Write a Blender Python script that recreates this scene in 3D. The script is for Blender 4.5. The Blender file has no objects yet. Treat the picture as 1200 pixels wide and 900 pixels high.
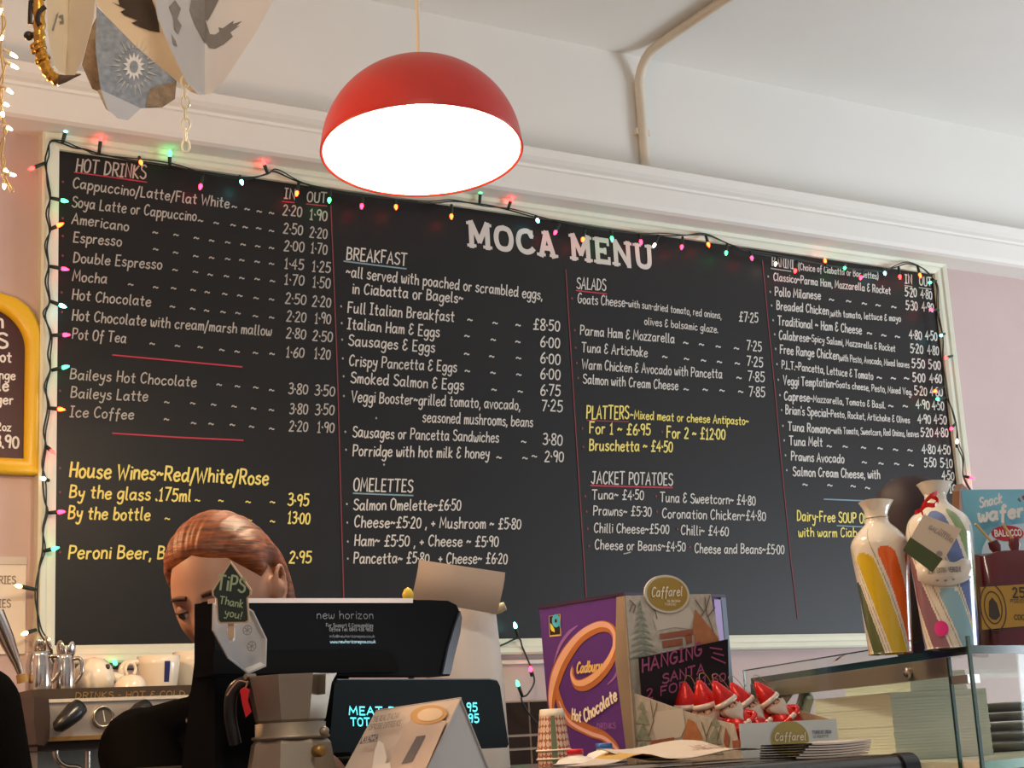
import bpy, bmesh, math, random
from mathutils import Vector, Matrix
random.seed(7)
S = bpy.context.scene
COL = S.collection
PI = math.pi

# ------------------------------------------------------------------ camera, world, lights, exposure
CAMP = Vector((-1.0361, -3.8323, 1.2))
CR = Vector((0.85829573, -0.51037412, -0.05335447))     # image right
CD = Vector((0.06779281, 0.21583665, -0.97407324))      # image down
CF = Vector((0.50865762, 0.83242585, 0.21985137))       # forward
FPX = 1878.0
cam_data = bpy.data.cameras.new('camera')
cam = bpy.data.objects.new('camera', cam_data)
COL.objects.link(cam)
cam.matrix_world = Matrix(((CR.x, -CD.x, -CF.x, CAMP.x), (CR.y, -CD.y, -CF.y, CAMP.y), (CR.z, -CD.z, -CF.z, CAMP.z), (0, 0, 0, 1)))
cam_data.sensor_fit = 'HORIZONTAL'
cam_data.sensor_width = 36.0
cam_data.lens = FPX / 1200.0 * 36.0
cam_data.clip_start = 0.05
S.camera = cam

S.view_settings.view_transform = 'Standard'
S.view_settings.look = 'None'
S.view_settings.gamma = 1.0
S.view_settings.use_curve_mapping = False
S.view_settings.exposure = 0.0

world = bpy.data.worlds.new('world')
S.world = world
world.use_nodes = True
world.node_tree.nodes['Background'].inputs[0].default_value = (0.86, 0.93, 1.0, 1)
world.node_tree.nodes['Background'].inputs[1].default_value = 0.36


def area(name, loc, target, sx, sy, w, col):
    l = bpy.data.lights.new(name, 'AREA')
    l.shape = 'RECTANGLE'; l.size = sx; l.size_y = sy; l.energy = w; l.color = col
    o = bpy.data.objects.new(name, l); COL.objects.link(o)
    o.location = loc
    o.rotation_euler = (Vector(target) - Vector(loc)).to_track_quat('-Z', 'Y').to_euler()
    return o


def point(name, loc, w, col, r=0.05):
    l = bpy.data.lights.new(name, 'POINT')
    l.energy = w; l.color = col; l.shadow_soft_size = r
    o = bpy.data.objects.new(name, l); COL.objects.link(o); o.location = loc
    return o


area('window_daylight', (5.2, -2.7, 1.15), (2.2, -1.7, 2.9), 2.2, 1.8, 150, (0.80, 0.90, 1.0))
point('pendant_bulb_light', (0.247, -1.482, 2.24), 22, (1.0, 0.80, 0.56), 0.05)
point('coffee_station_lamp', (-0.75, -1.25, 1.95), 31, (1.0, 0.57, 0.27), 0.10)
point('till_fill', (-0.75, -3.3, 2.5), 36, (1.0, 0.82, 0.62), 0.12)  # warm fill added to brighten the till area and canister, no fitting there

# ------------------------------------------------------------------ pixel rays


def ray(x, y):
    return CR * ((x - 600) / FPX) + CD * ((y - 450) / FPX) + CF


def PD(x, y, d):
    return CAMP + ray(x, y) * d


def PY(x, y, Y):
    r = ray(x, y)
    return CAMP + r * ((Y - CAMP.y) / r.y)


class Frame:
    """local frame with origin o and yaw a: x along, y into depth, z up."""
    def __init__(s, o, a):
        s.o = Vector(o); s.a = a
        s.x = Vector((math.cos(a), math.sin(a), 0)); s.y = Vector((-math.sin(a), math.cos(a), 0))

    def at(s, px, py, off=0.0):
        r = ray(px, py)
        t = ((s.o + s.y * off - CAMP).dot(s.y)) / r.dot(s.y)
        p = CAMP + r * t - s.o
        return Vector((p.dot(s.x), off, p.z))

    def side(s, px, py, off=0.0):
        r = ray(px, py)
        t = ((s.o + s.x * off - CAMP).dot(s.x)) / r.dot(s.x)
        p = CAMP + r * t - s.o
        return Vector((off, p.dot(s.y), p.z))

    def loc(s, p):
        q = Vector(p) - s.o
        return Vector((q.dot(s.x), q.dot(s.y), q.z))

# ------------------------------------------------------------------ materials


def mat(name, col, rough=0.6, metal=0.0, emit=None, es=0.0, noise=0.0, nscale=20.0, bump=0.0, spec=0.5, trans=0.0, coat=0.0):
    m = bpy.data.materials.new(name)
    m.use_nodes = True
    nt = m.node_tree
    b = nt.nodes['Principled BSDF']
    b.inputs['Base Color'].default_value = (*col, 1)
    b.inputs['Roughness'].default_value = rough
    b.inputs['Metallic'].default_value = metal
    b.inputs['Specular IOR Level'].default_value = spec
    b.inputs['Transmission Weight'].default_value = trans
    b.inputs['Coat Weight'].default_value = coat
    if emit:
        b.inputs['Emission Color'].default_value = (*emit, 1)
        b.inputs['Emission Strength'].default_value = es
    if noise or bump:
        tc = nt.nodes.new('ShaderNodeTexCoord')
        n = nt.nodes.new('ShaderNodeTexNoise')
        n.inputs['Scale'].default_value = nscale
        n.inputs['Detail'].default_value = 5
        nt.links.new(tc.outputs['Object'], n.inputs['Vector'])
        if noise:
            r = nt.nodes.new('ShaderNodeMixRGB')
            r.inputs[1].default_value = (*[c * (1 - noise) for c in col], 1)
            r.inputs[2].default_value = (*[min(1, c * (1 + noise)) for c in col], 1)
            nt.links.new(n.outputs['Fac'], r.inputs[0])
            nt.links.new(r.outputs[0], b.inputs['Base Color'])
        if bump:
            bp = nt.nodes.new('ShaderNodeBump')
            bp.inputs['Strength'].default_value = bump
            bp.inputs['Distance'].default_value = 0.004
            nt.links.new(n.outputs['Fac'], bp.inputs['Height'])
            nt.links.new(bp.outputs[0], b.inputs['Normal'])
    return m


def glass_mat(name, tint, refl=0.12):
    m = bpy.data.materials.new(name)
    m.use_nodes = True
    nt = m.node_tree
    for n in list(nt.nodes):
        if n.type != 'OUTPUT_MATERIAL':
            nt.nodes.remove(n)
    out = [n for n in nt.nodes][0]
    t = nt.nodes.new('ShaderNodeBsdfTransparent'); t.inputs[0].default_value = (*tint, 1)
    g = nt.nodes.new('ShaderNodeBsdfGlossy'); g.inputs['Roughness'].default_value = 0.02
    lw = nt.nodes.new('ShaderNodeLayerWeight')
    pw = nt.nodes.new('ShaderNodeMath'); pw.operation = 'POWER'; pw.inputs[1].default_value = 5.0
    ad = nt.nodes.new('ShaderNodeMath'); ad.operation = 'MULTIPLY_ADD'; ad.inputs[1].default_value = 0.4; ad.inputs[2].default_value = 0.02
    nt.links.new(lw.outputs['Facing'], pw.inputs[0]); nt.links.new(pw.outputs[0], ad.inputs[0])
    f = ad
    mx = nt.nodes.new('ShaderNodeMixShader')
    nt.links.new(f.outputs[0], mx.inputs[0]); nt.links.new(t.outputs[0], mx.inputs[1]); nt.links.new(g.outputs[0], mx.inputs[2])
    nt.links.new(mx.outputs[0], out.inputs[0])
    return m

# ------------------------------------------------------------------ mesh builder


class MB:
    def __init__(s):
        s.v = []; s.f = []; s.mi = []; s.sm = []

    def face(s, pts, mi=0, smooth=False):
        b = len(s.v)
        s.v += [tuple(p) for p in pts]
        s.f.append(tuple(range(b, b + len(pts)))); s.mi.append(mi); s.sm.append(smooth)

    def grid(s, rows, mi=0, closed=False, smooth=True, fn=None):
        b = len(s.v); n = len(rows[0])
        for r in rows:
            s.v += [tuple(p) for p in r]
        for i in range(len(rows) - 1):
            for j in range(n if closed else n - 1):
                k = (j + 1) % n
                s.f.append((b + i * n + j, b + i * n + k, b + (i + 1) * n + k, b + (i + 1) * n + j))
                s.mi.append(fn(i, j) if fn else mi); s.sm.append(smooth)

    def box(s, c, d, mi=0, M=None, bev=0.0):
        cx, cy, cz = c; x, y, z = d[0] / 2, d[1] / 2, d[2] / 2
        if bev > 0:
            bm = bmesh.new()
            bmesh.ops.create_cube(bm, size=1)
            for v in bm.verts:
                v.co = Vector((v.co.x * d[0], v.co.y * d[1], v.co.z * d[2]))
            bmesh.ops.bevel(bm, geom=bm.edges[:], offset=bev, segments=3, affect='EDGES', profile=0.5)
            s.bm(bm, Matrix.Translation(c) if M is None else M @ Matrix.Translation(c), mi, True)
            return
        P = [Vector((cx + a * x, cy + b * y, cz + e * z)) for a in (-1, 1) for b in (-1, 1) for e in (-1, 1)]
        if M is not None:
            P = [M @ p for p in P]
        b0 = len(s.v); s.v += [tuple(p) for p in P]
        for f in ((0, 1, 3, 2), (4, 6, 7, 5), (0, 4, 5, 1), (2, 3, 7, 6), (0, 2, 6, 4), (1, 5, 7, 3)):
            s.f.append(tuple(b0 + i for i in f)); s.mi.append(mi); s.sm.append(False)

    def bm(s, bm, M=None, mi=0, smooth=True):
        b = len(s.v)
        bm.verts.index_update()
        for v in bm.verts:
            s.v.append(tuple(M @ v.co) if M is not None else tuple(v.co))
        for f in bm.faces:
            s.f.append(tuple(b + v.index for v in f.verts)); s.mi.append(mi); s.sm.append(smooth)
        bm.free()

    def hexa(s, P, mi=0):
        """8 points: bottom 4 loop, top 4 loop"""
        b0 = len(s.v); s.v += [tuple(p) for p in P]
        for f in ((3, 2, 1, 0), (4, 5, 6, 7), (0, 1, 5, 4), (1, 2, 6, 5), (2, 3, 7, 6), (3, 0, 4, 7)):
            s.f.append(tuple(b0 + i for i in f)); s.mi.append(mi); s.sm.append(False)

    def prism(s, poly, ext, mi=0, mside=None):
        """poly: list of 3-D points, ext: vector"""
        e = Vector(ext); n = len(poly); b = len(s.v)
        s.v += [tuple(Vector(p)) for p in poly] + [tuple(Vector(p) + e) for p in poly]
        s.f.append(tuple(range(b, b + n))); s.mi.append(mi); s.sm.append(False)
        s.f.append(tuple(range(b + 2 * n - 1, b + n - 1, -1))); s.mi.append(mi); s.sm.append(False)
        for i in range(n):
            j = (i + 1) % n
            s.f.append((b + j, b + i, b + n + i, b + n + j)); s.mi.append(mi if mside is None else mside); s.sm.append(False)

    def tube(s, path, r, n=10, mi=0, cap=True, closed=False):
        P = [Vector(p) for p in path]
        R = r if isinstance(r, (list, tuple)) else [r] * len(P)
        rows = []
        up = None
        for i, p in enumerate(P):
            if closed:
                t = (P[(i + 1) % len(P)] - P[i - 1])
            else:
                t = (P[min(i + 1, len(P) - 1)] - P[max(i - 1, 0)])
            t.normalize()
            if up is None:
                up = Vector((0, 0, 1)) if abs(t.z) < 0.9 else Vector((0, 1, 0))
            a = t.cross(up)
            if a.length < 1e-6:
                a = t.orthogonal()
            a.normalize(); b = a.cross(t).normalized(); up = b
            rows.append([p + (a * math.cos(2 * PI * k / n) + b * math.sin(2 * PI * k / n)) * R[i] for k in range(n)])
        if closed:
            rows.append(rows[0])
        s.grid(rows, mi, True, True)
        if cap and not closed:
            s.face(list(reversed(rows[0])), mi); s.face(rows[-1], mi)

    def lathe(s, prof, n=32, mi=0, M=None, fn=None, sx=1.0, sy=1.0, rfn=None, smooth=True):
        rows = []
        for i, (r, z) in enumerate(prof):
            row = []
            for k in range(n):
                a = 2 * PI * k / n
                rr = max(r, 1e-5) * (rfn(i, a) if rfn else 1)
                p = Vector((rr * math.cos(a) * sx, rr * math.sin(a) * sy, z))
                row.append(M @ p if M is not None else p)
            rows.append(row)
        s.grid(rows, mi, True, smooth, fn)

    def ball(s, c, r, mi=0, n=16, M=None, sc=(1, 1, 1)):
        rows = []
        for i in range(n // 2 + 1):
            t = PI * i / (n // 2)
            row = []
            for k in range(n):
                a = 2 * PI * k / n
                p = Vector((math.sin(t) * math.cos(a) * r * sc[0], math.sin(t) * math.sin(a) * r * sc[1], math.cos(t) * r * sc[2]))
                if M is not None:
                    p = M @ p
                row.append(Vector(c) + p)
            rows.append(row)
        s.grid(rows, mi, True, True)

    def build(s, name, mats, parent=None, loc=None, weld=False):
        me = bpy.data.meshes.new(name)
        me.from_pydata(s.v, [], s.f)
        if not isinstance(mats, (list, tuple)):
            mats = [mats]
        for m in mats:
            me.materials.append(m)
        for p, i, sm in zip(me.polygons, s.mi, s.sm):
            p.material_index = min(i, len(mats) - 1); p.use_smooth = sm
        bm = bmesh.new(); bm.from_mesh(me)
        if weld:
            bmesh.ops.remove_doubles(bm, verts=bm.verts[:], dist=1e-5)
            bmesh.ops.recalc_face_normals(bm, faces=bm.faces[:])
        bm.to_mesh(me); bm.free()
        me.update()
        o = bpy.data.objects.new(name, me)
        COL.objects.link(o)
        if parent is not None:
            o.parent = parent
        if loc is not None:
            o.location = loc
        return o


def thing(name, label, cat, loc=(0, 0, 0), rz=0.0, group=None):
    o = bpy.data.objects.new(name, None)
    o.empty_display_size = 0.05
    COL.objects.link(o)
    o.location = loc; o.rotation_euler = (0, 0, rz)
    tag(o, label, cat, group)
    return o


def tag(o, label, cat, group=None):
    o['label'] = label; o['category'] = cat
    if group:
        o['group'] = group
    return o


def struct(o):
    o['kind'] = 'structure'
    return o


def copy_tree(o, parent=None):
    c = o.copy(); COL.objects.link(c)
    if parent is not None:
        c.parent = parent
    for ch in [x for x in COL.objects if x.parent is o]:
        copy_tree(ch, c)
    return c


def catmull(P, k=5, closed=False):
    P = [Vector(p) for p in P]
    n = len(P); out = []
    for i in range(n if closed else n - 1):
        if closed:
            a, b, c, d = P[i - 1], P[i], P[(i + 1) % n], P[(i + 2) % n]
        else:
            a, b, c, d = P[max(i - 1, 0)], P[i], P[i + 1], P[min(i + 2, n - 1)]
        for j in range(k):
            t = j / k
            out.append(0.5 * ((2 * b) + (c - a) * t + (2 * a - 5 * b + 4 * c - d) * t * t + (3 * b - a - 3 * c + d) * t ** 3))
    if not closed:
        out.append(P[-1].copy())
    return out

# ------------------------------------------------------------------ single-stroke handwriting


OO = "*2.7,10 .8,8.6 .2,5 .9,1.2 2.7,0 4.5,1.2 5.2,5 4.6,8.6 2.7,10"
A_ = "*4.2,5 2.4,6 .7,4.6 .4,2 1.6,.1 3.2,1 4.2,3.2"
G = {
 'A': "0,0 2.8,10 5.4,0;1,3.6 4.6,3.6", 'B': ".5,0 .5,10;*.5,10 3.6,9.5 4.3,7.6 3.3,5.7 .5,5.2;*.5,5.2 3.8,4.9 4.9,2.8 3.8,.6 .5,0",
 'C': "*4.8,8.6 3.3,10 1.2,8.5 .3,5 1,1.4 2.8,0 4.9,1.6", 'D': ".5,0 .5,10;*.5,10 3.3,9.3 5.2,5.5 3.8,1.2 .5,0",
 'E': "4.4,10 .6,10 .6,0 4.6,0;.6,5.2 3.8,5.2", 'F': "4.6,10 .6,10 .6,0;.6,5.2 3.8,5.2",
 'G': "*4.8,8.6 3.3,10 1.2,8.5 .3,5 1,1.2 3,0 4.9,2 5,4.5;5.2,4.5 3,4.5", 'H': ".6,0 .6,10;4.8,0 4.8,10;.6,5 4.8,5",
 'I': "0,10 3,10;1.5,10 1.5,0;0,0 3,0", 'J': "1.5,10 5,10;*3.6,10 3.6,2.5 2.4,0 .3,1.5", 'K': ".6,0 .6,10;4.6,10 .6,4.6 4.9,0",
 'L': ".6,10 .6,0 4.3,0", 'M': ".2,0 .9,10 3.3,3 5.7,10 6.4,0", 'N': ".5,0 .5,10 4.8,0 4.8,10", 'O': OO,
 'P': ".6,0 .6,10;*.6,10 4,9.6 4.8,7.3 3.7,5 .6,4.6", 'Q': OO + ";3.2,2.5 5.6,-.8", 'R': ".6,0 .6,10;*.6,10 4,9.6 4.7,7.3 3.6,5.1 .6,4.7;2.3,4.8 5,0",
 'S': "*4.6,8.8 3,10 .9,9 .9,6.6 2.8,5.3 4.6,3.8 4.5,1.2 2.5,0 .2,1.4", 'T': "0,10 5.4,10;2.7,10 2.7,0", 'U': "*.5,10 .5,3 1.2,.7 2.7,0 4.2,.7 4.9,3 4.9,10",
 'V': "0,10 2.6,0 5.2,10", 'W': "0,10 1.7,0 3.6,7 5.5,0 7.2,10", 'X': "0,0 5,10;0,10 5,0", 'Y': "0,10 2.5,5 5,10;2.5,5 2.5,0", 'Z': "0,10 4.8,10 0,0 5,0",
 'a': A_ + ";4.4,6 4.3,1.2 5,0", 'b': ".6,10 .6,.3;*.6,3.5 2.4,5.8 4.4,4.4 4.2,1.4 2.4,0 .6,1", 'c': "*4.1,5 2.6,6 .8,4.6 .4,2.4 1.5,.2 3,.1 4.3,1.2",
 'd': A_ + ";4.5,10 4.4,1 5,0", 'e': "*.6,3.1 4.1,3.6 3.9,5.4 2.4,6 .8,4.6 .4,2.4 1.5,.2 3.2,.1 4.4,1.3", 'f': "*3.7,9 2.9,10 2,8.8 1.9,5 1.7,-2.5;.3,5.4 3.5,5.4",
 'g': A_ + ";*4.4,6 4.3,0 3.8,-3 2.2,-3.9 .6,-2.8", 'h': ".6,10 .6,0;*.6,3.5 2,5.7 3.6,5.5 4.1,4 4.2,0", 'i': ".8,6 .9,0;.8,8.2 .95,8.6", 'j': "*1.6,6 1.6,-2 .8,-3.8 -.4,-3;1.6,8.2 1.7,8.6",
 'k': ".6,10 .6,0;3.8,6.5 .7,3 4.2,0", 'l': "*.8,10 .7,2 1,.3 1.8,.1", 'm': ".5,6 .5,0;*.5,4 1.6,5.8 2.7,5.1 2.9,0;*2.9,4 4,5.8 5.1,5.1 5.4,0",
 'n': ".5,6 .5,0;*.5,4 1.9,5.8 3.5,5.3 3.9,3.5 4,0", 'o': "*2.4,6 .7,4.8 .4,2.6 1.4,.2 3.2,.2 4.2,2.4 3.9,4.8 2.4,6", 'p': ".6,6 .6,-4;*.6,3.8 2.4,5.9 4.3,4.5 4.1,1.5 2.4,0 .6,1.2",
 'q': A_ + ";4.4,6 4.2,-4", 'r': ".6,6 .6,0;*.6,3.6 1.7,5.6 3.2,5.6", 's': "*3.6,5.2 2.4,6 .9,5.2 1,3.8 2.6,3 3.7,1.8 3.1,.3 1.8,0 .2,1", 't': "*1.8,9 1.7,2 2.1,.3 3.3,.3;.2,6 3.5,6",
 'u': "*.5,6 .5,1.6 1.3,.1 2.9,.5 4,3;4.1,6 4.1,1 4.8,0", 'v': "0,6 1.9,0 3.8,6", 'w': "*0,6 .6,1 1.6,.2 2.6,2.5 2.7,4.6;*2.7,3 3.2,.5 4.3,.3 5.2,3 5.2,6", 'x': "0,0 3.8,6;0,6 3.9,0",
 'y': "*.4,6 .8,3 2.2,2 3.7,3.2;*4.1,6 3.6,1 2.8,-3 1.4,-3.9 .3,-3", 'z': "0,6 3.6,6 0,0 3.8,0",
 '0': "*2.2,9 .7,7.8 .2,4.5 .8,1 2.2,0 3.6,1 4.2,4.5 3.7,7.8 2.2,9", '1': ".4,8 1.7,10 1.7,0;.5,0 2.9,0", '2': "*.6,8.3 2.2,10 3.9,8.6 3.4,5.8 .3,0;.3,0 4.4,0",
 '3': "*.5,9.2 2.4,10 3.8,8.6 3.2,6 1.6,5.3;*1.6,5.3 3.9,4.4 4,1.4 2,0 .2,1", '4': "3.2,0 3.2,10 .2,3.6 4.6,3.6", '5': "4.2,10 1,10 .7,5.6;*.7,5.6 2.6,6.2 4.2,4.4 3.8,1.2 1.8,0 .2,1",
 '6': "*3.6,9.6 1.6,7 .5,3.6 .9,.8 2.4,0 4,1.2 4,3.8 2.6,5 .8,3.6", '7': ".2,10 4.2,10 1.6,0", '8': "*2.3,5.2 .7,7.2 1,9.4 2.4,10 3.8,9.2 3.8,7.2 2.3,5.2 .5,3 .7,.8 2.3,0 4,.8 4.1,3 2.3,5.2",
 '9': "*3.9,7.2 2.4,5 .7,6.2 .7,8.8 2.2,10 3.8,8.8 3.9,6 3.2,0", '~': "*0,3.6 .8,5.2 1.9,4.8 2.8,3.8 3.8,4.8", '-': "0,4.4 2.2,4.4", '·': ".2,4.6 .5,4.8", '.': ".2,0 .5,.2", ',': ".8,.5 .2,-2",
 '&': "*4,8.8 2.4,10 1,8.4 1.2,6.4 2.8,5.4;*2.8,5.4 .5,3.8 .6,1 2.4,0 4.4,2", '£': "*4.8,8.6 3.5,10 2.2,8.6 2.2,1.2 .6,.2;.4,0 4.8,.2;.5,4.8 3.8,4.8", '/': "0,-2.5 2.6,10", '+': "0,4 3.6,4;1.8,6 1.8,2",
 '(': "*2,11 .6,7.5 .6,2 2,-2", ')': "*.4,11 1.8,7.5 1.8,2 .4,-2", "'": ".5,10 .4,7.6", '!': ".8,10 .6,3;.5,0 .6,.4", ':': ".4,.4 .5,.7;.4,5 .5,5.3", '@': "*3.6,5.4 2,6 1.4,3.6 2.6,2.4 3.8,4 4,6 4.4,2.4 5.6,3 5.8,6 4,9 1.4,8.4 .2,5 1,1.4 3.6,0 5,.6", '*': "0,4 3,7;0,7 3,4;1.5,3 1.5,8",
}
GL = {}


def glyph(c):
    if c not in GL:
        st = []; w = 0
        for s_ in G[c].split(';'):
            cv = s_.startswith('*')
            pts = [Vector((*map(float, p.split(',')), 0)) for p in s_.lstrip('*').split()]
            w = max(w, max(p.x for p in pts))
            st.append(catmull(pts, 4) if cv else pts)
        GL[c] = (st, w)
    return GL[c]


def text_width(t, gap=1.5, space=3.4):
    return sum((space if c == ' ' else glyph(c)[1] + gap) for c in t) - gap


def ribbon(mb, P, w, N, mi=0):
    """flat ribbon along points P with (constant or per-point) half-width w in the plane with normal N"""
    P = [Vector(p) for p in P]; n = len(P)
    W = w if isinstance(w, (list, tuple)) else [w] * n
    P = [p + N * (i * 2.5e-6) for i, p in enumerate(P)]
    t0 = (P[1] - P[0]).normalized(); t1 = (P[-1] - P[-2]).normalized()
    P[0] = P[0] - t0 * W[0] * 0.5; P[-1] = P[-1] + t1 * W[-1] * 0.5
    L = []; R = []
    for i in range(n):
        a = (P[i] - P[i - 1]).normalized() if i else (P[1] - P[0]).normalized()
        b = (P[i + 1] - P[i]).normalized() if i < n - 1 else a
        t = a + b
        if t.length < 1e-6:
            t = a
        t.normalize()
        s = N.cross(t); s.normalize()
        k = 1.0 / max(0.5, t.dot(a))
        L.append(P[i] + s * W[i] * k); R.append(P[i] - s * W[i] * k)
    mb.grid([R, L], mi, False, False)


LIFT = [0]


def write(mb, t, o, ex, ey, cap, width=None, wt=0.065, slant=0.12, mi=0, jit=0.0, gap=1.5):
    """text on a plane: baseline start o, unit vectors ex/ey, cap height, optional total width"""
    ex = Vector(ex); ey = Vector(ey); o = Vector(o)
    N = ex.cross(ey).normalized()
    sy = cap / 10.0
    sx = sy if width is None else width / max(1e-6, text_width(t, gap))
    x = 0.0
    for c in t:
        if c == ' ':
            x += 3.4; continue
        st, w = glyph(c)
        jy = random.uniform(-jit, jit)
        js = 1 + random.uniform(-jit, jit) * 0.12
        for q in st:
            pts = [o + ex * ((x + p.x) * sx + slant * p.y * sy) + ey * ((p.y * js + jy) * sy) for p in q]
            LIFT[0] = (LIFT[0] + 1) % 9
            pts = [p + N * (LIFT[0] * 2.2e-5) for p in pts]
            ribbon(mb, pts, cap * wt * min(1.0, (sx / sy)) ** 0.7 * (1.5 if c in '·.' else 1), N, mi)
        x += w + gap


def flat(mb, pts, mi=0):
    mb.face(pts, mi)


def ellipse_pts(c, ex, ey, a, b, n=36):
    return [Vector(c) + Vector(ex) * (a * math.cos(2 * PI * k / n)) + Vector(ey) * (b * math.sin(2 * PI * k / n)) for k in range(n)]


def wbuild(mb, name, mats, parent, weld=False):
    """mesh given in world coordinates, parented to a thing (location + rotation about z)"""
    M = (Matrix.Translation(parent.location) @ Matrix.Rotation(parent.rotation_euler.z, 4, 'Z')).inverted()
    mb.v = [tuple(M @ Vector(p)) for p in mb.v]
    return mb.build(name, mats, parent, weld=weld)


# ------------------------------------------------------------------ room
m_pink = mat('pink_wall_paint', (0.57, 0.435, 0.41), 0.75, noise=0.06, nscale=6, bump=0.08)
m_white = mat('white_paint', (0.78, 0.765, 0.72), 0.7, noise=0.03, nscale=5, bump=0.10)
m_cornice = mat('cornice_paint', (0.80, 0.775, 0.72), 0.6, noise=0.03, nscale=9, bump=0.05)
m_floor = mat('floor_tiles', (0.52, 0.46, 0.40), 0.5, noise=0.2, nscale=4)
X0, X1, YF = -2.6, 5.6, -7.0
ZC = 3.312


def slab(name, a, b, m):
    mb = MB(); c = [(p + q) / 2 for p, q in zip(a, b)]; d = [abs(q - p) for p, q in zip(a, b)]
    mb.box((0, 0, 0), d)
    return struct(mb.build(name, m, None, c))


slab('floor', (X0, YF, -0.1), (X1, 0.15, 0.0), m_floor)
slab('ceiling', (X0, YF, ZC), (X1, 0.15, ZC + 0.1), m_white)
slab('wall_back', (X0, 0.012, 0.0), (X1, 0.15, 2.80), m_pink)
slab('wall_back_upper', (X0, -0.02, 2.80), (X1, 0.15, ZC), m_white)
slab('wall_left', (X0 - 0.1, YF, 0.0), (X0, 0.15, ZC), m_pink)
slab('wall_right', (X1, YF, 0.0), (X1 + 0.1, 0.15, ZC), m_pink)
# cornice: an extruded moulding profile (y, z)
prof = [(0.012, 2.762), (-0.085, 2.764), (-0.098, 2.770), (-0.104, 2.782), (-0.106, 2.838), (-0.100, 2.846), (-0.102, 2.853),
        (-0.118, 2.858), (-0.130, 2.868), (-0.134, 2.892), (-0.128, 2.897), (-0.02, 2.900)]
mb = MB()
mb.grid([[(x, y, z) for (y, z) in prof] for x in (X0, X1)], 0, False, False)
struct(mb.build('trim_1', m_cornice))
# dark wall tiles low down on the back wall
m_tile = mat('dark_brown_tile', (0.030, 0.017, 0.012), 0.5, noise=0.2, nscale=30, spec=0.05)
m_grout = mat('pale_grout', (0.36, 0.28, 0.22), 0.8)
mb = MB()
mb.box((1.0, 0.006, 0.66), (2.4, 0.010, 1.318), 1)
zt = [1.318, 1.226, 1.190, 1.08, 0.98, 0.87]
xt = [-0.2, 0.10, 0.40, 0.70, 1.005, 1.303, 1.60, 1.90, 2.2]
for i in range(len(zt) - 1):
    for j in range(len(xt) - 1):
        mb.box(((xt[j] + xt[j + 1]) / 2, 0.001, (zt[i] + zt[i + 1]) / 2), (xt[j + 1] - xt[j] - 0.008, 0.008, zt[i] - zt[i + 1] - 0.007), 0)
struct(mb.build('trim_2', [m_tile, m_grout]))
# painted conduit running over the ceiling and down the upper wall
m_pipe = mat('cream_pipe_paint', (0.70, 0.62, 0.50), 0.55, noise=0.12, nscale=14)
path = [(1.81, -3.4, ZC - 0.018), (1.81, -1.6, ZC - 0.019), (1.81, -0.6, ZC - 0.018), (1.811, -0.16, ZC - 0.018)]
path += [(1.812, -0.037 - 0.10 * (1 - math.sin(a)), ZC - 0.118 + 0.10 * math.cos(a)) for a in [0.3, 0.6, 0.9, 1.2, 1.5]]
path += [(1.813, -0.037, 3.1), (1.814, -0.037, 2.895)]
mb = MB(); mb.tube(path, 0.0155, 14)
for p in ((1.81, -0.9, ZC - 0.012), (1.8135, -0.029, 3.05)):
    mb.box(p, (0.05, 0.02, 0.02), 0)
o = mb.build('ceiling_conduit', m_pipe)
tag(o, 'cream painted conduit bending from the white ceiling down the upper wall', 'pipe')

# ------------------------------------------------------------------ menu board
BZ = 1.4869; BT = 2.7272; BW = 3.05
m_slate = mat('black_chalkboard', (0.0095, 0.0085, 0.0080), 0.45, noise=0.25, nscale=9, bump=0.05, spec=0.35)
m_frame = mat('pale_green_frame', (0.76, 0.77, 0.62), 0.45, noise=0.05, nscale=14, bump=0.04)
m_chalk = mat('white_chalk_pen', (0.66, 0.63, 0.58), 0.8)
m_chalk2 = mat('dim_chalk_pen', (0.44, 0.42, 0.385), 0.8)
m_yel = mat('yellow_chalk_pen', (0.86, 0.73, 0.20), 0.8)
m_red = mat('red_chalk_pen', (0.50, 0.045, 0.075), 0.8)
m_dred = mat('dull_red_chalk_pen', (0.24, 0.05, 0.06), 0.8)
m_blue = mat('blue_chalk_pen', (0.22, 0.34, 0.40), 0.8)
board = thing('menu_board', 'huge black chalkboard menu in a pale green wooden frame on the back wall', 'menu board', (BW / 2, 0.0, BZ - 0.045))
mb = MB(); mb.box((BW / 2, 0.006, (BZ + BT) / 2), (BW + 0.02, 0.012, BT - BZ + 0.02))
wbuild(mb, 'board_panel', m_slate, board)
fw = 0.046
mb = MB()
FP = [(0.0, 0.004), (0.0, -0.012), (0.010, -0.018), (0.022, -0.020), (0.027, -0.026), (0.040, -0.030), (0.046, -0.026), (0.046, 0.012)]
cs = [(0, BZ, -1, -1), (BW, BZ, 1, -1), (BW, BT, 1, 1), (0, BT, -1, 1), (0, BZ, -1, -1)]
fh = {1: 0.80, -1: 0.95}
mb.grid([[(cx + sx * u, y, cz + sz * u * fh[sz]) for (u, y) in FP] for (cx, cz, sx, sz) in cs], 0, False, False)
wbuild(mb, 'frame', m_frame, board)
EXB = Vector((1, 0, 0)); EZB = Vector((0, 0, 1))
TY = -0.0016


def bpt(x, y):
    return PY(x, y, TY)


def bscale(x, y):
    return (bpt(x, y - 5) - bpt(x, y + 5)).length / 10.0


def bline(mb, t, x0, y0, x1, y1, cap, wt=0.066, sl=0.12, jit=0.35):
    a = bpt(x0, y0); b = bpt(x1, y1); d = b - a
    write(mb, t, a, d.normalized(), EZB, cap * bscale((x0 + x1) / 2, y0), d.length, wt, sl, jit=jit)


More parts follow.
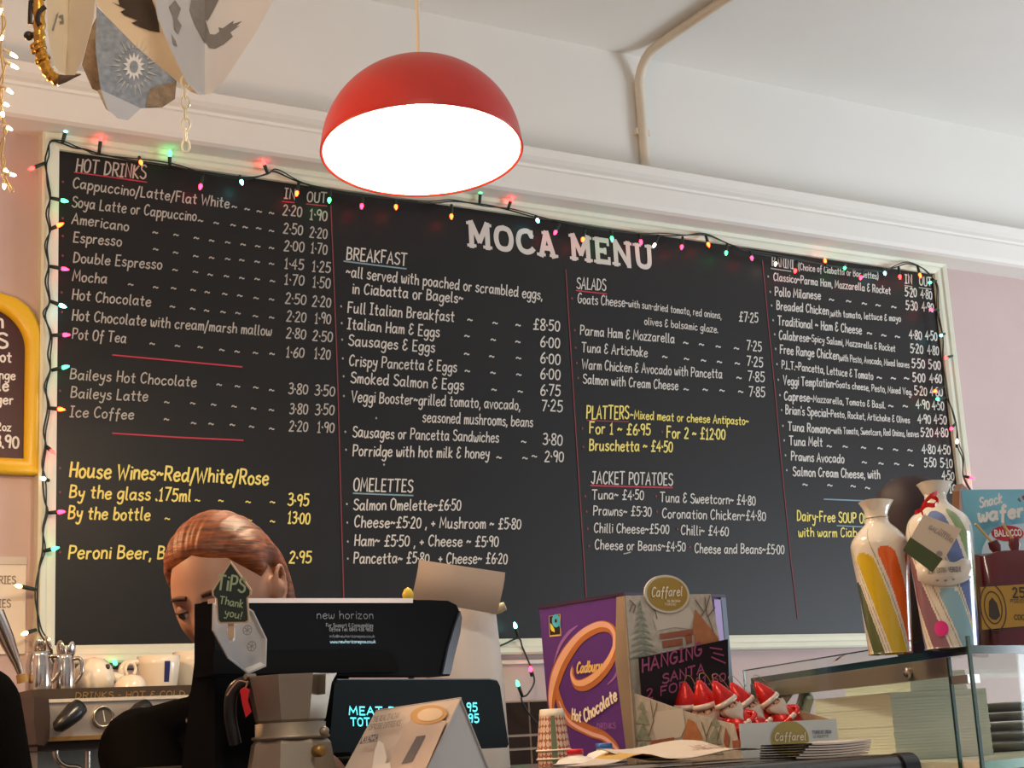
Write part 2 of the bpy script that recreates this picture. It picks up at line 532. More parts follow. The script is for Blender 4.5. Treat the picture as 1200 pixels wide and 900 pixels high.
def bstroke(mb, pts, wpx):
    P = [bpt(*p) for p in pts]
    ribbon(mb, P, [wpx * 0.5 * bscale(*p) for p in pts], Vector((0, -1, 0)))


def section(names, m, rows, cap, wt=0.066):
    """names: function of (x, y) giving the block a row belongs to; one lettering part per block of the menu"""
    blocks = {}
    for r in rows:
        x, y = (r[1], r[2]) if isinstance(r[0], str) else r[0]
        mb = blocks.setdefault(names(x, y), MB())
        if isinstance(r[0], str):
            bline(mb, r[0], *r[1:5], r[5] if len(r) == 6 else cap, wt)
        else:
            for (x, y) in r:
                bline(mb, '~', x - 2.7, y + 2.4, x + 2.7, y + 3.2, 8.5, 0.085)
    for nm, mb in blocks.items():
        wbuild(mb, nm, m, board)


def dots(name, m, pts, r=1.3):
    mb = MB()
    for x, y in pts:
        s_ = bscale(x, y) * r
        mb.face(list(ellipse_pts(bpt(x, y), EXB, EZB, s_, s_ * 1.2, 8)))
    return wbuild(mb, name, m, board)


section(lambda x, y: 'hot_drinks_lettering' if y < 428 else 'liqueur_coffee_lettering', m_chalk2, [
 ("HOT DRINKS", 88.5, 200.7, 170, 209.7, 15.5), ("Cappuccino/Latte/Flat White", 85, 220, 268, 244),
 ("Soya Latte or Cappuccino", 84, 242, 229.5, 259), ("Americano", 84, 262, 150, 270.5), ("Espresso", 85.5, 283, 141.7, 288.5),
 ("Double Espresso", 85.5, 307, 189, 315.7), ("Mocha", 84.7, 329, 124.5, 331.8), ("Hot Chocolate", 84, 351, 176, 359),
 ("Hot Chocolate with cream/marsh mallow", 84, 375, 317.5, 393.5), ("Pot Of Tea", 84, 396.7, 147, 402),
 ("Baileys Hot Chocolate", 81.7, 444, 229.5, 453), ("Baileys Latte", 82.5, 465.7, 172.5, 470), ("Ice Coffee", 81.7, 488, 156, 491),
 ("IN", 333, 232.5, 345, 233.5), ("OUT", 359.5, 236, 382, 238),
 ("2·20", 331, 251.5, 353, 254), ("1·90", 362.5, 257, 382.7, 259), ("2·50", 331.7, 273, 354, 275), ("2·20", 362.5, 277.5, 382.7, 279.5),
 ("2·00", 332.5, 293.5, 355.7, 295), ("1·70", 364, 296, 382.7, 298), ("1·45", 333, 314, 355, 316), ("1·25", 365.5, 318, 386.5, 319.5),
 ("1·70", 333, 333.5, 355.7, 334.5), ("1·50", 366, 336.5, 386.5, 338), ("2·50", 334, 355.5, 358, 356.5), ("2·20", 365.5, 358.5, 387, 360),
 ("2·20", 335.5, 376.5, 358, 377.5), ("1·90", 368.5, 378.5, 387, 379.5), ("2·80", 335, 396, 357.7, 397), ("2·50", 366, 399, 389, 400.5),
 ("1·60", 335, 418.5, 355.7, 419), ("1·20", 368, 420.5, 386.5, 421), ("3·80", 337.7, 461, 360, 462), ("3·50", 368.5, 463.3, 391.7, 464),
 ("3·80", 339, 484.5, 360, 485), ("3·50", 369, 485.7, 391, 486.3), ("2·20", 338.5, 505, 360, 505.3), ("1·90", 371.5, 506.3, 391, 506.7),
 [(274.3, 243.5), (289.3, 246.5), (303.5, 249), (317.8, 251)], [(234.5, 259.7), (253, 262.5), (272.8, 265), (287, 267), (302.8, 268.7), (317.8, 271.5)],
 [(181.5, 273.5), (206, 276.5), (229.7, 280), (247.7, 283), (266.5, 284.8), (284.5, 287.5), (301.7, 289.5), (317.8, 292)],
 [(182, 293), (205.5, 296.7), (229, 301), (247.7, 302.8), (266.5, 304.7), (283, 306), (301, 307.7), (317.8, 310)],
 [(204.7, 317), (228.7, 319.8), (246, 323), (265, 324.8), (283, 326.7), (301, 328), (319, 330.8)],
 [(152.7, 334.5), (182, 337.5), (203, 339), (226, 340.8), (242.5, 343.5), (263, 345.8), (280.7, 347.7), (299.8, 350), (317.8, 352)],
 [(201.7, 360.7), (225.4, 363), (241.7, 365), (261, 366.5), (278.5, 368), (299, 371.5), (318, 372.8)],
 [(178, 404), (207.7, 406), (234.3, 408), (259.7, 411), (277.5, 413), (299, 414.5), (318.5, 416)],
 [(256.5, 452), (278, 453.5), (299.5, 455.5), (318, 458)], [(195, 472.5), (225.5, 473.5), (250, 475.5), (274, 477), (296.8, 479.5), (317.8, 481.5)],
 [(194.7, 492.7), (226.5, 496.8), (247, 498), (272, 499), (294.5, 501), (318, 503.5)]], 12.0, 0.066)
section(lambda x, y: 'wine_and_beer_lettering', m_yel, [
 ("House Wines~Red/White/Rose", 81, 558.5, 313.7, 568, 17), ("By the glass .175ml", 81, 583, 222.7, 587.7, 14.5), ("By the bottle", 79.5, 608, 175, 609.5, 14.5),
 ("Peroni Beer, Bottle", 79.5, 654.5, 232, 655, 15), ("3·95", 337, 592.3, 361, 593), ("13·00", 337, 613.5, 362.5, 614), ("2·95", 338.5, 659.3, 364, 659.7),
 [(231, 587), (258.5, 587.8), (290.5, 589), (319, 589.7)], [(195.7, 608.5), (292, 610.5), (319, 612)]], 13.5, 0.074)
section(lambda x, y: 'breakfast_lettering' if y < 560 else 'omelette_lettering', m_chalk, [
 ("BREAKFAST", 405.7, 303.7, 476, 311, 14), ("~all served with poached or scrambled eggs,", 405.5, 324, 635, 351), ("in Ciabatta or Bagels~", 412.5, 343.5, 542, 355.5),
 ("Full Italian Breakfast", 407, 366, 531.7, 377), ("Italian Ham & Eggs", 407, 385, 514.5, 395), ("Sausages & Eggs", 408, 404.5, 509, 412.7),
 ("Crispy Pancetta & Eggs", 409, 428.5, 534.7, 436), ("Smoked Salmon & Eggs", 410.7, 448.7, 543, 457), ("Veggi Booster~grilled tomato, avocado,", 411.7, 470.5, 609, 480),
 ("seasoned mushrooms, beans", 495, 494.5, 624, 500), ("Sausages or Pancetta Sandwiches", 413, 512, 584, 518.5), ("Porridge with hot milk & honey", 413, 534, 573, 537),
 ("OMELETTES", 414, 575, 483, 576.7, 14.5), ("Salmon Omelette~£6·50", 414, 597.4, 539.6, 598), ("Cheese~£5·20 , + Mushroom ~ £5·80", 415, 617.6, 610, 620),
 ("Ham~ £5·50 , + Cheese ~ £5·90", 415, 639.6, 583.6, 640.6), ("Pancetta~ £5·80 , + Cheese~ £6·20", 414, 660, 594, 660.4),
 ("£8·50", 624.7, 386, 655.5, 388), ("6·00", 633, 406, 655.5, 408), ("6·00", 633, 425, 656, 427), ("6·00", 633, 444, 656, 445), ("6·75", 633, 463, 656, 464.3),
 ("7·25", 634.5, 481, 658.5, 482.3), ("3·80", 636, 521, 658.5, 522), ("2·90", 638, 540.7, 660, 541.3),
 [(550.5, 376), (580, 379.5), (607, 382)], [(547, 395), (577.8, 399), (606.7, 401.7)], [(546.7, 416), (576, 419), (607.5, 420.7)], [(547.5, 435.5), (577.5, 437.8), (607.8, 440)],
 [(578.7, 457.7), (609.5, 459.5)], [(613.5, 519)], [(584.5, 537), (615, 538), (626, 535.7)]], 12.5)
section(lambda x, y: 'salad_lettering' if y < 500 else 'jacket_potato_lettering', m_chalk, [
 ("SALADS", 675.6, 338, 709.6, 341, 13), ("Goats Cheese", 677, 355, 732, 359.6), ("~with sun-dried tomato, red onions,", 733, 359, 845, 373.6, 8.5), ("olives & balsamic glaze.", 755, 380, 841, 390, 8.5),
 ("Parma Ham & Mozzarella", 679.6, 392, 790, 402), ("Tuna & Artichoke", 681.6, 412, 758.4, 418), ("Warm Chicken & Avocado with Pancetta", 682, 432, 846, 443.6), ("Salmon with Cream Cheese", 683, 449.4, 794.4, 457),
 ("£7·25", 866, 376, 888, 378), ("7·25", 875, 410, 892, 411.5), ("7·25", 875, 428.6, 893.6, 430), ("7·85", 876.4, 446.4, 895.6, 447.6), ("7·85", 877.6, 464.5, 896, 465.4),
 ("JACKET POTATOES", 692.6, 567, 787.8, 568.5, 14), ("Tuna~ £4·50", 693.7, 585, 754, 585.6), ("Tuna & Sweetcorn~ £4·80", 773.6, 588, 885, 592), ("Prawns~ £5·30", 694.9, 603.5, 763, 605),
 ("Coronation Chicken~£4·80", 775.9, 606.7, 897, 610), ("Chilli Cheese~£5·00", 696, 624, 783.7, 625.4), ("Chilli~ £4·60", 798, 626.5, 853.5, 628), ("Cheese or Beans~£4·50", 697, 643.4, 802.9, 646), ("Cheese and Beans~£5·00", 814, 648, 918.7, 649),
 [(803.6, 403), (822, 405), (841.6, 407), (863, 409.6)], [(779, 419.6), (804.4, 422), (824.4, 423.6), (843, 425), (864, 427)], [(866, 444)], [(804, 457.4), (826.4, 458), (846, 458.6), (868, 460.4)]], 11.0)
section(lambda x, y: 'platter_lettering' if y < 560 else 'soup_lettering', m_yel, [
 ("PLATTERS", 687, 490.4, 736.5, 491, 15), ("~Mixed meat or cheese Antipasto~", 738.7, 490.4, 877, 498, 9.5), ("For 1 ~ £6·95", 690.4, 507.7, 761.7, 510, 12.5), ("For 2 ~ £12·00", 781, 513, 849.5, 515, 12.5),
 ("Bruschetta ~ £4·50", 690.4, 527.5, 787.8, 529.8, 12.5), ("Dairy-Free SOUP OF THE DAY", 934, 610, 1055, 614.5, 11.5), ("with warm Ciabatta", 935.7, 628.7, 1025, 629.5, 10.5)], 12.0, 0.074)
s8, s9 = 7.6, 10.0
section(lambda x, y: 'panini_lettering', m_chalk, [
 ("PANINI", 904.5, 311.5, 930, 315, 10.5), ("(Choice of Ciabatta or Baguettes)", 935.5, 316, 1029, 327, s8), ("Classico~Parma Ham, Mozzarella & Rocket", 906.5, 328.5, 1043.5, 344.5, 8.6), ("Pollo Milanese", 908, 346.5, 961.5, 351),
 ("Breaded Chicken", 910, 362.5, 971, 369), (",with tomato, lettuce & mayo", 972.5, 370.5, 1055.5, 377, s8), ("Traditional ~ Ham & Cheese", 911.5, 380.5, 1009.5, 391.5), ("Calabrese", 913, 397.5, 947.5, 400.5),
 ("~Spicy Salami, Mozzarella & Rocket", 948, 400, 1049, 412, s8), ("Free Range Chicken", 914, 414, 983, 421.5), (",with Pesto, Avocado, Mixed leaves", 983.5, 422.5, 1065.5, 431, s8), ("P.L.T.~Pancetta, Lettuce & Tomato", 916, 431.5, 1023, 445, 9),
 ("Veggi Temptation", 918, 450.5, 976, 454), ("~Goats cheese, Pesto, Mixed Veg.", 976.5, 453.5, 1068.5, 463, s8), ("Caprese", 919, 469, 948.5, 470.5), ("~Mozzarella, Tomato & Basil.", 949.5, 470.5, 1037, 478.5, s8),
 ("Brian's Special", 920.5, 485, 970, 488.5), ("~Pesto, Rocket, Artichoke & Olives", 970.5, 488, 1066, 496, s8), ("Tuna Romano", 923.5, 504.5, 973, 508), ("~with Tomato, Sweetcorn, Red Onions, leaves", 974.5, 508, 1076.5, 512, s8),
 ("Tuna Melt", 925, 521.5, 963.5, 523), ("Prawns Avocado", 927, 539.5, 989, 542.5), ("Salmon Cream Cheese, with", 929, 557.5, 1031, 561),
 ("IN", 1060.5, 331.5, 1068.5, 332.5), ("OUT", 1077.5, 334, 1091.5, 335.5), ("5·20", 1060.5, 347, 1074, 348), ("4·80", 1079, 349, 1092, 350.5), ("5·30", 1061.5, 362.5, 1075, 363.5), ("4·90", 1080.5, 364.5, 1094, 365.5),
 ("4·80", 1065.5, 397, 1080, 398), ("4·50", 1084.5, 398, 1098, 399), ("5·20", 1066.8, 413, 1081.5, 414), ("4·80", 1087, 415.3, 1100, 416.3), ("5·50", 1068.5, 430.6, 1083.5, 431.4), ("5·00", 1088, 432.2, 1102, 433),
 ("5·00", 1069.5, 447.2, 1084, 447.8), ("4·60", 1089.5, 448.2, 1103.5, 449), ("5·20", 1071.5, 462.8, 1086, 463.4), ("4·80", 1090, 463.8, 1104.5, 464.3), ("4·90", 1073.5, 478.8, 1089, 479.4), ("4·50", 1092.5, 479.8, 1106, 480.3),
 ("4·90", 1075.5, 495.8, 1090.5, 496.2), ("4·50", 1094.5, 496.3, 1109, 496.7), ("5·20", 1079, 511.4, 1093, 511.7), ("4·80", 1096, 511.9, 1111, 512.1), ("4·80", 1080.5, 531.4, 1096, 531.6), ("4·50", 1099, 531.9, 1113.5, 532.1),
 ("5·50", 1083, 547, 1097, 547.4), ("5·10", 1102, 547.6, 1116, 548), ("4·50", 1104, 562, 1118, 562.3), ("4·10", 1106, 577, 1120, 577.3),
 [(974.5, 352.5), (994.5, 354.5), (1013, 357), (1029, 358.5), (1047.5, 361)], [(1019, 391.5), (1035.8, 394), (1051.8, 396)], [(1030.5, 444), (1047, 444.5), (1062.5, 444.8)], [(1044, 476.5), (1061, 477)],
 [(971.8, 523.8), (990.5, 524.8), (1012, 525.5), (1031.5, 526.8), (1049.5, 527.8), (1066.5, 529)], [(1013, 543), (1032.5, 544), (1051, 545), (1067.7, 546)], [(943.5, 568.7), (972.5, 569.8), (999.8, 571), (1016.7, 572.8)]], s9, 0.078)
dots('chalk_bullets', m_dred, [(73.8, 213), (73.5, 255.8), (73.5, 276.5), (73.5, 299.7), (72.3, 342.7), (72.7, 365.5), (70.5, 458), (70.5, 548.5), (70.5, 576.8), (70.5, 647),
 (682.5, 502), (683.6, 523.7), (686, 581.5), (687.5, 599.5), (688.8, 619.8), (690.4, 640), (776, 506), (769, 581.5), (770, 599.5), (794, 620), (808.5, 641), (670.4, 349.6), (673.6, 387), (674.6, 407.4), (676, 425.4), (677.6, 443)])
dots('chalk_bullets', m_chalk2, [(399.8, 359), (400.5, 378.7), (401, 398), (401.7, 420), (402.7, 441), (403, 464), (441, 490), (404.7, 506), (405.5, 527), (450, 544.5), (406.5, 590.7), (407, 612.4), (407.6, 634.6), (407.6, 654.6),
 (900.3, 324), (902.7, 342), (904.3, 358), (906, 375.3), (907.8, 391.8), (909, 408.8), (910.5, 426.7), (912, 445), (914, 463), (916, 480.5), (917.5, 499), (919, 516), (920.5, 533.5), (922, 551)], 1.15)
for m, wpx, pts in ((m_dred, 1.3, [(387.7, 241), (391, 320), (396, 453.5), (398.5, 550), (403, 705), (403.6, 742)]), (m_dred, 1.3, [(663, 316), (672, 460), (684.7, 661), (687, 700)]),
                    (m_dred, 1.2, [(893.5, 305), (900.5, 380), (908.5, 460), (915.5, 540), (926.7, 654), (935, 725)]),
                    (m_red, 1.7, [(132, 416), (208, 423), (283.7, 430)]), (m_red, 1.7, [(132, 507.7), (208, 512.4), (285, 516)]),
                    (m_red, 1.3, [(87, 201.8), (130, 207.5), (172, 213.5)]), (m_blue, 1.8, [(403, 306), (440, 310.7), (476, 315)]), (m_blue, 1.8, [(414, 578), (449, 579.5), (484, 580.7)]),
                    (m_red, 1.5, [(675, 340.4), (693, 342.5), (711, 344.4)]), (m_dred, 1.4, [(687.5, 492.6), (712, 493.5), (736.5, 494)]), (m_red, 1.7, [(692, 569), (740, 570.3), (788, 571.4)]),
                    (m_chalk2, 1.3, [(731, 649), (735, 648.2), (739, 647)]), (m_chalk2, 1.3, [(903.5, 314.5), (915, 316.3), (927, 318)]), (m_blue, 1.5, [(965.7, 585), (991, 586), (1030, 587.5)]), (m_blue, 1.3, [(980.7, 616), (997, 616.8), (1030, 618.3)]),
                    (m_red, 1.2, [(331, 236), (345, 237.5)]), (m_red, 1.2, [(359, 239), (383, 241.5)]), (m_chalk2, 1.2, [(1060, 334.5), (1069, 336)]), (m_chalk2, 1.2, [(1077, 337), (1091, 339)])):
    mb = MB(); bstroke(mb, pts, wpx)
    wbuild(mb, 'chalk_rule', m, board)
# title in slab serif capitals
SER = {'M': (8.6, ["1.4,0 1.4,10", "1.4,10 4.3,2.5", "4.3,2.5 7.2,10", "7.2,10 7.2,0"], ["0,.5 2.8,.5", "5.8,.5 8.6,.5", "0,9.5 1.8,9.5", "6.8,9.5 8.6,9.5"]),
       'O': (7.2, ["*3.6,9.3 1.6,8.4 .8,5 1.6,1.6 3.6,.7 5.6,1.6 6.4,5 5.6,8.4 3.6,9.3"], []),
       'C': (6.8, ["*5.8,7.4 4.9,9.1 3.4,9.3 1.6,8.2 .8,5 1.6,1.8 3.6,.7 5.4,1.3 6.2,2.2"], ["5.9,6.8 5.9,9.6"]),
       'A': (7.6, ["1.4,0 3.6,10", "3.8,10 6.2,0", "2.2,3.4 5.4,3.4"], ["0,.5 2.8,.5", "4.8,.5 7.6,.5", "2.2,9.6 4,9.6"]),
       'E': (6.4, ["1.4,0 1.4,10", "1.2,9.4 5.8,9.4", "1.4,5.1 4.6,5.1", "1.2,.6 6,.6"], ["0,.5 1.6,.5", "0,9.5 1.6,9.5", "5.8,7.6 5.8,9.8", "6,.2 6,2.6", "4.5,4 4.5,6.2"]),
       'N': (8.0, ["1.4,0 1.4,10", "1.4,9.8 6.6,.4", "6.6,0 6.6,10"], ["0,.5 2.8,.5", "0,9.5 1.8,9.5", "5.2,9.5 8,9.5"]),
       'U': (7.8, ["*1.4,9.8 1.5,3.4 2.2,1.4 3.9,.8 5.6,1.4 6.3,3.4 6.4,9.8"], ["0,9.5 2.9,9.5", "5,9.5 7.8,9.5"])}
mb = MB()
for word, (x0, y0, x1, y1) in (("MOCA", (548.4, 288.5, 653.5, 302)), ("MENU", (668.7, 303.5, 766, 316.5))):
    a = bpt(x0, y0); b = bpt(x1, y1); d = b - a
    tw = sum(SER[c][0] + 1.0 for c in word) - 1.0
    sx = d.length / tw; sy = 29.0 * bscale(x0, y0) / 10.0; ex = d.normalized(); x = 0
    for c in word:
        w, ma, se = SER[c]
        for grp, hw in ((ma, 0.88), (se, 0.5)):
            for q in grp:
                pts = [Vector((*map(float, p.split(',')), 0)) for p in q.lstrip('*').split()]
                if q.startswith('*'):
                    pts = catmull(pts, 5)
                LIFT[0] = (LIFT[0] + 1) % 12
                ribbon(mb, [a + ex * ((x + p.x) * sx) + EZB * (p.y * sy) - Vector((0, LIFT[0] * 5e-5, 0)) for p in pts], hw * sx, Vector((0, -1, 0)))
        x += w + 1.0
wbuild(mb, 'title_lettering', m_chalk, board)

# ------------------------------------------------------------------ coloured string lights round the board
m_wire = mat('green_black_wire', (0.012, 0.020, 0.014), 0.5)
m_hold = mat('dark_green_bulb_holder', (0.012, 0.028, 0.018), 0.5)
BC = {'r': (1.0, 0.015, 0.012), 'p': (1.0, 0.012, 0.045), 'o': (1.0, 0.055, 0.004), 'g': (0.02, 0.62, 0.12), 'c': (0.16, 0.80, 0.85), 'w': (1.0, 0.86, 0.66), 'y': (1.0, 0.62, 0.22)}
BN = {'r': 'red', 'p': 'pink', 'o': 'orange', 'g': 'green', 'c': 'turquoise', 'w': 'white', 'y': 'warm white'}
m_bulb = {}
for k, c in BC.items():
    hot = tuple(min(1, v + 0.006) for v in c)
    m_bulb[k] = mat('lit_bulb_' + BN[k].replace(' ', '_'), c, 0.3, emit=hot, es=15.0 if k not in 'wy' else 8.0)


def bulb_at(parent, k, px, base, Y, scale=1.0):
    tip = PY(px[0], px[1], Y - 0.012); bs = PY(base[0], base[1], Y)
    d = tip - bs
    L = max(d.length, 0.012); d.normalize()
    q = d.to_track_quat('Z', 'Y').to_matrix().to_4x4()
    M = Matrix.Translation(bs) @ q
    h = MB(); s_ = scale
    h.lathe([(0.0, 0.0), (0.0042 * s_, 0.0), (0.0048 * s_, L * 0.45), (0.0050 * s_, L - 0.006), (0.0036 * s_, L - 0.005)], 10, 0, M)
    ho = wbuild(h, 'bulb_holder', m_hold, parent)
    b = MB()
    b.lathe([(0.0, L + 0.014 * s_), (0.0024 * s_, L + 0.011 * s_), (0.0048 * s_, L + 0.004 * s_), (0.0050 * s_, L - 0.002), (0.003, L - 0.006)], 12, 0, M)
    M2 = (Matrix.Translation(parent.location)).inverted()
    b.v = [tuple(M2 @ Vector(p)) for p in b.v]
    bo = b.build('bulb', m_bulb[k], ho)
    bo['label'] = BN[k] + ' lit bulb'


lights = thing('string_light', 'string of coloured fairy lights on green wire draped round the menu board', 'fairy lights', (BW / 2, -0.03, BZ))
WIRE = [(58, 757), (46, 740), (44, 715), (44, 690), (46, 665), (50, 645), (51, 620), (56, 600), (52, 585), (50, 561), (51, 545), (54, 523), (51, 505), (56, 478), (54, 455), (59, 433), (56, 415), (59, 393), (53, 370), (58, 353), (53, 330), (57, 312), (55, 290),
        (58, 270), (54, 250), (59, 232), (57, 215), (53, 191), (55, 178), (60, 166), (73, 168), (86, 173), (100, 175), (116, 180), (150, 187), (199, 194), (240, 203), (290, 208), (313, 204), (322, 201), (350, 213), (387, 222), (440, 231), (500, 238),
        (530, 236), (562, 239), (575, 241), (596, 246), (625, 254), (650, 258), (700, 267), (750, 274), (775, 276), (800, 276), (826, 274), (852, 285), (880, 296), (930, 304), (985, 313), (1030, 317), (1050, 313), (1063, 309), (1076, 312), (1085, 317),
        (1093, 326), (1098, 338), (1098, 365), (1105, 395), (1105, 420), (1106, 445), (1109, 465), (1116, 480), (1121, 500), (1122, 522), (1128, 538), (1129, 557), (1138, 575)]
WY = -0.034
mb = MB()
P = catmull([PY(x, y, WY) for x, y in WIRE], 5)
mb.tube(P, 0.0022, 6)
P2 = [p + Vector((0.006 * math.sin(i * 0.33), -0.003, 0.006 * math.cos(i * 0.29))) for i, p in enumerate(P)]
mb.tube(P2, 0.0019, 6)
LOW = catmull([PY(x, y, -0.03) for x, y in [(58, 757), (68, 780), (113, 781), (160, 784), (250, 776), (340, 770), (450, 765), (540, 768), (585, 757), (607, 748), (612, 758), (618, 772), (624, 787), (626, 800), (618, 814), (611, 818), (617, 832), (628, 846), (638, 855)]], 6)
mb.tube(LOW, 0.0026, 6)
wbuild(mb, 'wire', m_wire, lights)
BUL = [('c', (77, 153), (73, 168)), ('r', (118, 163), (116, 180)), ('r', (38, 197), (53, 191)), ('o', (165, 190), (163, 184)), ('g', (199, 181), (199, 194)), ('p', (235, 218), (238, 204)), ('c', (283, 213), (281, 206)), ('r', (309, 191), (314, 204)),
       ('o', (348, 226), (350, 214)), ('g', (386, 234), (387, 223)), ('p', (424, 241), (425, 230)), ('o', (464, 242), (463, 234)), ('o', (529, 253), (529, 240)), ('g', (563, 225), (562, 238)), ('r', (599, 234), (595, 246)), ('c', (630, 258), (628, 253)),
       ('p', (651, 272), (656, 262)), ('o', (683, 280), (686, 268)), ('g', (717, 279), (716, 270)), ('p', (751, 283), (749, 274)), ('w', (767, 287), (772, 276)), ('p', (799, 289), (800, 278)), ('o', (830, 286), (827, 276)), ('g', (851, 296), (852, 286)),
       ('p', (881, 302), (880, 295)), ('w', (909, 309), (911, 301)), ('r', (932, 317), (934, 306)), ('o', (967, 306), (968, 312)), ('g', (990, 314), (991, 310)), ('p', (1009, 325), (1012, 317)), ('c', (1037, 320), (1036, 315)), ('r', (1054.5, 324), (1053, 313)),
       ('o', (1078, 322), (1075, 311)), ('g', (1090, 331), (1097, 329)), ('p', (1092, 363), (1100, 363)), ('c', (1103, 393), (1107, 391)), ('r', (1109, 419), (1116, 417)), ('o', (1096, 458), (1106, 453)), ('g', (1099, 467.5), (1108, 466)),
       ('p', (1115, 502), (1120, 496)), ('w', (1121.5, 518), (1121, 524)), ('p', (1138, 560), (1130, 558)),
       ('g', (74, 235), (60, 232)), ('o', (69, 264), (58, 269)), ('p', (74.5, 315), (58, 312)), ('c', (72, 358), (59, 353)), ('p', (76, 392.5), (60, 393)), ('g', (75, 430.5), (60, 434)), ('o', (70, 479.5), (56, 478)),
       ('r', (61, 529), (54, 523)), ('w', (51, 561), (57, 563)), ('p', (70, 600), (57, 601)), ('g', (63, 643), (51, 646)), ('y', (23, 687), (42, 691)), ('y', (30, 742), (42, 738)), ('y', (55, 752), (51, 757)),
       ('c', (604, 734), (607, 746)), ('p', (622, 785), (623, 792)), ('g', (607, 802), (612, 816)), ('r', (113, 776), (110, 782)), ('g', (135, 777), (138, 783))]
for k, p, b in BUL:
    bulb_at(lights, k, p, b, WY if p[1] < 720 else -0.032)


# ------------------------------------------------------------------ red pendant lamp
m_lred = mat('red_enamel', (0.50, 0.022, 0.016), 0.38, noise=0.12, nscale=30, coat=0.15)
m_lin = mat('white_enamel_inside', (0.95, 0.92, 0.86), 0.5)
m_cord = mat('cream_flex', (0.72, 0.62, 0.45), 0.6)
m_glow = mat('lit_lamp_bulb', (1, 0.9, 0.75), 0.4, emit=(1.0, 0.86, 0.66), es=30)
LR = 0.180; LH = 0.172
lamp_c = PD(494.5, 178, 2.86)
lamp = thing('pendant_lamp', 'red enamel dome pendant lamp glowing white inside, hanging before the menu board', 'lamp', lamp_c)
lamp.rotation_mode = 'QUATERNION'
lamp.rotation_quaternion = Matrix.Rotation(math.radians(-6), 3, CR).to_quaternion()
N_ = 22
outp = [(LR * math.cos(PI / 2 * i / N_) ** 0.97, LH * math.sin(PI / 2 * i / N_)) for i in range(N_ + 1)]
mb = MB()
mb.lathe([(LR - 0.003, -0.001), (LR, -0.003), (LR + 0.0015, 0.0)] + outp[1:-1] + [(0.012, LH)], 72)
mb.build('lamp_shade', m_lred, lamp)
mb = MB()
mb.lathe([(max(r - 0.004, 0.004), max(z - 0.004, 0.0)) for r, z in outp], 72)
mb.build('shade_lining', m_lin, lamp)
mb = MB(); mb.lathe([(0.0, 0.166), (0.016, 0.166), (0.018, 0.14), (0.018, 0.108), (0.013, 0.102), (0, 0.102)], 20)
mb.build('bulb_socket', m_cord, lamp)
mb = MB(); mb.ball((0, 0, 0.074), 0.030, n=20)
mb.build('bulb', m_glow, lamp)
mb = MB(); mb.lathe([(0.0125, LH - 0.001), (0.0125, LH + 0.004), (0.008, LH + 0.012), (0.004, LH + 0.02), (0.0, LH + 0.021)], 16)
mb.build('cord_cap', m_cord, lamp)
mb = MB()
zc = ZC - lamp_c.z
mb.tube(catmull([(0, 0, LH + 0.01), (0.002, 0, LH + 0.2), (-0.004, 0.002, LH + 0.5), (0, 0, zc - 0.02)], 8), 0.0038, 8)
mb.build('cord', m_cord, lamp)
mb = MB(); mb.lathe([(0, zc - 0.035), (0.03, zc - 0.03), (0.045, zc - 0.004), (0.045, zc - 0.001), (0, zc - 0.001)], 24)
mb.build('ceiling_rose', m_lin, lamp)

# ------------------------------------------------------------------ hanging folded paper ornaments (top left)
m_pap = mat('cream_paper', (0.72, 0.62, 0.46), 0.8, noise=0.06, nscale=30)
m_papw = mat('translucent_grey_white_paper', (0.80, 0.77, 0.74), 0.7, noise=0.06, nscale=18)
m_ink = mat('dark_brown_print', (0.045, 0.030, 0.022), 0.7)
m_inkg = mat('grey_print', (0.24, 0.225, 0.21), 0.7, noise=0.3, nscale=60)
m_ibl = mat('blue_grey_print', (0.27, 0.30, 0.34), 0.7, noise=0.6, nscale=140)
m_ibr = mat('brown_speckled_print', (0.26, 0.18, 0.11), 0.7, noise=0.7, nscale=120)
m_papb = mat('bluish_tissue_paper', (0.52, 0.525, 0.55), 0.7, noise=0.08, nscale=25)
m_ray = mat('dim_pale_print', (0.48, 0.47, 0.45), 0.7, noise=0.3, nscale=80)
m_thread = mat('hanging_thread', (0.6, 0.55, 0.45), 0.7)


def paper(name, label, polys, d, top, group='folded paper ornaments', prints=()):
    """folded paper form: each poly = (material, [(px, py, extra depth), ...]); closed behind to give it body"""
    c = PD(*top, d)
    t = thing(name, label, 'paper ornament', c, 0, group)
    for nm, m, pl in polys:
        mb = MB()
        front = [PD(x, y, d + e) for x, y, e in pl]
        back = [PD(x, y, d + e + 0.004) for x, y, e in pl]
        n = len(front)
        mb.face(front); mb.face(list(reversed(back)))
        for i in range(n):
            mb.face([front[i], back[i], back[(i + 1) % n], front[(i + 1) % n]])
        wbuild(mb, nm, m, t)
    for nm, m, pls in prints:
        mb = MB()
        for pl in pls:
            mb.face([PD(x, y, d + e - 0.0015) for x, y, e in pl])
        wbuild(mb, nm, m, t)
    mb = MB()
    tp = PD(*top, d + 0.01)
    mb.tube([tp, Vector((tp.x, tp.y, ZC - 0.003))], 0.0012, 6)
    wbuild(mb, 'hanging_thread', m_thread, t)
    return t


def lin(pl, plane):
    """depth offsets for 2-D outline points from plane coefficients (a*x + b*y + c)"""
    a, b, c = plane
    return [(x, y, a * x + b * y + c) for x, y in pl]


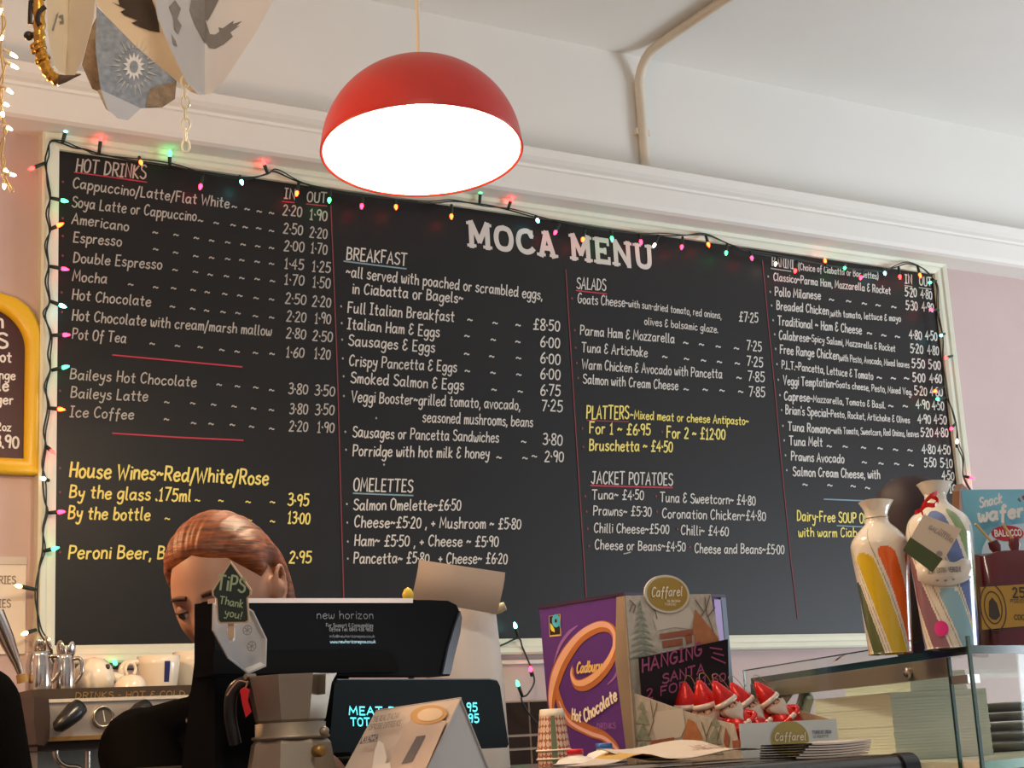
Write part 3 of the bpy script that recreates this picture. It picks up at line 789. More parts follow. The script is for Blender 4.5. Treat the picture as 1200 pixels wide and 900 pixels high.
PA = (-0.0008, 0.0, 0.20); PB = (0.0006, 0.0, -0.15)
ridge = 240
qa = (0.0010, 0.0, -0.24); qb = (-0.0010, 0.0, 0.24)       # valley fold along x = 240
flame = [(247, 55), (243, 48), (235, 40), (228, 28), (222, 12), (215, -12), (232, -12), (237, 8), (240, 22)]
wing = [(240, 22), (246, 40), (252, 40.5), (257, 37), (256, 32), (261, 33), (268, 28), (274, 24), (273, 28), (284, 24.5), (277, 31), (281, 30), (270, 38), (273, 43), (262, 52), (252, 57), (245, 56), (240, 48)]
paper('paper_lantern', 'big pale folded paper ornament with grey flame print beside the lamp', [
    ('left_panel', m_papb, lin([(172, -60), (240, -60), (240, 111), (233, 111), (218, 95), (200, 58), (185, 22)], qa)),
    ('right_panel', m_papw, lin([(240, -60), (350, -60), (321, 0), (300, 38), (262, 96), (246, 110), (240, 111)], qb)),
    ('back_panel', m_pap, lin([(172, -60), (350, -60), (321, 0), (262, 96), (240, 111), (218, 95), (200, 58)], (0, 0, 0.07)))],
    2.05, (248, -58), prints=[
    ('flame_print', m_inkg, [lin(flame[:1] + flame[1:5] + [(226, -12), (240, -12), (240, 50)], qa), lin([(240, -12)] + [(258, -12), (256, 0), (250, 12), (243, 24)] + [(240, 22)], qb), lin(wing, qb),
                             lin([(205, 0), (212, 10), (208, 22), (213, 30), (209, 40), (204, 34), (203, 20), (198, 8)], qa), lin([(201, 40), (206, 48), (208, 54), (203, 52)], qa)])])
pq = (0.0004, 0.0002, -0.06)
paper('paper_lantern', 'beige paper ornament with black flame print behind the grey-white one', [
    ('front_panel', m_pap, lin([(108, -60), (205, -60), (205, 40), (236, 112), (224, 108), (205, 93), (160, 60), (114, 6)], (0, 0.0002, 0.0))),
    ('back_panel', m_pap, lin([(108, -60), (205, -60), (236, 112), (114, 6)], (0, 0.0002, 0.06)))],
    2.22, (150, -58), prints=[
    ('flame_print', m_ink, [lin([(130, 2), (140, 6), (137, -8), (168, -20), (176, 5), (186, 27), (187, 38), (176, 36), (164, 32), (154, 27), (161, 24), (146, 18), (141, 14), (147, 11)], (0, 0.0002, 0)),
                            lin([(170, -6), (174, 8), (186, 28), (182, 10), (176, -6)], (0, 0.0002, -0.001))])])
PK = (0.0006, 0.0, -0.07)
k2 = (-0.0004, 0, 0.05)
sun = [(157 + (13 if i % 2 else 8) * math.cos(i * PI / 14), 78 + (17 if i % 2 else 10) * math.sin(i * PI / 14)) for i in range(28)]
paper('paper_lantern', 'blue-grey kite-shaped paper ornament printed with a pale sunburst', [
    ('kite_panel', m_ibl, lin([(113, 7), (160, 55), (207, 95), (205, 116), (190, 126), (165, 127), (118, 105), (112, 60)], PK)),
    ('lower_tip', m_papb, lin([(118, 105), (165, 127), (150, 141), (138, 139), (126, 128)], PK)),
    ('brown_edge', m_ibr, lin([(113, 20), (112, 60), (118, 105), (121, 110), (108, 104), (96, 76), (103, 48), (108, 30)], (0.0002, 0, 0.03))),
    ('cream_back', m_pap, lin([(118, 105), (129, 131), (124, 128), (114, 106)], (0, 0, 0.04)))],
    2.0, (113, 7), prints=[('ray_print', m_ray, [lin([(157 + 17 * math.cos(a), 78 + 22 * math.sin(a)), (157 + rl * math.cos(a + .05), 78 + 1.25 * rl * math.sin(a + .05)), (157 + 17 * math.cos(a + .11), 78 + 22 * math.sin(a + .11))], (PK[0], PK[1], PK[2] - 0.0003)) for a, rl in [(k * PI / 13, (24, 31, 27, 22)[k % 4]) for k in range(26)]]), ('sunburst_print', m_papw, [lin(sun, PK)]), ('sun_face_print', m_ibl, [lin([(157 + 5 * math.cos(a * PI / 8), 78 + 7 * math.sin(a * PI / 8)) for a in range(16)], (PK[0], PK[1], PK[2] - 0.001))]),
    ('brown_print', m_ibr, [lin([(176, 104), (207, 95), (205, 116), (190, 126), (170, 125)], PK)])])
paper('paper_lantern', 'plain cream leaf-shaped paper ornament hanging in front of the golden horn', [
    ('left_panel', m_pap, lin([(52, -60), (82, -60), (80, 40), (76, 88), (70, 87), (63, 75), (56, 40)], (0.0012, 0, -0.10))),
    ('right_panel', m_pap, lin([(82, -60), (116, -60), (110, 20), (97, 70), (88, 88), (76, 88), (80, 40)], (-0.0012, 0, 0.09))),
    ('back_panel', m_pap, lin([(52, -60), (116, -60), (97, 70), (76, 88), (63, 75)], (0, 0, 0.05)))],
    1.95, (84, -58), prints=[('grey_mark', m_inkg, [lin([(66, 17), (69, 14), (63, 36), (61, 35)], (0.0012, 0, -0.10)), lin([(69, 18), (74, 17), (75, 27), (70, 28), (70, 25), (73, 24), (72, 20), (70, 21)], (0.0012, 0, -0.10))])])

# golden horn shaped ornament
m_gold = mat('old_gold', (0.62, 0.36, 0.07), 0.32, 0.9, noise=0.4, nscale=50)
m_hornt = mat('dark_horn_tip', (0.16, 0.12, 0.09), 0.4)
m_iron = mat('black_iron', (0.018, 0.014, 0.012), 0.45)
HD = 2.06
horn = thing('horn_ornament', 'curved golden horn ornament with dark pointed tip hanging at top left', 'ornament', PD(44, 0, HD))
mb = MB()
cp = catmull([PD(40, -40, HD), PD(45, 0, HD), PD(46, 28, HD), PD(46, 48, HD), PD(49, 66, HD), PD(55, 82, HD), PD(62, 91, HD), PD(70, 94, HD)], 8)
rr = [0.0075 + 0.0022 * math.sin(i * 1.25) * 0.4 for i in range(len(cp))]
mb.tube(cp, rr, 14)
wbuild(mb, 'horn_body', m_gold, horn)
mb = MB()
c2 = catmull([PD(67, 93.5, HD), PD(76, 92, HD), PD(86, 89, HD), PD(95, 87, HD)], 6)
mb.tube(c2, [0.0068 * (1 - i / (len(c2) - 1)) + 0.0006 for i in range(len(c2))], 12)
wbuild(mb, 'horn_tip', m_hornt, horn)
mb = MB()
for q in ((44, 52), (45.5, 58), (50, 70)):
    a = PD(q[0], q[1], HD); b = PD(q[0] + 1.5, q[1] + 3, HD); d = (b - a).normalized()
    mb.tube([a - d * 0.0015, a + d * 0.0015], 0.0105, 16)
wbuild(mb, 'horn_ring', m_gold, horn)
mb = MB()
mb.tube([PD(52, -2, HD), PD(36, 2, HD), PD(35, 28, HD), PD(43, 27, HD)], 0.0032, 8)
mb.tube(catmull([PD(53, 8, HD - .01), PD(46, 14, HD - .012), PD(44, 24, HD - .01), PD(47, 30, HD - .008)], 5), 0.0034, 8)
wbuild(mb, 'bracket', m_iron, horn)
mb = MB(); mb.ball(PD(33.5, 42, HD), 0.0062, n=16); mb.tube([PD(34, 42, HD), PD(43, 38, HD)], 0.0025, 8)
wbuild(mb, 'knob', m_iron, horn)
mb = MB(); p = PD(40, -40, HD); mb.tube([p, Vector((p.x, p.y, ZC - 0.002))], 0.0015, 6)
wbuild(mb, 'hanging_wire', m_iron, horn)

# pale plastic chain
m_chain = mat('ivory_plastic_chain', (0.90, 0.85, 0.62), 0.35, emit=None)
CDp = 2.1
chain = thing('hanging_chain', 'short length of ivory plastic chain dangling below the paper ornaments', 'chain', PD(217, 60, CDp))
ys = [74, 86, 98, 111, 119, 132, 146.5, 158, 171, 178.5]
cy = [70 + 12.6 * i for i in range(9)]
for i, y in enumerate(cy):
    ctr = PD(216.6 + 0.28 * i * 0.5, y, CDp)
    hl = 0.0088; wl = 0.0052
    ax = CR if i % 2 == 0 else CF
    pts = [ctr + Vector((0, 0, 1)) * (hl * math.sin(a) * 1.0) + ax * (wl * math.cos(a)) for a in [2 * PI * k / 20 for k in range(20)]]
    mb = MB(); mb.tube(pts, 0.0014, 8, closed=True)
    wbuild(mb, 'chain_link', m_chain, chain)
mb = MB(); p = PD(216.6, 66, CDp); mb.tube([p, Vector((p.x, p.y, ZC - 0.002))], 0.0012, 6)
wbuild(mb, 'hanging_thread', m_thread, chain)

# warm white LED string at the left edge
m_wwire = mat('gold_lit_wire', (0.55, 0.36, 0.12), 0.4)
m_led = mat('warm_led', (1, 0.8, 0.5), 0.3, emit=(1.0, 0.70, 0.36), es=14)
m_ledh = mat('clear_led_holder', (0.75, 0.60, 0.38), 0.3)
WD = 2.15
led = thing('string_light', 'string of warm white lights hanging down the left edge of the view', 'fairy lights', PD(2, 0, WD))
mb = MB()
wp = catmull([PD(2, -70, WD), PD(1, -10, WD), PD(3, 30, WD), PD(1, 60, WD), PD(4, 90, WD), PD(0, 110, WD), PD(3, 135, WD), PD(5, 160, WD), PD(2, 185, WD), PD(6, 205, WD), PD(13, 225, WD)], 8)
mb.tube(wp, 0.0013, 6)
mb.tube([p + CR * (0.004 * math.sin(i * 0.5)) + CF * (0.004 * math.cos(i * 0.5)) for i, p in enumerate(wp)], 0.0011, 6)
mb.tube([wp[0], Vector((wp[0].x, wp[0].y, ZC - 0.002))], 0.0013, 6)
wbuild(mb, 'wire', m_wwire, led)
for (x, y, bx, by) in ((18, 66, 4, 58), (19, 79, 5, 72), (13, 108, 2, 100), (8, 123, 1, 120), (3, 134, 2, 128), (12, 151, 3, 146), (8, 201, 3, 196), (16, 205, 6, 203), (5, 219, 5, 212), (1, 14, 2, 5), (2, 45, 3, 36)):
    a = PD(bx, by, WD); b = PD(x, y, WD); d = (b - a); L = max(d.length, 0.008); d.normalize()
    M = Matrix.Translation(a) @ d.to_track_quat('Z', 'Y').to_matrix().to_4x4()
    h = MB(); h.lathe([(0, 0), (0.0022, 0), (0.0026, L * 0.6), (0.0018, L * 0.62)], 10, 0, M)
    ho = wbuild(h, 'bulb_holder', m_ledh, led)
    bb = MB(); bb.lathe([(0, L + 0.004), (0.0018, L + 0.002), (0.0026, L - 0.004), (0.0024, L * 0.6), (0, L * 0.55)], 10, 0, M)
    Mi = Matrix.Translation(led.location).inverted()
    bb.v = [tuple(Mi @ Vector(p)) for p in bb.v]
    bb.build('bulb', m_led, ho)

# ------------------------------------------------------------------ yellow arched price board and paper notice on the left wall
m_ylw = mat('yellow_gloss_frame', (0.80, 0.47, 0.012), 0.35, noise=0.06, nscale=20)
m_mar = mat('maroon_board', (0.052, 0.010, 0.009), 0.5, noise=0.2, nscale=15)
m_wh = mat('white_lettering', (0.80, 0.76, 0.70), 0.7)
sx1 = PY(43, 560, 0.0).x; sz0 = PY(43, 557.5, 0.0).z; sz1 = PY(5, 333, 0).z
sw = 0.40; scx = sx1 - sw / 2
sign = thing('menu_sign', 'arched maroon price board in a thick yellow frame hung left of the chalkboard', 'sign', (scx, -0.004, sz0))


def arch(hw, h, off, n=14, rad=0.10):
    """arched top outline in local (x, z), inset by off"""
    hw -= off; top = h - off; r = rad
    pts = [(-hw, off), (hw, off), (hw, top - r - 0.03)]
    pts += [(hw - r * (1 - math.cos(a)) * 1.0, top - r - 0.03 + r * math.sin(a)) for a in [PI / 2 * k / n for k in range(1, n)]]
    pts += [(hw - r - (hw - r) * k / 5, top - 0.03 + 0.03 * math.sin(PI / 2 * k / 5)) for k in range(1, 6)]
    left = [(-x, z) for x, z in reversed(pts[2:-1])]
    return pts + left


hh = sz1 - sz0
FO = arch(sw / 2, hh, 0.0); FI = arch(sw / 2, hh, 0.036)
mb = MB()
prof2 = [(0.0, 0.012), (0.0, -0.018), (0.2, -0.026), (0.75, -0.026), (1.0, -0.018), (1.0, -0.008)]
rows = []
for (xo, zo), (xi, zi) in list(zip(FO, FI)) + [(FO[0], FI[0])]:
    rows.append([(xo + (xi - xo) * u, y, zo + (zi - zo) * u) for u, y in prof2])
mb.grid(rows, 0, False, True)
mb.build('frame', m_ylw, sign)
mb = MB(); mb.prism([(x, -0.010, z) for x, z in FI], (0, 0.016, 0))
mb.build('board_panel', m_mar, sign)
fs = Frame(sign.location, 0.0)
mb = MB()
for t, xe, y, cap, n in (("Autumn", 3, 412, 17, 6), ("SPECIALS", 8, 410 + 0, 0, 0), ("Hot", 13, 424.5, 12, 1), ("Orange", 17.5, 445, 10, 1), ("Apple", 9.5, 458, 13, 1), ("Ginger", 15, 474, 11, 1), ("12oz", 12.5, 505, 9, 1), ("3.90", 21.5, 525, 14, 1)):
    if cap == 0:
        continue
    e = fs.at(xe, y, -0.0115); c_ = cap * (fs.at(xe, y - 5, 0) - fs.at(xe, y + 5, 0)).length / 10
    w = text_width(t) * c_ / 10 * 1.12
    yy = y if t != "Autumn" else 384
    e = fs.at(xe, yy, -0.0115)
    write(mb, t, e - Vector((w, 0, 0)), (1, 0, 0), (0, 0, 1), c_, w, 0.085, 0.0)
e = fs.at(8, 408, -0.0115)
write(mb, "DRINKS", e - Vector((0.19, 0, 0)), (1, 0, 0), (0, 0, 1), 0.036, 0.19, 0.085, 0.0)
mb.build('lettering', m_wh, sign)

m_paper = mat('white_paper', (0.80, 0.74, 0.66), 0.7)
m_sleeve = mat('clear_plastic_sleeve', (0.62, 0.56, 0.50), 0.25)
m_grey = mat('grey_print_ink', (0.22, 0.20, 0.18), 0.7)
nx1 = PY(31, 700, 0).x; nz0 = PY(30, 766, 0).z; nz1 = PY(30, 654, 0).z
no = thing('paper_notice', 'white paper notice in a plastic sleeve pinned below the yellow sign', 'notice', (nx1 - 0.11, 0.008, nz0))
mb = MB(); mb.box((0, 0, (nz1 - nz0) / 2), (0.22, 0.003, nz1 - nz0))
mb.build('paper_sheet', m_paper, no)
mb = MB(); mb.box((0, -0.001, nz1 - nz0 - 0.006), (0.222, 0.006, 0.018)); mb.build('sleeve_header', m_sleeve, no)
fn_ = Frame(no.location, 0)
mb = MB()
for t, x, y, cap in (("PASTRIES", 18, 684, 8.5), ("COOKIES", 12, 711.5, 8.5)):
    e = fn_.at(x, y, -0.0022); c_ = cap * 0.00205; w = text_width(t) * c_ / 10
    write(mb, t, e - Vector((w, 0, 0)), (1, 0, 0), (0, 0, 1), c_, w, 0.08, 0.0)
mb.build('lettering', m_grey, no)


# ------------------------------------------------------------------ service counter
CT = 1.163
m_gran = mat('black_speckled_granite', (0.022, 0.021, 0.020), 0.28, noise=0.9, nscale=260)
m_carc = mat('dark_counter_front', (0.10, 0.06, 0.04), 0.5, noise=0.2, nscale=8)
ce = PY(1068, 884, -2.28).x
top = [(-1.35, -2.26), (ce, -2.26), (ce + 0.05, -1.75), (0.92, -1.05), (0.30, -1.05), (0.16, -1.80), (-1.35, -1.86)]
ctr = thing('counter', 'black granite topped service counter with rounded front edge', 'counter', (-0.3, -2.0, 0.0))
mb = MB(); mb.prism([(x, y, CT - 0.036) for x, y in top], (0, 0, 0.036))
mb.tube([(-1.35, -2.262, CT - 0.018), (ce - 0.02, -2.262, CT - 0.018), (ce + 0.004, -2.256, CT - 0.018), (ce + 0.012, -2.23, CT - 0.018)], 0.018, 14)
wbuild(mb, 'worktop', m_gran, ctr)
mb = MB(); mb.prism([(x * 0.985 - 0.003, y + (0.02 if y < -2 else -0.02), 0.0) for x, y in top], (0, 0, CT - 0.037))
wbuild(mb, 'cabinet_body', m_carc, ctr)
m_blk = mat('black_plastic', (0.010, 0.010, 0.011), 0.30)
mb = MB(); mb.tube([(ce - 0.012, -2.262, CT - 0.018), (ce + 0.014, -2.262, CT - 0.018)], [0.0195, 0.0195], 16)
wbuild(mb, 'edge_end_cap', m_blk, ctr)

# ------------------------------------------------------------------ till: monitor seen from behind, with customer display
m_black = mat('satin_black_case', (0.006, 0.006, 0.007), 0.55, spec=0.05)
m_blackm = mat('matt_black_case', (0.007, 0.0065, 0.006), 0.7, spec=0.06)
m_rim = mat('silver_pink_rim', (0.62, 0.47, 0.38), 0.35, 0.6)
m_edge = mat('blue_black_edge', (0.05, 0.06, 0.085), 0.3)
m_print = mat('pale_grey_print', (0.30, 0.30, 0.30), 0.5)
m_printc = mat('cyan_lit_print', (0.35, 0.62, 0.68), 0.4, emit=(0.5, 0.9, 1.0), es=0.25)  # cyan colour and faint glow imitate the display's reflection on the print
m_vfd = mat('cyan_display_segments', (0.1, 0.8, 0.85), 0.4, emit=(0.06, 0.80, 0.86), es=1.25)
m_vglass = mat('black_display_glass', (0.003, 0.006, 0.007), 0.50, spec=0.05)
P1 = PD(393, 797, 1.82); P2 = PD(585, 798, 2.06)
pyaw = math.atan2(P2.y - P1.y, P2.x - P1.x)
po = Vector((P1.x, P1.y, CT))
till = thing('till', 'black till terminal turned with its printed back towards the customer', 'till', po, pyaw)
ft = Frame(po, pyaw)
MO = 0.085


def rpoly(f, pts, off):
    return [f.at(x, y, off) for x, y in pts]


mb = MB()
bk = rpoly(ft, [(252, 704.5), (500, 703), (525, 704), (535, 709), (541, 722), (539, 740), (533, 765), (527, 792), (252, 792)], MO)
mb.prism(bk, (0, 0.034, 0))
mb.build('monitor_back', m_black, till)
mb = MB()
q = rpoly(ft, [(252, 703.5), (330, 703.5), (330, 960), (252, 960)], MO + 0.004)
dt_, db_ = Vector((0, 0.022, 0)), Vector((0, 0.060, 0))
zb_ = Vector((0, 0, 1))
q[3].z = q[2].z = 0.002
mb.hexa([q[3], q[2], q[2] + db_, q[3] + db_, q[0], q[1], q[1] + dt_, q[0] + dt_])
mb.build('side_housing', m_blackm, till)
mb = MB()
zb = 0.0
b0 = ft.at(330, 800, 0); b1 = ft.at(560, 800, 0)
mb.box(((b0.x + b1.x) / 2, MO + 0.11, 0.018), (b1.x - b0.x, 0.20, 0.034), bev=0.006)
mb.box(((b0.x + b1.x) / 2 + 0.02, MO + 0.06, 0.08), (0.10, 0.05, 0.12), bev=0.008)
mb.build('stand', m_blackm, till)
mb = MB(); mb.prism(rpoly(ft, [(252, 701), (484, 701), (484, 706.5), (252, 706.5)], MO - 0.002), (0, 0.012, 0))
mb.build('top_rim', m_rim, till)
mb = MB(); mb.prism(rpoly(ft, [(519, 790), (526, 758), (533, 735), (539.5, 716), (541.5, 724), (539.5, 742), (533, 768), (528, 790)], MO - 0.003), (0, 0.006, 0))
mb.build('side_edge', m_edge, till)
mb = MB(); mb.prism(rpoly(ft, [(250, 764), (455, 762), (464, 770), (469, 786), (466, 788), (250, 790)], MO - 0.010), (0, 0.012, 0))
mb.build('cable_cover', m_blackm, till)
mb = MB()


def fwrite(mb, f, t, x0, x1, y, capx, off, wt=0.085, slant=0.0, y1=None, jit=0.0, flip=False):
    a = f.at(x0, y, off); b = f.at(x1, y if y1 is None else y1, off)
    c_ = (f.at(x0, y - capx, off) - f.at(x0, y, off)).length
    d = b - a
    write(mb, t, a, d.normalized(), (0, 0, 1), c_, d.length, wt, slant, jit=jit)


fwrite(mb, ft, "new horizon", 371, 437, 725, 9.5, MO - 0.0012, 0.05)
fwrite(mb, ft, "For Support & Consumables", 382, 437, 734.5, 4.0, MO - 0.0012, 0.10)
fwrite(mb, ft, "Office Tel: 0845 435 9652", 386, 437, 739.5, 4.0, MO - 0.0012, 0.11)
fwrite(mb, ft, "info@newhorizonepos.co.uk", 386, 439, 747, 3.2, MO - 0.0012, 0.09)
mb.build('back_lettering', m_print, till)
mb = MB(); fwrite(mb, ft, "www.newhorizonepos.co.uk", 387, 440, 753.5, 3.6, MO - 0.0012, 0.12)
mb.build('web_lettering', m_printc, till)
# customer display
mb = MB()
d0 = rpoly(ft, [(392, 802), (396, 797), (575, 796.5), (583, 798), (586, 804), (596, 872), (594, 876), (384, 882), (388, 850)], 0.0)
mb.prism(d0, (0, 0.026, 0))
dpart = mb.build('customer_display', m_vglass, till)
mb = MB()
mb.tube([q + Vector((0, 0.002, 0)) for q in rpoly(ft, [(396, 796.5), (575, 796), (583, 797.5), (586.5, 804), (596.5, 873)], 0.0)], 0.0011, 6)
mb.build('display_rim', m_edge, dpart)
mb = MB()
p = ft.at(500, 876, 0.02)
mb.box((p.x, 0.02, p.z / 2 - 0.0), (0.05, 0.03, max(0.02, p.z)), bev=0.004)
mb.box((p.x, 0.025, 0.006), (0.14, 0.08, 0.010), bev=0.003)
mb.build('display_foot', m_blackm, till)
mb = MB()
fwrite(mb, ft, "MEAT P", 409, 462, 837.5, 9, -0.0012, 0.10)
fwrite(mb, ft, "TOT", 411, 433, 850.5, 9, -0.0012, 0.10)
fwrite(mb, ft, "95", 547, 559, 833.5, 9.5, -0.0012, 0.10)
fwrite(mb, ft, "95", 549, 561, 846.5, 9.5, -0.0012, 0.10)
mb.build('display_segments', m_vfd, till)

# ------------------------------------------------------------------ moka pot with tips sign
m_alu = mat('worn_aluminium', (0.30, 0.26, 0.21), 0.48, 0.85, noise=0.14, nscale=25)
m_alu2 = mat('brushed_aluminium_lid', (0.62, 0.62, 0.62), 0.5, 0.35, noise=0.10, nscale=30)
m_brass = mat('brass_valve', (0.32, 0.20, 0.06), 0.4, 0.8)
m_redr = mat('red_plastic', (0.62, 0.012, 0.018), 0.4)
MD = 1.75
mc = PD(341, 880, MD)
moka = thing('moka_pot', 'aluminium stovetop coffee pot with raised lid serving as the tip jar', 'coffee pot', (mc.x, mc.y, CT), math.radians(8))
pm = MD / FPX


def zy(y):
    return PD(341, y, MD).z - CT


z_r, z_w, z_c0, z_c1 = zy(791), zy(846), zy(847), zy(867)
mb = MB()
mb.lathe([(0.0, 0.001), (0.052, 0.001), (0.053, 0.006), (0.0445, z_c1 - 0.004), (0.041, z_c1), (0, z_c1)], 8, 0, smooth=False)
mb.build('boiler', m_alu, moka)
mb = MB()
mb.lathe([(0.0, z_c1), (0.040, z_c1), (0.0425, z_c1 + 0.0015), (0.0425, z_c1 + 0.004), (0.0385, z_c1 + 0.005), (0.0385, z_c0), (0, z_c0)], 48, 0)
mb.build('collar', m_alu, moka)
mb = MB()
mb.lathe([(0.0, z_c0), (0.037, z_c0), (0.0395, z_c0 + 0.003), (0.0492, z_r - 0.001), (0.0492, z_r), (0.0465, z_r), (0.0375, z_c0 + 0.006), (0.0, z_c0 + 0.006)], 8, 0, smooth=False)
mb.build('upper_chamber', m_alu, moka)
fm = Frame(moka.location, moka.rotation_euler.z)
sp = fm.loc(PD(386, 792, MD))
mb = MB(); mb.hexa([sp + Vector(q) for q in ((-0.014, -0.013, -0.020), (0.001, -0.003, -0.004), (0.001, 0.003, -0.004), (-0.014, 0.013, -0.020), (-0.014, -0.015, 0.001), (0.008, -0.003, 0.003), (0.008, 0.003, 0.003), (-0.014, 0.015, 0.001))])
mb.build('spout', m_alu, moka)
mb = MB()
vp = fm.loc(PD(374, 880, MD - 0.047))
q = Vector((vp.x, vp.y, 0)).normalized().to_track_quat('Z', 'Y').to_matrix().to_4x4()
mb.lathe([(0, -0.006), (0.0065, -0.006), (0.0065, 0.003), (0.004, 0.006), (0, 0.006)], 16, 0, Matrix.Translation(vp) @ q)
mb.build('safety_valve', m_brass, moka)
kn = fm.loc(PD(380, 857, MD - 0.03))
mb = MB(); mb.ball(kn, 0.0055, n=14); mb.build('collar_knob', m_alu, moka)
# handle on the left, black
hpts = [fm.loc(PD(x, y, MD + 0.004)) for x, y in ((298, 800), (284, 800), (272, 812), (270, 840), (276, 872))]
mb = MB(); mb.tube(catmull(hpts, 6), [0.007] * 25, 10)
mb.build('handle', m_blk, moka)
# lid raised on its hinge
LDp = MD + 0.012
oct_ = [(250.8, 708), (250, 739), (268, 772), (291, 790), (312, 781), (313, 749), (297, 716), (272, 700)]
lp = [fm.loc(PD(x, y, LDp + 0.0006 * (x - 280))) for x, y in oct_]
cen = sum(lp, Vector()) / 8
nrm = (lp[2] - lp[0]).cross(lp[4] - lp[0]).normalized()
toc = fm.loc(CAMP) - cen
if nrm.dot(toc) < 0:
    nrm = -nrm
mb = MB()
inn = [cen + (p - cen) * 0.88 - nrm * 0.006 for p in lp]; rimo = [cen + (p - cen) * 0.95 for p in lp]
bk_ = [p - nrm * 0.004 for p in lp]; bk2 = [cen + (p - cen) * 0.4 - nrm * 0.014 for p in lp]
mb.grid([inn, rimo, lp, bk_, bk2], 0, True, False)
mb.face(inn); mb.face(list(reversed(bk2)))
lid = mb.build('lid', m_alu2, moka)
mb = MB()
for (x, y) in ((292, 739), (297, 758)):
    c_ = fm.loc(PD(x, y, LDp)) - nrm * 0.0045
    ex = (lp[6] - lp[1]).normalized(); ey = nrm.cross(ex)
    ring = [c_ + ex * (0.0052 * math.cos(a)) + ey * (0.0052 * math.sin(a)) for a in [2 * PI * k / 18 for k in range(18)]]
    ring.append(ring[0]); ribbon(mb, ring, 0.0005, nrm)
    for k in range(3):
        a = k * PI / 3
        ribbon(mb, [c_ + ex * (0.004 * math.cos(a)) + ey * (0.004 * math.sin(a)), c_ - ex * (0.004 * math.cos(a)) - ey * (0.004 * math.sin(a))], 0.0005, nrm)
mb.build('stamped_marks', m_grey, lid)
mb = MB(); h0 = fm.loc(PD(293, 793, MD))
mb.tube([h0 - Vector((0.006, 0, 0)), h0 + Vector((0.006, 0, 0))], 0.0035, 10); mb.build('hinge', m_alu, moka)
# trinkets hanging by the handle
t_ = thing('red_trinket', 'small red tag hanging on the left side of the coffee pot', 'tag', PD(288, 828, MD - 0.02))
mb = MB(); mb.prism([PD(x, y, MD - 0.03) for x, y in ((281, 809), (286, 806), (292, 810), (290, 822), (294, 835), (288, 841), (284, 826))], CF * 0.006)
wbuild(mb, 'red_tag', m_redr, t_)
mb = MB(); mb.tube(catmull([PD(x, y, MD - 0.02) for x, y in ((290, 800), (280, 798), (272, 806), (266, 815))], 5), 0.0009, 6); mb.tube(catmull([PD(x, y, MD - 0.02) for x, y in ((290, 798), (289, 803), (287, 808))], 5), 0.001, 6)
wbuild(mb, 'cord', mat('tan_cord', (0.42, 0.24, 0.16), 0.7), t_)
m_tan = mat('tan_wood_edge', (0.55, 0.40, 0.26), 0.6)
m_gslate = mat('green_chalk_slate', (0.016, 0.030, 0.024), 0.6, noise=0.3, nscale=40)
m_gchalk = mat('pale_green_chalk', (0.34, 0.44, 0.26), 0.8)
TD = 1.715
tips = thing('tips_sign', 'tiny house-shaped chalk sign reading TIPS Thank you clipped to the pot lid', 'sign', PD(271, 745, TD))
out_ = [(270, 657.5), (295, 691.5), (294.5, 697), (290.5, 700.5), (292.5, 728.5), (289, 730.5), (257, 731), (254.5, 728), (253, 701.5), (248.5, 697.5), (248, 692)]
cx_ = (271, 700)
mb = MB(); mb.prism([PD(x, y, TD) for x, y in out_], CF * 0.003); wbuild(mb, 'wooden_edge', m_tan, tips)
mb = MB(); mb.prism([PD(cx_[0] + (x - cx_[0]) * 0.90, cx_[1] + (y - cx_[1]) * 0.93, TD - 0.0006) for x, y in out_], CF * 0.0015); wbuild(mb, 'chalk_face', m_gslate, tips)
mb = MB()
UP = -CD
for t, x0, x1, y, cap in (("TiPS", 254, 286, 692, 17), ("Thank", 257, 284, 709.5, 9), ("you!", 263, 282, 722.5, 8.5)):
    a = PD(x0, y - 2, TD - 0.0012); b = PD(x1, y + 2.5, TD - 0.0012)
    write(mb, t, a, (b - a).normalized(), (UP - (b - a).normalized() * UP.dot((b - a).normalized())).normalized(), cap * TD / FPX, (b - a).length, 0.075, 0.0, jit=0.5)
wbuild(mb, 'chalk_lettering', m_gchalk, tips)
mb = MB(); mb.prism([PD(x, y, TD + 0.002) for x, y in ((267, 729), (274, 729), (274, 748), (267, 748))], CF * 0.003); wbuild(mb, 'wooden_peg', m_tan, tips)
mb = MB(); mb.prism([PD(x, y, TD + 0.004) for x, y in ((266, 738), (273, 739), (273, 752), (269, 753))], CF * 0.012); wbuild(mb, 'white_clip', m_wh, tips)

# ------------------------------------------------------------------ tent card
m_card = mat('pale_pink_card', (0.68, 0.58, 0.50), 0.5)
m_card2 = mat('shaded_white_card', (0.50, 0.47, 0.44), 0.6)  # same card greyed to put shade on the back and end panels
m_cof = mat('coffee_crema', (0.62, 0.33, 0.09), 0.5)
m_cof2 = mat('pale_milk_foam', (0.80, 0.62, 0.42), 0.5)
m_pgrey = mat('warm_grey_print', (0.30, 0.26, 0.24), 0.6)
m_pdark = mat('dark_blue_grey_print', (0.10, 0.095, 0.12), 0.6)
m_pwht = mat('white_print', (0.80, 0.77, 0.72), 0.5)
m_pfade = mat('pinkish_print', (0.56, 0.45, 0.38), 0.6)
n0 = PD(540, 817, 1.50); f0 = PD(441, 832, 1.77)


def onz(px, py, base, z):
    """the point on the ray (px, py) direction line from apex `base`, extended down to height z"""
    r = base
    return r


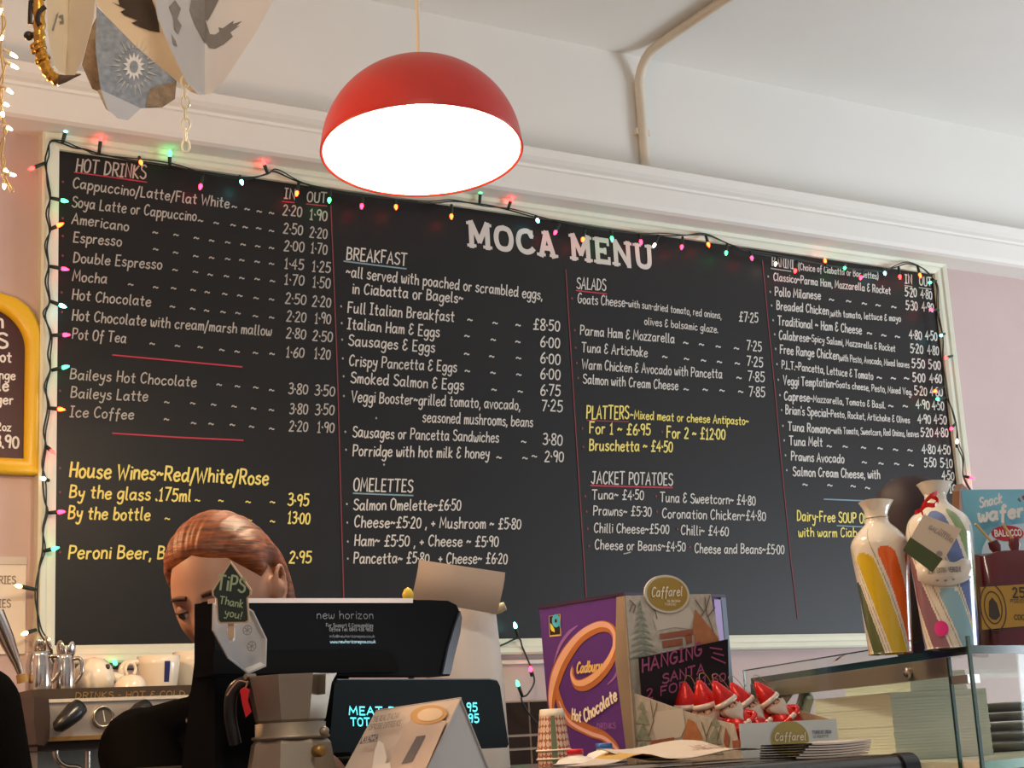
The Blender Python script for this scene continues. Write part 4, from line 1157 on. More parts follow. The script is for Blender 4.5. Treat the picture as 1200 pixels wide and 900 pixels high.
nl = PD(487, 923, 1.47); nr = PD(581, 922, 1.55); fl = PD(390, 922, 1.72); fr = PD(470, 920, 1.80)
for v in (nl, nr, fl, fr):
    v.z = CT + 0.001
card = thing('tent_card', 'folded tent card picturing a cup of coffee, before the till display', 'tent card', ((nl.x + fr.x) / 2, (nl.y + fr.y) / 2, CT))
th = 0.0012


def sheet(mb, q):
    n = (q[1] - q[0]).cross(q[3] - q[0]).normalized() * th
    mb.hexa([q[0], q[1], q[1] - n, q[0] - n, q[3], q[2], q[2] - n, q[3] - n])


mb = MB(); sheet(mb, [fl, nl, n0, f0]); wbuild(mb, 'front_panel', m_card, card)
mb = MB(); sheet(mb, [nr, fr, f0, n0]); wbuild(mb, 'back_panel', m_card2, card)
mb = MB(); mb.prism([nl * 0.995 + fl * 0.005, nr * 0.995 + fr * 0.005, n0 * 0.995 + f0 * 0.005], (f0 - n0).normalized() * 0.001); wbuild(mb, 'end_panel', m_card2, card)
PN = (nl - fl).cross(f0 - fl).normalized()
if PN.dot(CAMP - n0) < 0:
    PN = -PN


def onp(px, py, lift=0.0012):
    r = ray(px, py); t = (n0 - CAMP).dot(PN) / r.dot(PN)
    return CAMP + r * t + PN * lift


def pwrite(mb, t, x0, y0, x1, y1, cap, wt=0.08, slant=0.0):
    a = onp(x0, y0); b = onp(x1, y1); ex = (b - a).normalized()
    u = onp(x0 + cap * 0.28, y0 - cap) - a
    write(mb, t, a, ex, u.normalized(), u.length, (b - a).length, wt, 0.0)


mb = MB()
pwrite(mb, "THE REAL ITALIAN", 438, 847, 468, 842, 6)
pwrite(mb, "ESPRESSO EXPERIENCE", 433, 856, 470, 851, 6)
wbuild(mb, 'lettering', m_pgrey, card)
mb = MB(); pwrite(mb, "LAVAZZA", 423.5, 871, 443, 867.5, 6, 0.11)
ribbon(mb, [onp(422, 872.5), onp(444, 869)], 0.0004, PN)
wbuild(mb, 'logo_lettering', m_pdark, card)
mb = MB(); mb.face([onp(503 + 21.5 * math.cos(a) + 1.2 * math.sin(a), 838 - 2.5 * math.cos(a) + 11 * math.sin(a), 0.0008) for a in [2 * PI * k / 32 for k in range(32)]]); wbuild(mb, 'coffee_picture', m_cof, card)
mb = MB(); mb.face([onp(505 + 15 * math.cos(a), 838 - 1.5 * math.cos(a) + 7.5 * math.sin(a), 0.0011) for a in [2 * PI * k / 28 for k in range(28)]]); wbuild(mb, 'foam_picture', m_cof2, card)
mb = MB(); mb.face([onp(x, y, 0.0005) for x, y in ((482, 842), (524, 845), (500, 900), (455, 905), (462, 880), (474, 855))]); wbuild(mb, 'cup_picture', m_pfade, card)
mb = MB(); mb.face([onp(x, y, 0.0009) for x, y in ((489, 863.5), (500, 862), (484, 893), (471, 896))]); wbuild(mb, 'spoon_picture', m_pdark, card)
mb = MB(); mb.face([onp(x, y, 0.0007) for x, y in ((444, 868), (450, 872), (454, 888), (450, 905), (436, 905), (440, 880))]); mb.face([onp(x, y, 0.0012) for x, y in ((452, 896), (458, 894), (460, 905), (450, 905))]); wbuild(mb, 'glass_picture', m_pwht, card)

# ------------------------------------------------------------------ white canister with a brown paper sheet
m_can = mat('creamy_white_plastic', (0.93, 0.86, 0.80), 0.5)
m_knobw = mat('cream_wood_knob', (0.78, 0.68, 0.46), 0.5)
m_kraft = mat('grey_brown_paper', (0.56, 0.45, 0.36), 0.75, noise=0.12, nscale=12, bump=0.25)
JD = 2.5
jc = PD(545, 800, JD)
can = thing('canister', 'tall white canister standing behind the till, wooden knob at its top', 'canister', (jc.x, jc.y, CT))
zt_ = PD(545, 690, JD).z - CT
mb = MB(); mb.lathe([(0, 0.0), (0.062, 0.0), (0.064, 0.006), (0.0605, zt_ * 0.5), (0.052, zt_ - 0.01), (0.049, zt_), (0, zt_)], 48); mb.build('canister_body', m_can, can)
fj = Frame(can.location, 0)
mb = MB(); a = fj.loc(PD(578, 716, JD)); b = fj.loc(PD(592, 710, JD)); mb.tube([a, a * 0.5 + b * 0.5, b], [0.006, 0.008, 0.0065], 12); mb.build('knob', m_knobw, can)
mb = MB(); a = fj.loc(PD(583, 806, JD - 0.02)); mb.ball(a, 0.007, n=14); mb.build('side_stud', m_can, can)
ps = thing('kraft_paper', 'grey-brown paper sheet leaning against the top of the white canister', 'paper', PD(538, 718, JD - 0.075))
mb = MB()
rows = []
for j in range(7):
    v = j / 6
    L_ = (491 - 9.0 * v ** 1.3, 656 + 46 * v); Rr = (592 - 10 * v ** 1.4, 671 + 49 * v)
    rows.append([PD(L_[0] + (Rr[0] - L_[0]) * i / 12, L_[1] + (Rr[1] - L_[1]) * i / 12 + (16 * v if i < 0 else 0), JD - 0.075 + 0.012 * ((i - 6) / 6) ** 2 - 0.010 * math.sin(v * 3)) for i in range(13)])
mb.grid(rows, 0, False, True)
mb.grid([[p + CF * 0.0008 for p in r] for r in rows], 0, False, True)
wbuild(mb, 'sheet', m_kraft, ps)
m_yk = mat('yellow_plastic', (0.85, 0.60, 0.05), 0.4)
yk = thing('pen', 'yellow topped pen standing upright behind the till', 'pen', (PD(478, 695, 2.3).x, PD(478, 695, 2.3).y, CT))
h_ = PD(478, 693, 2.3).z - CT
mb = MB(); mb.tube([(0, 0, 0.001), (0, 0, h_ - 0.012)], 0.0045, 10); mb.build('pen_barrel', m_blk, yk)
mb = MB(); mb.lathe([(0, h_ + 0.006), (0.005, h_ + 0.003), (0.0085, h_ - 0.004), (0.007, h_ - 0.013), (0, h_ - 0.014)], 14); mb.build('pen_cap', m_yk, yk)

# ------------------------------------------------------------------ purple hot chocolate box
m_pur = mat('purple_card', (0.080, 0.021, 0.175), 0.32, noise=0.06, nscale=8)
m_purd = mat('dark_purple_top', (0.035, 0.012, 0.045), 0.4)
m_purl = mat('lilac_lit_edge', (0.52, 0.40, 0.85), 0.4)
m_bluee = mat('grey_blue_edge', (0.16, 0.22, 0.32), 0.4)
m_sw1 = mat('brown_chocolate_swirl', (0.42, 0.13, 0.035), 0.35)
m_sw2 = mat('light_caramel_swirl', (0.78, 0.42, 0.22), 0.35)
m_sw3 = mat('pale_pink_swirl', (0.70, 0.40, 0.36), 0.35)
m_lil = mat('lilac_streak', (0.28, 0.12, 0.36), 0.35)
m_goldp = mat('gold_print', (0.74, 0.48, 0.17), 0.4)
m_cream = mat('cream_print', (0.86, 0.76, 0.60), 0.5)
m_kblk = mat('black_print', (0.008, 0.008, 0.008), 0.4)
m_aqua = mat('aqua_print', (0.06, 0.42, 0.58), 0.4)
m_yelp = mat('yellow_print', (0.80, 0.68, 0.05), 0.4)
bo = PD(632, 714, 3.08); bn = PD(731, 698, 2.90)
byaw = math.atan2(bn.y - bo.y, bn.x - bo.x)
box_o = Vector((bo.x, bo.y, CT + 0.0008))
hot = thing('hot_chocolate_box', 'tall purple hot chocolate box with caramel swirl beside the paper cups', 'box', box_o, byaw)
fb = Frame(box_o, byaw)
tl, tr = fb.at(632, 714), fb.at(731, 698)
W_ = tr.x; H_ = (tl.z + tr.z) / 2
dp = fb.side(848, 692, W_).y
dp = min(max(dp, 0.10), 0.26)
mb = MB()
mb.hexa([(0.012, 0, 0), (W_ + 0.004, 0, 0), (W_ + 0.004, dp, 0), (0.012, dp, 0), (0, 0, tl.z), (W_, 0, tr.z), (W_, dp, tr.z), (0, dp, tl.z)])
mb.build('carton', m_pur, hot)
mb = MB(); mb.hexa([(-0.002, -0.002, tl.z + 0.0005), (W_ + 0.003, -0.002, tr.z + 0.0005), (W_ + 0.003, dp + 0.002, tr.z + 0.0005), (-0.002, dp + 0.002, tl.z + 0.0005), (-0.002, -0.002, tl.z + 0.006), (W_ + 0.003, -0.002, tr.z + 0.006), (W_ + 0.003, dp + 0.002, tr.z + 0.006), (-0.002, dp + 0.002, tl.z + 0.006)])
mb.build('lid_edge', m_purd, hot)
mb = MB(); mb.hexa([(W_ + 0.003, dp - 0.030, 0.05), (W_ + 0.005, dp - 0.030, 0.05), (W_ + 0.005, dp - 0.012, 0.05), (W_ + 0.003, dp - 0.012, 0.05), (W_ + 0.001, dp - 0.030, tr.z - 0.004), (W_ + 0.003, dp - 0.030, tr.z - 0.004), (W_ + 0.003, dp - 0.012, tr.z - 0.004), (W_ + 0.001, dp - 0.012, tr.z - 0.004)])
mb.build('lit_edge_strip', m_purl, hot)  # lilac strip paints the light caught by the carton's right edge
mb = MB(); mb.hexa([(W_ + 0.003, dp - 0.011, 0.0), (W_ + 0.006, dp - 0.011, 0.0), (W_ + 0.006, dp + 0.001, 0.0), (W_ + 0.003, dp + 0.001, 0.0), (W_ + 0.001, dp - 0.011, tr.z), (W_ + 0.004, dp - 0.011, tr.z), (W_ + 0.004, dp + 0.001, tr.z), (W_ + 0.001, dp + 0.001, tr.z)])
mb.build('corner_edge', m_bluee, hot)
NF = Vector((0, -1, 0))


def swirl(pts, ws, off, f=fb):
    P = catmull([f.at(x, y, off) for x, y in pts], 6)
    n = len(P); sc = (f.at(690, 790) - f.at(691, 790)).length
    W = []
    for i in range(n):
        t = i / (n - 1) * (len(ws) - 1); k = min(int(t), len(ws) - 2)
        W.append((ws[k] + (ws[k + 1] - ws[k]) * (t - k)) * sc * 0.5)
    return P, W


def sw_mesh(name, m, pts, ws, off):
    mb = MB(); P, W = swirl(pts, ws, off); ribbon(mb, P, W, NF); mb.build(name, m, hot)


SWP = [(648, 845), (646.5, 820), (651, 795), (662, 770), (680, 747), (700, 735), (714, 735.5), (721, 745), (721, 760), (713, 778), (700, 793), (686, 802), (676, 802), (671, 793), (672, 783)]
SWW = [2, 9, 14, 13, 10, 9, 8, 7, 7, 9, 10, 10, 8, 5, 1]
sw_mesh('swirl_print', m_sw1, SWP, SWW, -0.0010)
sw_mesh('swirl_print', m_sw2, [(x - 1.5, y - 2.2) for x, y in SWP], [w * 0.5 for w in SWW], -0.0014)
sw_mesh('swirl_print', m_sw3, [(x - 2.6, y - 3.4) for x, y in SWP[1:9]], [1, 2, 2.4, 2.4, 2.4, 2, 1.5, 1], -0.0017)
sw_mesh('swirl_print', m_sw1, [(651, 795), (655, 820), (665, 842), (690, 856), (706, 862), (720, 874), (729, 892)], [2, 7, 9, 9, 8, 7, 4], -0.0009)
sw_mesh('swirl_print', m_sw3, [(655, 822), (667, 845), (691, 859), (708, 865), (722, 877), (731, 893)], [1, 2.5, 3, 2.8, 2.6, 2], -0.0014)
sw_mesh('swirl_print', m_lil, [(649, 777), (656, 757), (666, 742), (677, 733)], [0.6, 3, 3, 0.6], -0.0009)
sw_mesh('swirl_print', m_lil, [(727, 765), (722, 790), (712, 802)], [1, 2.2, 0.8], -0.0009)
mb = MB(); fwrite(mb, fb, "Cadbury", 675.5, 704, 789, 12.5, -0.0022, 0.10, 0.28, y1=786); mb.build('brand_lettering', m_goldp, hot)
mb = MB()
for t, x0, y0, x1, y1, cap in (("Hot", 670, 843, 680.5, 846, 13), ("Chocolate", 685.5, 846.5, 723, 820, 14)):
    a = fb.at(x0, y0, -0.0022); b = fb.at(x1, y1, -0.0022); ex = (b - a).normalized()
    write(mb, t, a, ex, (Vector((0, 0, 1)) - ex * ex.z * 0.5).normalized(), cap * (fb.at(690, 800) - fb.at(690, 801)).length, (b - a).length, 0.10, 0.05)
mb.build('product_lettering', m_cream, hot)
mb = MB(); fwrite(mb, fb, "DRINKS", 700, 721.5, 854.5, 6.5, -0.0022, 0.09, y1=853.5); mb.build('product_lettering', m_lil, hot)
q = [fb.at(x, y, -0.0010) for x, y in ((643, 722), (656.5, 719.5), (657.5, 745), (644, 746.5))]
mb = MB(); mb.face(q); mk = mb.build('mark_border', m_goldp, hot)
cq = sum(q, Vector()) / 4
mb = MB(); mb.face([cq + (p - cq) * 0.90 + Vector((0, -0.0004, 0.0012)) for p in q]); mb.build('mark_ground', m_kblk, hot)
mb = MB(); sc = (fb.at(650, 730) - fb.at(651, 730)).length
c1 = fb.at(651.5, 727.5, -0.0019); mb.face([c1 + Vector((4.6 * sc * math.cos(a), 0, 5 * sc * math.sin(a))) for a in [2 * PI * k / 20 for k in range(20)]])
mb.face([fb.at(x, y, -0.0019) for x, y in ((653.5, 727), (656.5, 728), (656.5, 736), (654.5, 732.5))]); mb.build('mark_print', m_aqua, hot)
mb = MB(); mb.face([fb.at(x, y, -0.0019) for x, y in ((644.7, 730), (647.5, 733), (650, 738), (650, 741), (646.5, 739.5), (645, 736))]); mb.build('mark_print', m_yelp, hot)
mb = MB(); mb.face([Vector((p.x, -0.0022, p.z)) for p in [c1 + Vector((1.5 * sc * math.cos(a), 0, 1.5 * sc * math.sin(a))) for a in [2 * PI * k / 12 for k in range(12)]]]); mb.build('mark_print', m_kblk, hot)

# ------------------------------------------------------------------ paper cups and milk bottles
m_cup = mat('white_paper_cup', (0.80, 0.72, 0.60), 0.55)


def cup_pattern():
    m = bpy.data.materials.new('red_snowflake_cup_print'); m.use_nodes = True
    nt = m.node_tree; b = nt.nodes['Principled BSDF']; b.inputs['Roughness'].default_value = 0.5
    tc = nt.nodes.new('ShaderNodeTexCoord'); sp_ = nt.nodes.new('ShaderNodeSeparateXYZ'); nt.links.new(tc.outputs['Object'], sp_.inputs[0])
    at = nt.nodes.new('ShaderNodeMath'); at.operation = 'ARCTAN2'; nt.links.new(sp_.outputs[1], at.inputs[0]); nt.links.new(sp_.outputs[0], at.inputs[1])
    mu = nt.nodes.new('ShaderNodeMath'); mu.operation = 'MULTIPLY'; mu.inputs[1].default_value = 11 / PI; nt.links.new(at.outputs[0], mu.inputs[0])
    mz = nt.nodes.new('ShaderNodeMath'); mz.operation = 'MULTIPLY'; mz.inputs[1].default_value = 85; nt.links.new(sp_.outputs[2], mz.inputs[0])
    cb = nt.nodes.new('ShaderNodeCombineXYZ'); nt.links.new(mu.outputs[0], cb.inputs[0]); nt.links.new(mz.outputs[0], cb.inputs[1])
    vo = nt.nodes.new('ShaderNodeTexVoronoi'); vo.inputs['Scale'].default_value = 1.0; vo.inputs['Randomness'].default_value = 0.15; nt.links.new(cb.outputs[0], vo.inputs['Vector'])
    r1 = nt.nodes.new('ShaderNodeValToRGB'); nt.links.new(vo.outputs['Distance'], r1.inputs[0])
    e = r1.color_ramp.elements
    e[0].position = 0.0; e[0].color = (0.55, 0.20, 0.15, 1); e[1].position = 0.16; e[1].color = (0.70, 0.55, 0.42, 1)
    for ps_, c in ((0.42, (0.70, 0.55, 0.42, 1)), (0.50, (0.34, 0.035, 0.03, 1)), (0.62, (0.34, 0.04, 0.03, 1)), (0.70, (0.60, 0.40, 0.30, 1))):
        x = e.new(ps_); x.color = c
    nt.links.new(r1.outputs[0], b.inputs['Base Color'])
    return m


m_cupp = cup_pattern()
m_grn = mat('green_cup_stripe', (0.13, 0.17, 0.10), 0.5)
CUPD = 2.72
cc = PD(649, 880, CUPD)
def zc_(y):
    return PD(649, y, CUPD).z


zrims = [zc_(880.5) , zc_(890.5), zc_(900.5)]
cupH = zc_(830.5) - zrims[0]
rb = 14.0 * CUPD / FPX; rr_ = 20.0 * CUPD / FPX
labels = ['topmost upturned paper cup in the stack, red snowflake print and green stripe', 'middle paper cup of the upturned stack beside the purple box', 'lowest paper cup of the upturned stack beside the purple box']


def make_cup(z, lab):
    c = thing('paper_cup', lab, 'paper cup', (cc.x, cc.y, z), 0.35, 'paper cups stacked upside down')
    H = cupH
    def rad(u): return rr_ + (rb - rr_) * u
    mb = MB(); mb.lathe([(rad(0.04), H * 0.04), (rad(0.3), H * 0.3), (rad(0.6), H * 0.6), (rad(0.84), H * 0.84), (rad(0.842), H * 0.842)], 48); mb.build('printed_sleeve', m_cupp, c)
    mb = MB(); mb.lathe([(rad(0.84), H * 0.84), (rad(0.85) + 0.0002, H * 0.85), (rad(1), H * 0.99), (rad(1) - 0.001, H), (rad(1) - 0.002, H - 0.004), (0, H - 0.005)], 48); mb.build('base_rim', m_cup, c)
    mb = MB(); mb.tube([(rr_ * math.cos(a), rr_ * math.sin(a), 0.0018) for a in [2 * PI * k / 40 for k in range(40)]], 0.0017, 8, closed=True); mb.build('rolled_rim', m_cup, c)
    mb = MB()
    aim = math.atan2(CAMP.y - cc.y, CAMP.x - cc.x) - 0.35 + 0.05
    rows = [[(( rad(u) + 0.0006) * math.cos(aim + d), (rad(u) + 0.0006) * math.sin(aim + d), H * u) for d in (-0.17, -0.08, 0, 0.08, 0.17)] for u in (0.05, 0.3, 0.6, 0.835)]
    mb.grid(rows); mb.build('green_stripe', m_grn, c)
    return c


for z, lab in zip(zrims, labels):
    make_cup(z, lab)
# a little plinth tray carries the stack
m_tray = mat('dark_wood_tray', (0.10, 0.055, 0.03), 0.5, noise=0.25, nscale=25)
zb0 = zrims[2]
if zb0 - CT > 0.004:
    mb = MB(); mb.box((0, 0, (zb0 - CT) / 2), (0.09, 0.09, zb0 - CT - 0.001), bev=0.002)
    tag(mb.build('wooden_block', m_tray, None, (cc.x, cc.y, CT)), 'low dark wooden block under the stack of paper cups', 'block')
m_milk = mat('white_milk_plastic', (0.82, 0.76, 0.70), 0.4)
m_capr = mat('red_plastic_cap', (0.72, 0.015, 0.03), 0.35)
m_capb = mat('blue_plastic_cap', (0.035, 0.13, 0.42), 0.35)
for (x, y, d, mcap, lab) in ((674, 884, 2.62, m_capr, 'white plastic milk bottle with a red cap'), (708, 877, 2.66, m_capb, 'white plastic milk bottle with a blue cap')):
    p = PD(x, y, d); k = d / FPX
    ztop = p.z
    r_ = 0.037
    base = 1.163 - 0.13
    zt2 = ztop - CT
    milk = thing('milk_bottle', lab, 'milk bottle', (p.x, p.y, CT))
    s1 = 9.8 * k
    hb = zt2
    mb = MB(); mb.lathe([(0, 0.0005), (r_ * 0.93, 0.0005), (r_, 0.003), (r_, max(0.004, hb - 18 * k)), (r_ * 0.93, hb - 11 * k), (r_ * 0.72, hb - 5 * k), (s1 * 0.95, hb - 2 * k), (s1 * 0.92, hb + 2 * k), (0, hb + 2 * k)], 36); mb.build('bottle_body', m_milk, milk)
    mb = MB(); mb.lathe([(0, hb + 6.2 * k), (s1 * 0.9, hb + 6.0 * k), (s1, hb + 5.2 * k), (s1, hb - 0.3 * k), (s1 * 0.9, hb - 0.3 * k)], 40, 0, None, None, 1, 1, lambda i, a: 1 + 0.02 * math.sin(a * 20)); mb.build('cap', mcap, milk)

# ------------------------------------------------------------------ chocolate santa display box
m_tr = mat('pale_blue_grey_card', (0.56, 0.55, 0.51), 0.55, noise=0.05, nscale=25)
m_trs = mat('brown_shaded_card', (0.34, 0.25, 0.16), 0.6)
m_scene = mat('frosty_print_ground', (0.47, 0.435, 0.37), 0.6, noise=0.34, nscale=110)
m_tree = mat('grey_green_tree_print', (0.24, 0.27, 0.20), 0.6, noise=0.6, nscale=160)
m_brick = mat('brick_red_print', (0.30, 0.09, 0.045), 0.6, noise=0.3, nscale=120)
m_orange = mat('orange_brown_print', (0.42, 0.16, 0.06), 0.6, noise=0.3, nscale=90)
m_cloud = mat('pale_cloud_print', (0.58, 0.54, 0.47), 0.6)
m_twig = mat('dark_twig_print', (0.14, 0.10, 0.06), 0.6)
m_oval = mat('gold_oval_label', (0.36, 0.25, 0.05), 0.35, 0.3)
m_ovw = mat('cream_oval_border', (0.60, 0.55, 0.46), 0.5)
m_navy = mat('dark_blue_print', (0.05, 0.08, 0.16), 0.6)
A_c = PD(870, 889, 2.2); A_c.z = CT
tyaw = math.radians(4)
tray = thing('chocolate_display_box', 'open cardboard display box printed with a snowy village, holding chocolate santas', 'display box', A_c, tyaw)
ftr = Frame(A_c, tyaw)
fr_tl = ftr.at(868, 848); fr_tr = ftr.at(980, 844)
TW = fr_tr.x; TH = fr_tl.z
bk_l = ftr.side(742, 812, 0.0)
TDp = min(max(bk_l.y, 0.22), 0.42); BH = bk_l.z
t2 = 0.0016
mb = MB(); mb.box((TW / 2, t2 / 2, TH / 2), (TW, t2, TH)); mb.build('front_panel', m_tr, tray)
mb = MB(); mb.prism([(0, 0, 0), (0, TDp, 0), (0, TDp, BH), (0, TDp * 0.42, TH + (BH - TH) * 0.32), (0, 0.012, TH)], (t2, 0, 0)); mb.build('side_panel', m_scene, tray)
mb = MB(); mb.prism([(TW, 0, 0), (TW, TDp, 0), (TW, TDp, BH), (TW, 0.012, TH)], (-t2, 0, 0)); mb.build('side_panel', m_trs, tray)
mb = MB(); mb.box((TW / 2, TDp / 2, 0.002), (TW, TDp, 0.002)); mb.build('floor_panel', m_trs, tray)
# header card standing at the back
h_tl = ftr.at(732, 698, TDp); h_tr = ftr.at(833, 696, TDp); h_br = ftr.at(845, 760, TDp); 
mb = MB(); mb.prism([(h_tl.x, TDp, 0.0), (h_br.x + 0.006, TDp, 0.0), (h_br.x, TDp, h_br.z), (h_tr.x, TDp, h_tr.z), (h_tl.x, TDp, h_tl.z)], (0, 0.003, 0)); mb.build('header_panel', m_scene, tray)
sd = [ftr.side(x, y, h_tl.x) for x, y in ((729, 699), (723, 757), (736, 812), (742, 845))]
mb = MB()
mb.prism([(h_tl.x, TDp - 0.0, h_tl.z), (h_tl.x, TDp + 0.02, h_tl.z), (h_tl.x, TDp + 0.034, h_tl.z * 0.62), (h_tl.x, TDp + 0.026, h_tl.z * 0.28), (h_tl.x, TDp + 0.02, 0), (h_tl.x, TDp - 0.002, 0)], (0.0016, 0, 0)); mb.build('header_side', m_trs, tray)


def atp(f, pts, off):
    return [f.at(x, y, off) for x, y in pts]


HO = TDp - 0.0010


def hface(name, m, polys, lift=0.0, f=ftr):
    mb = MB()
    for p in polys:
        mb.face(atp(f, p, HO - lift))
    return mb.build(name, m, tray)


hface('village_print', m_cloud, [[(768, 712), (808, 712), (813, 722), (808, 737), (790, 735), (770, 739), (765, 725)]])
rt = []
for k in range(9):
    y = 705 + k * 7.5; w = 3 + k * 2.0
    rt.append([(750 + 0.6 * k - w, y + 8), (750 + 0.6 * k, y - 2), (750 + 0.6 * k + w, y + 8), (750 + 0.6 * k, y + 4)])
hface('village_print', m_tree, rt, 0.0005)
hface('village_print', m_brick, [[(773, 743), (812, 737), (812, 744), (774, 749)], [(776, 751), (800, 748), (800, 756), (777, 759)], [(803, 744), (811, 743), (811, 753), (804, 755)]], 0.0005)
hface('village_print', m_orange, [[(815, 714), (826, 728), (840, 745), (843, 752), (815, 758), (812, 735)]], 0.0004)
mb = MB()
for pts in ([(826, 700), (828, 718), (836, 740)], [(832, 698), (828, 712), (822, 722)], [(760, 702), (768, 716), (770, 725)], [(775, 705), (768, 715)], [(738, 703), (745, 710), (742, 718)], [(815, 703), (824, 716)], [(838, 712), (830, 722)], [(742, 706), (738, 716)]):
    ribbon(mb, atp(ftr, pts, HO - 0.0012), 0.0009, NF)
mb.build('twig_print', m_twig, tray)
oc = ftr.at(782, 696, TDp - 0.004); osx = (ftr.at(782, 696, TDp) - ftr.at(783, 696, TDp)).length
mb = MB(); mb.prism(ellipse_pts(oc, (1, 0, 0), (0, 0, 1), 26 * osx, 17 * osx, 40), (0, 0.003, 0)); ov = mb.build('oval_badge', m_ovw, tray)
mb = MB(); mb.face(ellipse_pts(oc + Vector((0, -0.0006, 0)), (1, 0, 0), (0, 0, 1), 23.5 * osx, 15 * osx, 40)); mb.build('gold_oval', m_oval, ov)
mb = MB(); fwrite(mb, ftr, "Caffarel", 763.5, 799, 699.5, 11, TDp - 0.0058, 0.07, 0.22, y1=698); fwrite(mb, ftr, "DAL 1826 CACAO", 782, 797, 705.5, 2.5, TDp - 0.0058, 0.1); fwrite(mb, ftr, "TORINO", 779, 792, 709.5, 2.5, TDp - 0.0058, 0.1); mb.build('badge_lettering', m_cream, ov)
# front label and printed side
mb = MB(); fc = ftr.at(926, 866, -0.0008); fo_ = (ftr.at(926, 866) - ftr.at(927, 866)).length
mb.face(ellipse_pts(fc, (1, 0, 0), (0, 0, 1), 22 * fo_, 15 * fo_, 40)); ov2 = mb.build('gold_oval', m_oval, tray)
mb = MB(); fwrite(mb, ftr, "Caffarel", 908, 944, 868, 9, -0.0018, 0.06, 0.22, y1=867); mb.build('badge_lettering', m_cream, ov2)
mb = MB(); fwrite(mb, ftr, "TORINO 1826", 952, 974, 860, 3.5, -0.0010, 0.11, y1=859); fwrite(mb, ftr, "LE RICETTE", 953, 971, 864.5, 2.5, -0.0010, 0.1, y1=864); mb.build('small_lettering', m_navy, tray)


def sface(name, m, polys, lift=0.001):
    mb = MB()
    for p in polys:
        mb.face([ftr.side(x, y, -lift) for x, y in p])
    return mb.build(name, m, tray)


sface('village_print', m_cloud, [[(768, 834), (800, 830), (803, 852), (798, 864), (770, 868), (764, 850)]])
sface('village_print', m_tree, [[(747, 830), (752, 822), (758, 836)], [(745, 848), (753, 832), (762, 850)], [(744, 868), (753, 848), (764, 868)], [(743, 886), (754, 866), (765, 886)], [(832, 850), (838, 838), (844, 852)], [(828, 872), (838, 850), (846, 872)], [(824, 884), (838, 868), (848, 884)]], 0.0012)
sface('village_print', m_brick, [[(762, 868), (790, 864), (790, 870), (762, 875)], [(764, 877), (788, 873), (788, 884), (765, 885)], [(850, 852), (855, 865), (853, 880), (848, 870)], [(858, 868), (867, 867), (867, 878), (859, 877)], [(832, 874), (842, 872), (841, 882), (833, 882)]], 0.0012)
sface('village_print', m_orange, [[(806, 842), (814, 846), (822, 862), (826, 880), (802, 884), (800, 866)]], 0.0011)
mb = MB()
for pts in ([(762, 820), (766, 845), (760, 862)], [(770, 824), (766, 840)], [(822, 846), (828, 866), (826, 880)], [(834, 846), (828, 862)], [(845, 850), (840, 868)]):
    ribbon(mb, [ftr.side(x, y, -0.0016) for x, y in pts], 0.0009, Vector((-1, 0, 0)))
mb.build('twig_print', m_twig, tray)

# handwritten black sign in the box
m_bsign = mat('black_sign_card', (0.012, 0.006, 0.010), 0.7, spec=0.2)
m_pinkc = mat('magenta_chalk', (0.30, 0.055, 0.15), 0.7)
SD_ = TDp * 0.93
ss = thing('price_sign', 'black card sign chalked HANGING SANTA 2 FOR in pink, standing behind the santas', 'sign', ftr.o + ftr.x * 0.03 + ftr.y * SD_ + Vector((0, 0, 0.004)), tyaw)
fs2 = Frame(ss.location, tyaw)
mb = MB(); sp4 = atp(fs2, [(749, 771), (853, 749), (855, 826), (753, 826)], 0.0)
mb.prism([(sp4[3].x, 0, 0.0), (sp4[2].x, 0, 0.0), (sp4[2].x, 0, sp4[2].z), sp4[1], sp4[0], (sp4[3].x, 0, sp4[3].z)], (0, 0.002, 0)); mb.build('card', m_bsign, ss)
mb = MB()
fwrite(mb, fs2, "HANGING", 752, 822, 788.5, 14.5, -0.001, 0.09, 0.1, y1=768, jit=0.5)
fwrite(mb, fs2, "SANTA", 776, 825, 801, 10.5, -0.001, 0.10, 0.1, y1=788, jit=0.5)
fwrite(mb, fs2, "2 FOR £1.80", 757, 850, 819, 10.5, -0.001, 0.09, 0.1, y1=797, jit=0.5)
for pts in ([(832, 759), (846, 761)], [(836, 765), (848, 768)], [(834, 770), (850, 777)]):
    ribbon(mb, atp(fs2, pts, -0.001), 0.0012, NF)
mb.build('chalk_lettering', m_pinkc, ss)

# chocolate santas
m_sred = mat('red_foil', (0.58, 0.014, 0.012), 0.25, 0.25, noise=0.15, nscale=70, bump=0.35)
m_swht = mat('white_foil', (0.66, 0.56, 0.48), 0.32, 0.15, noise=0.12, nscale=60, bump=0.3)
m_sface = mat('flesh_foil', (0.60, 0.32, 0.20), 0.35)
m_gth = mat('gold_thread', (0.42, 0.27, 0.08), 0.4, 0.5)
m_eye = mat('black_dot', (0.01, 0.008, 0.008), 0.4)


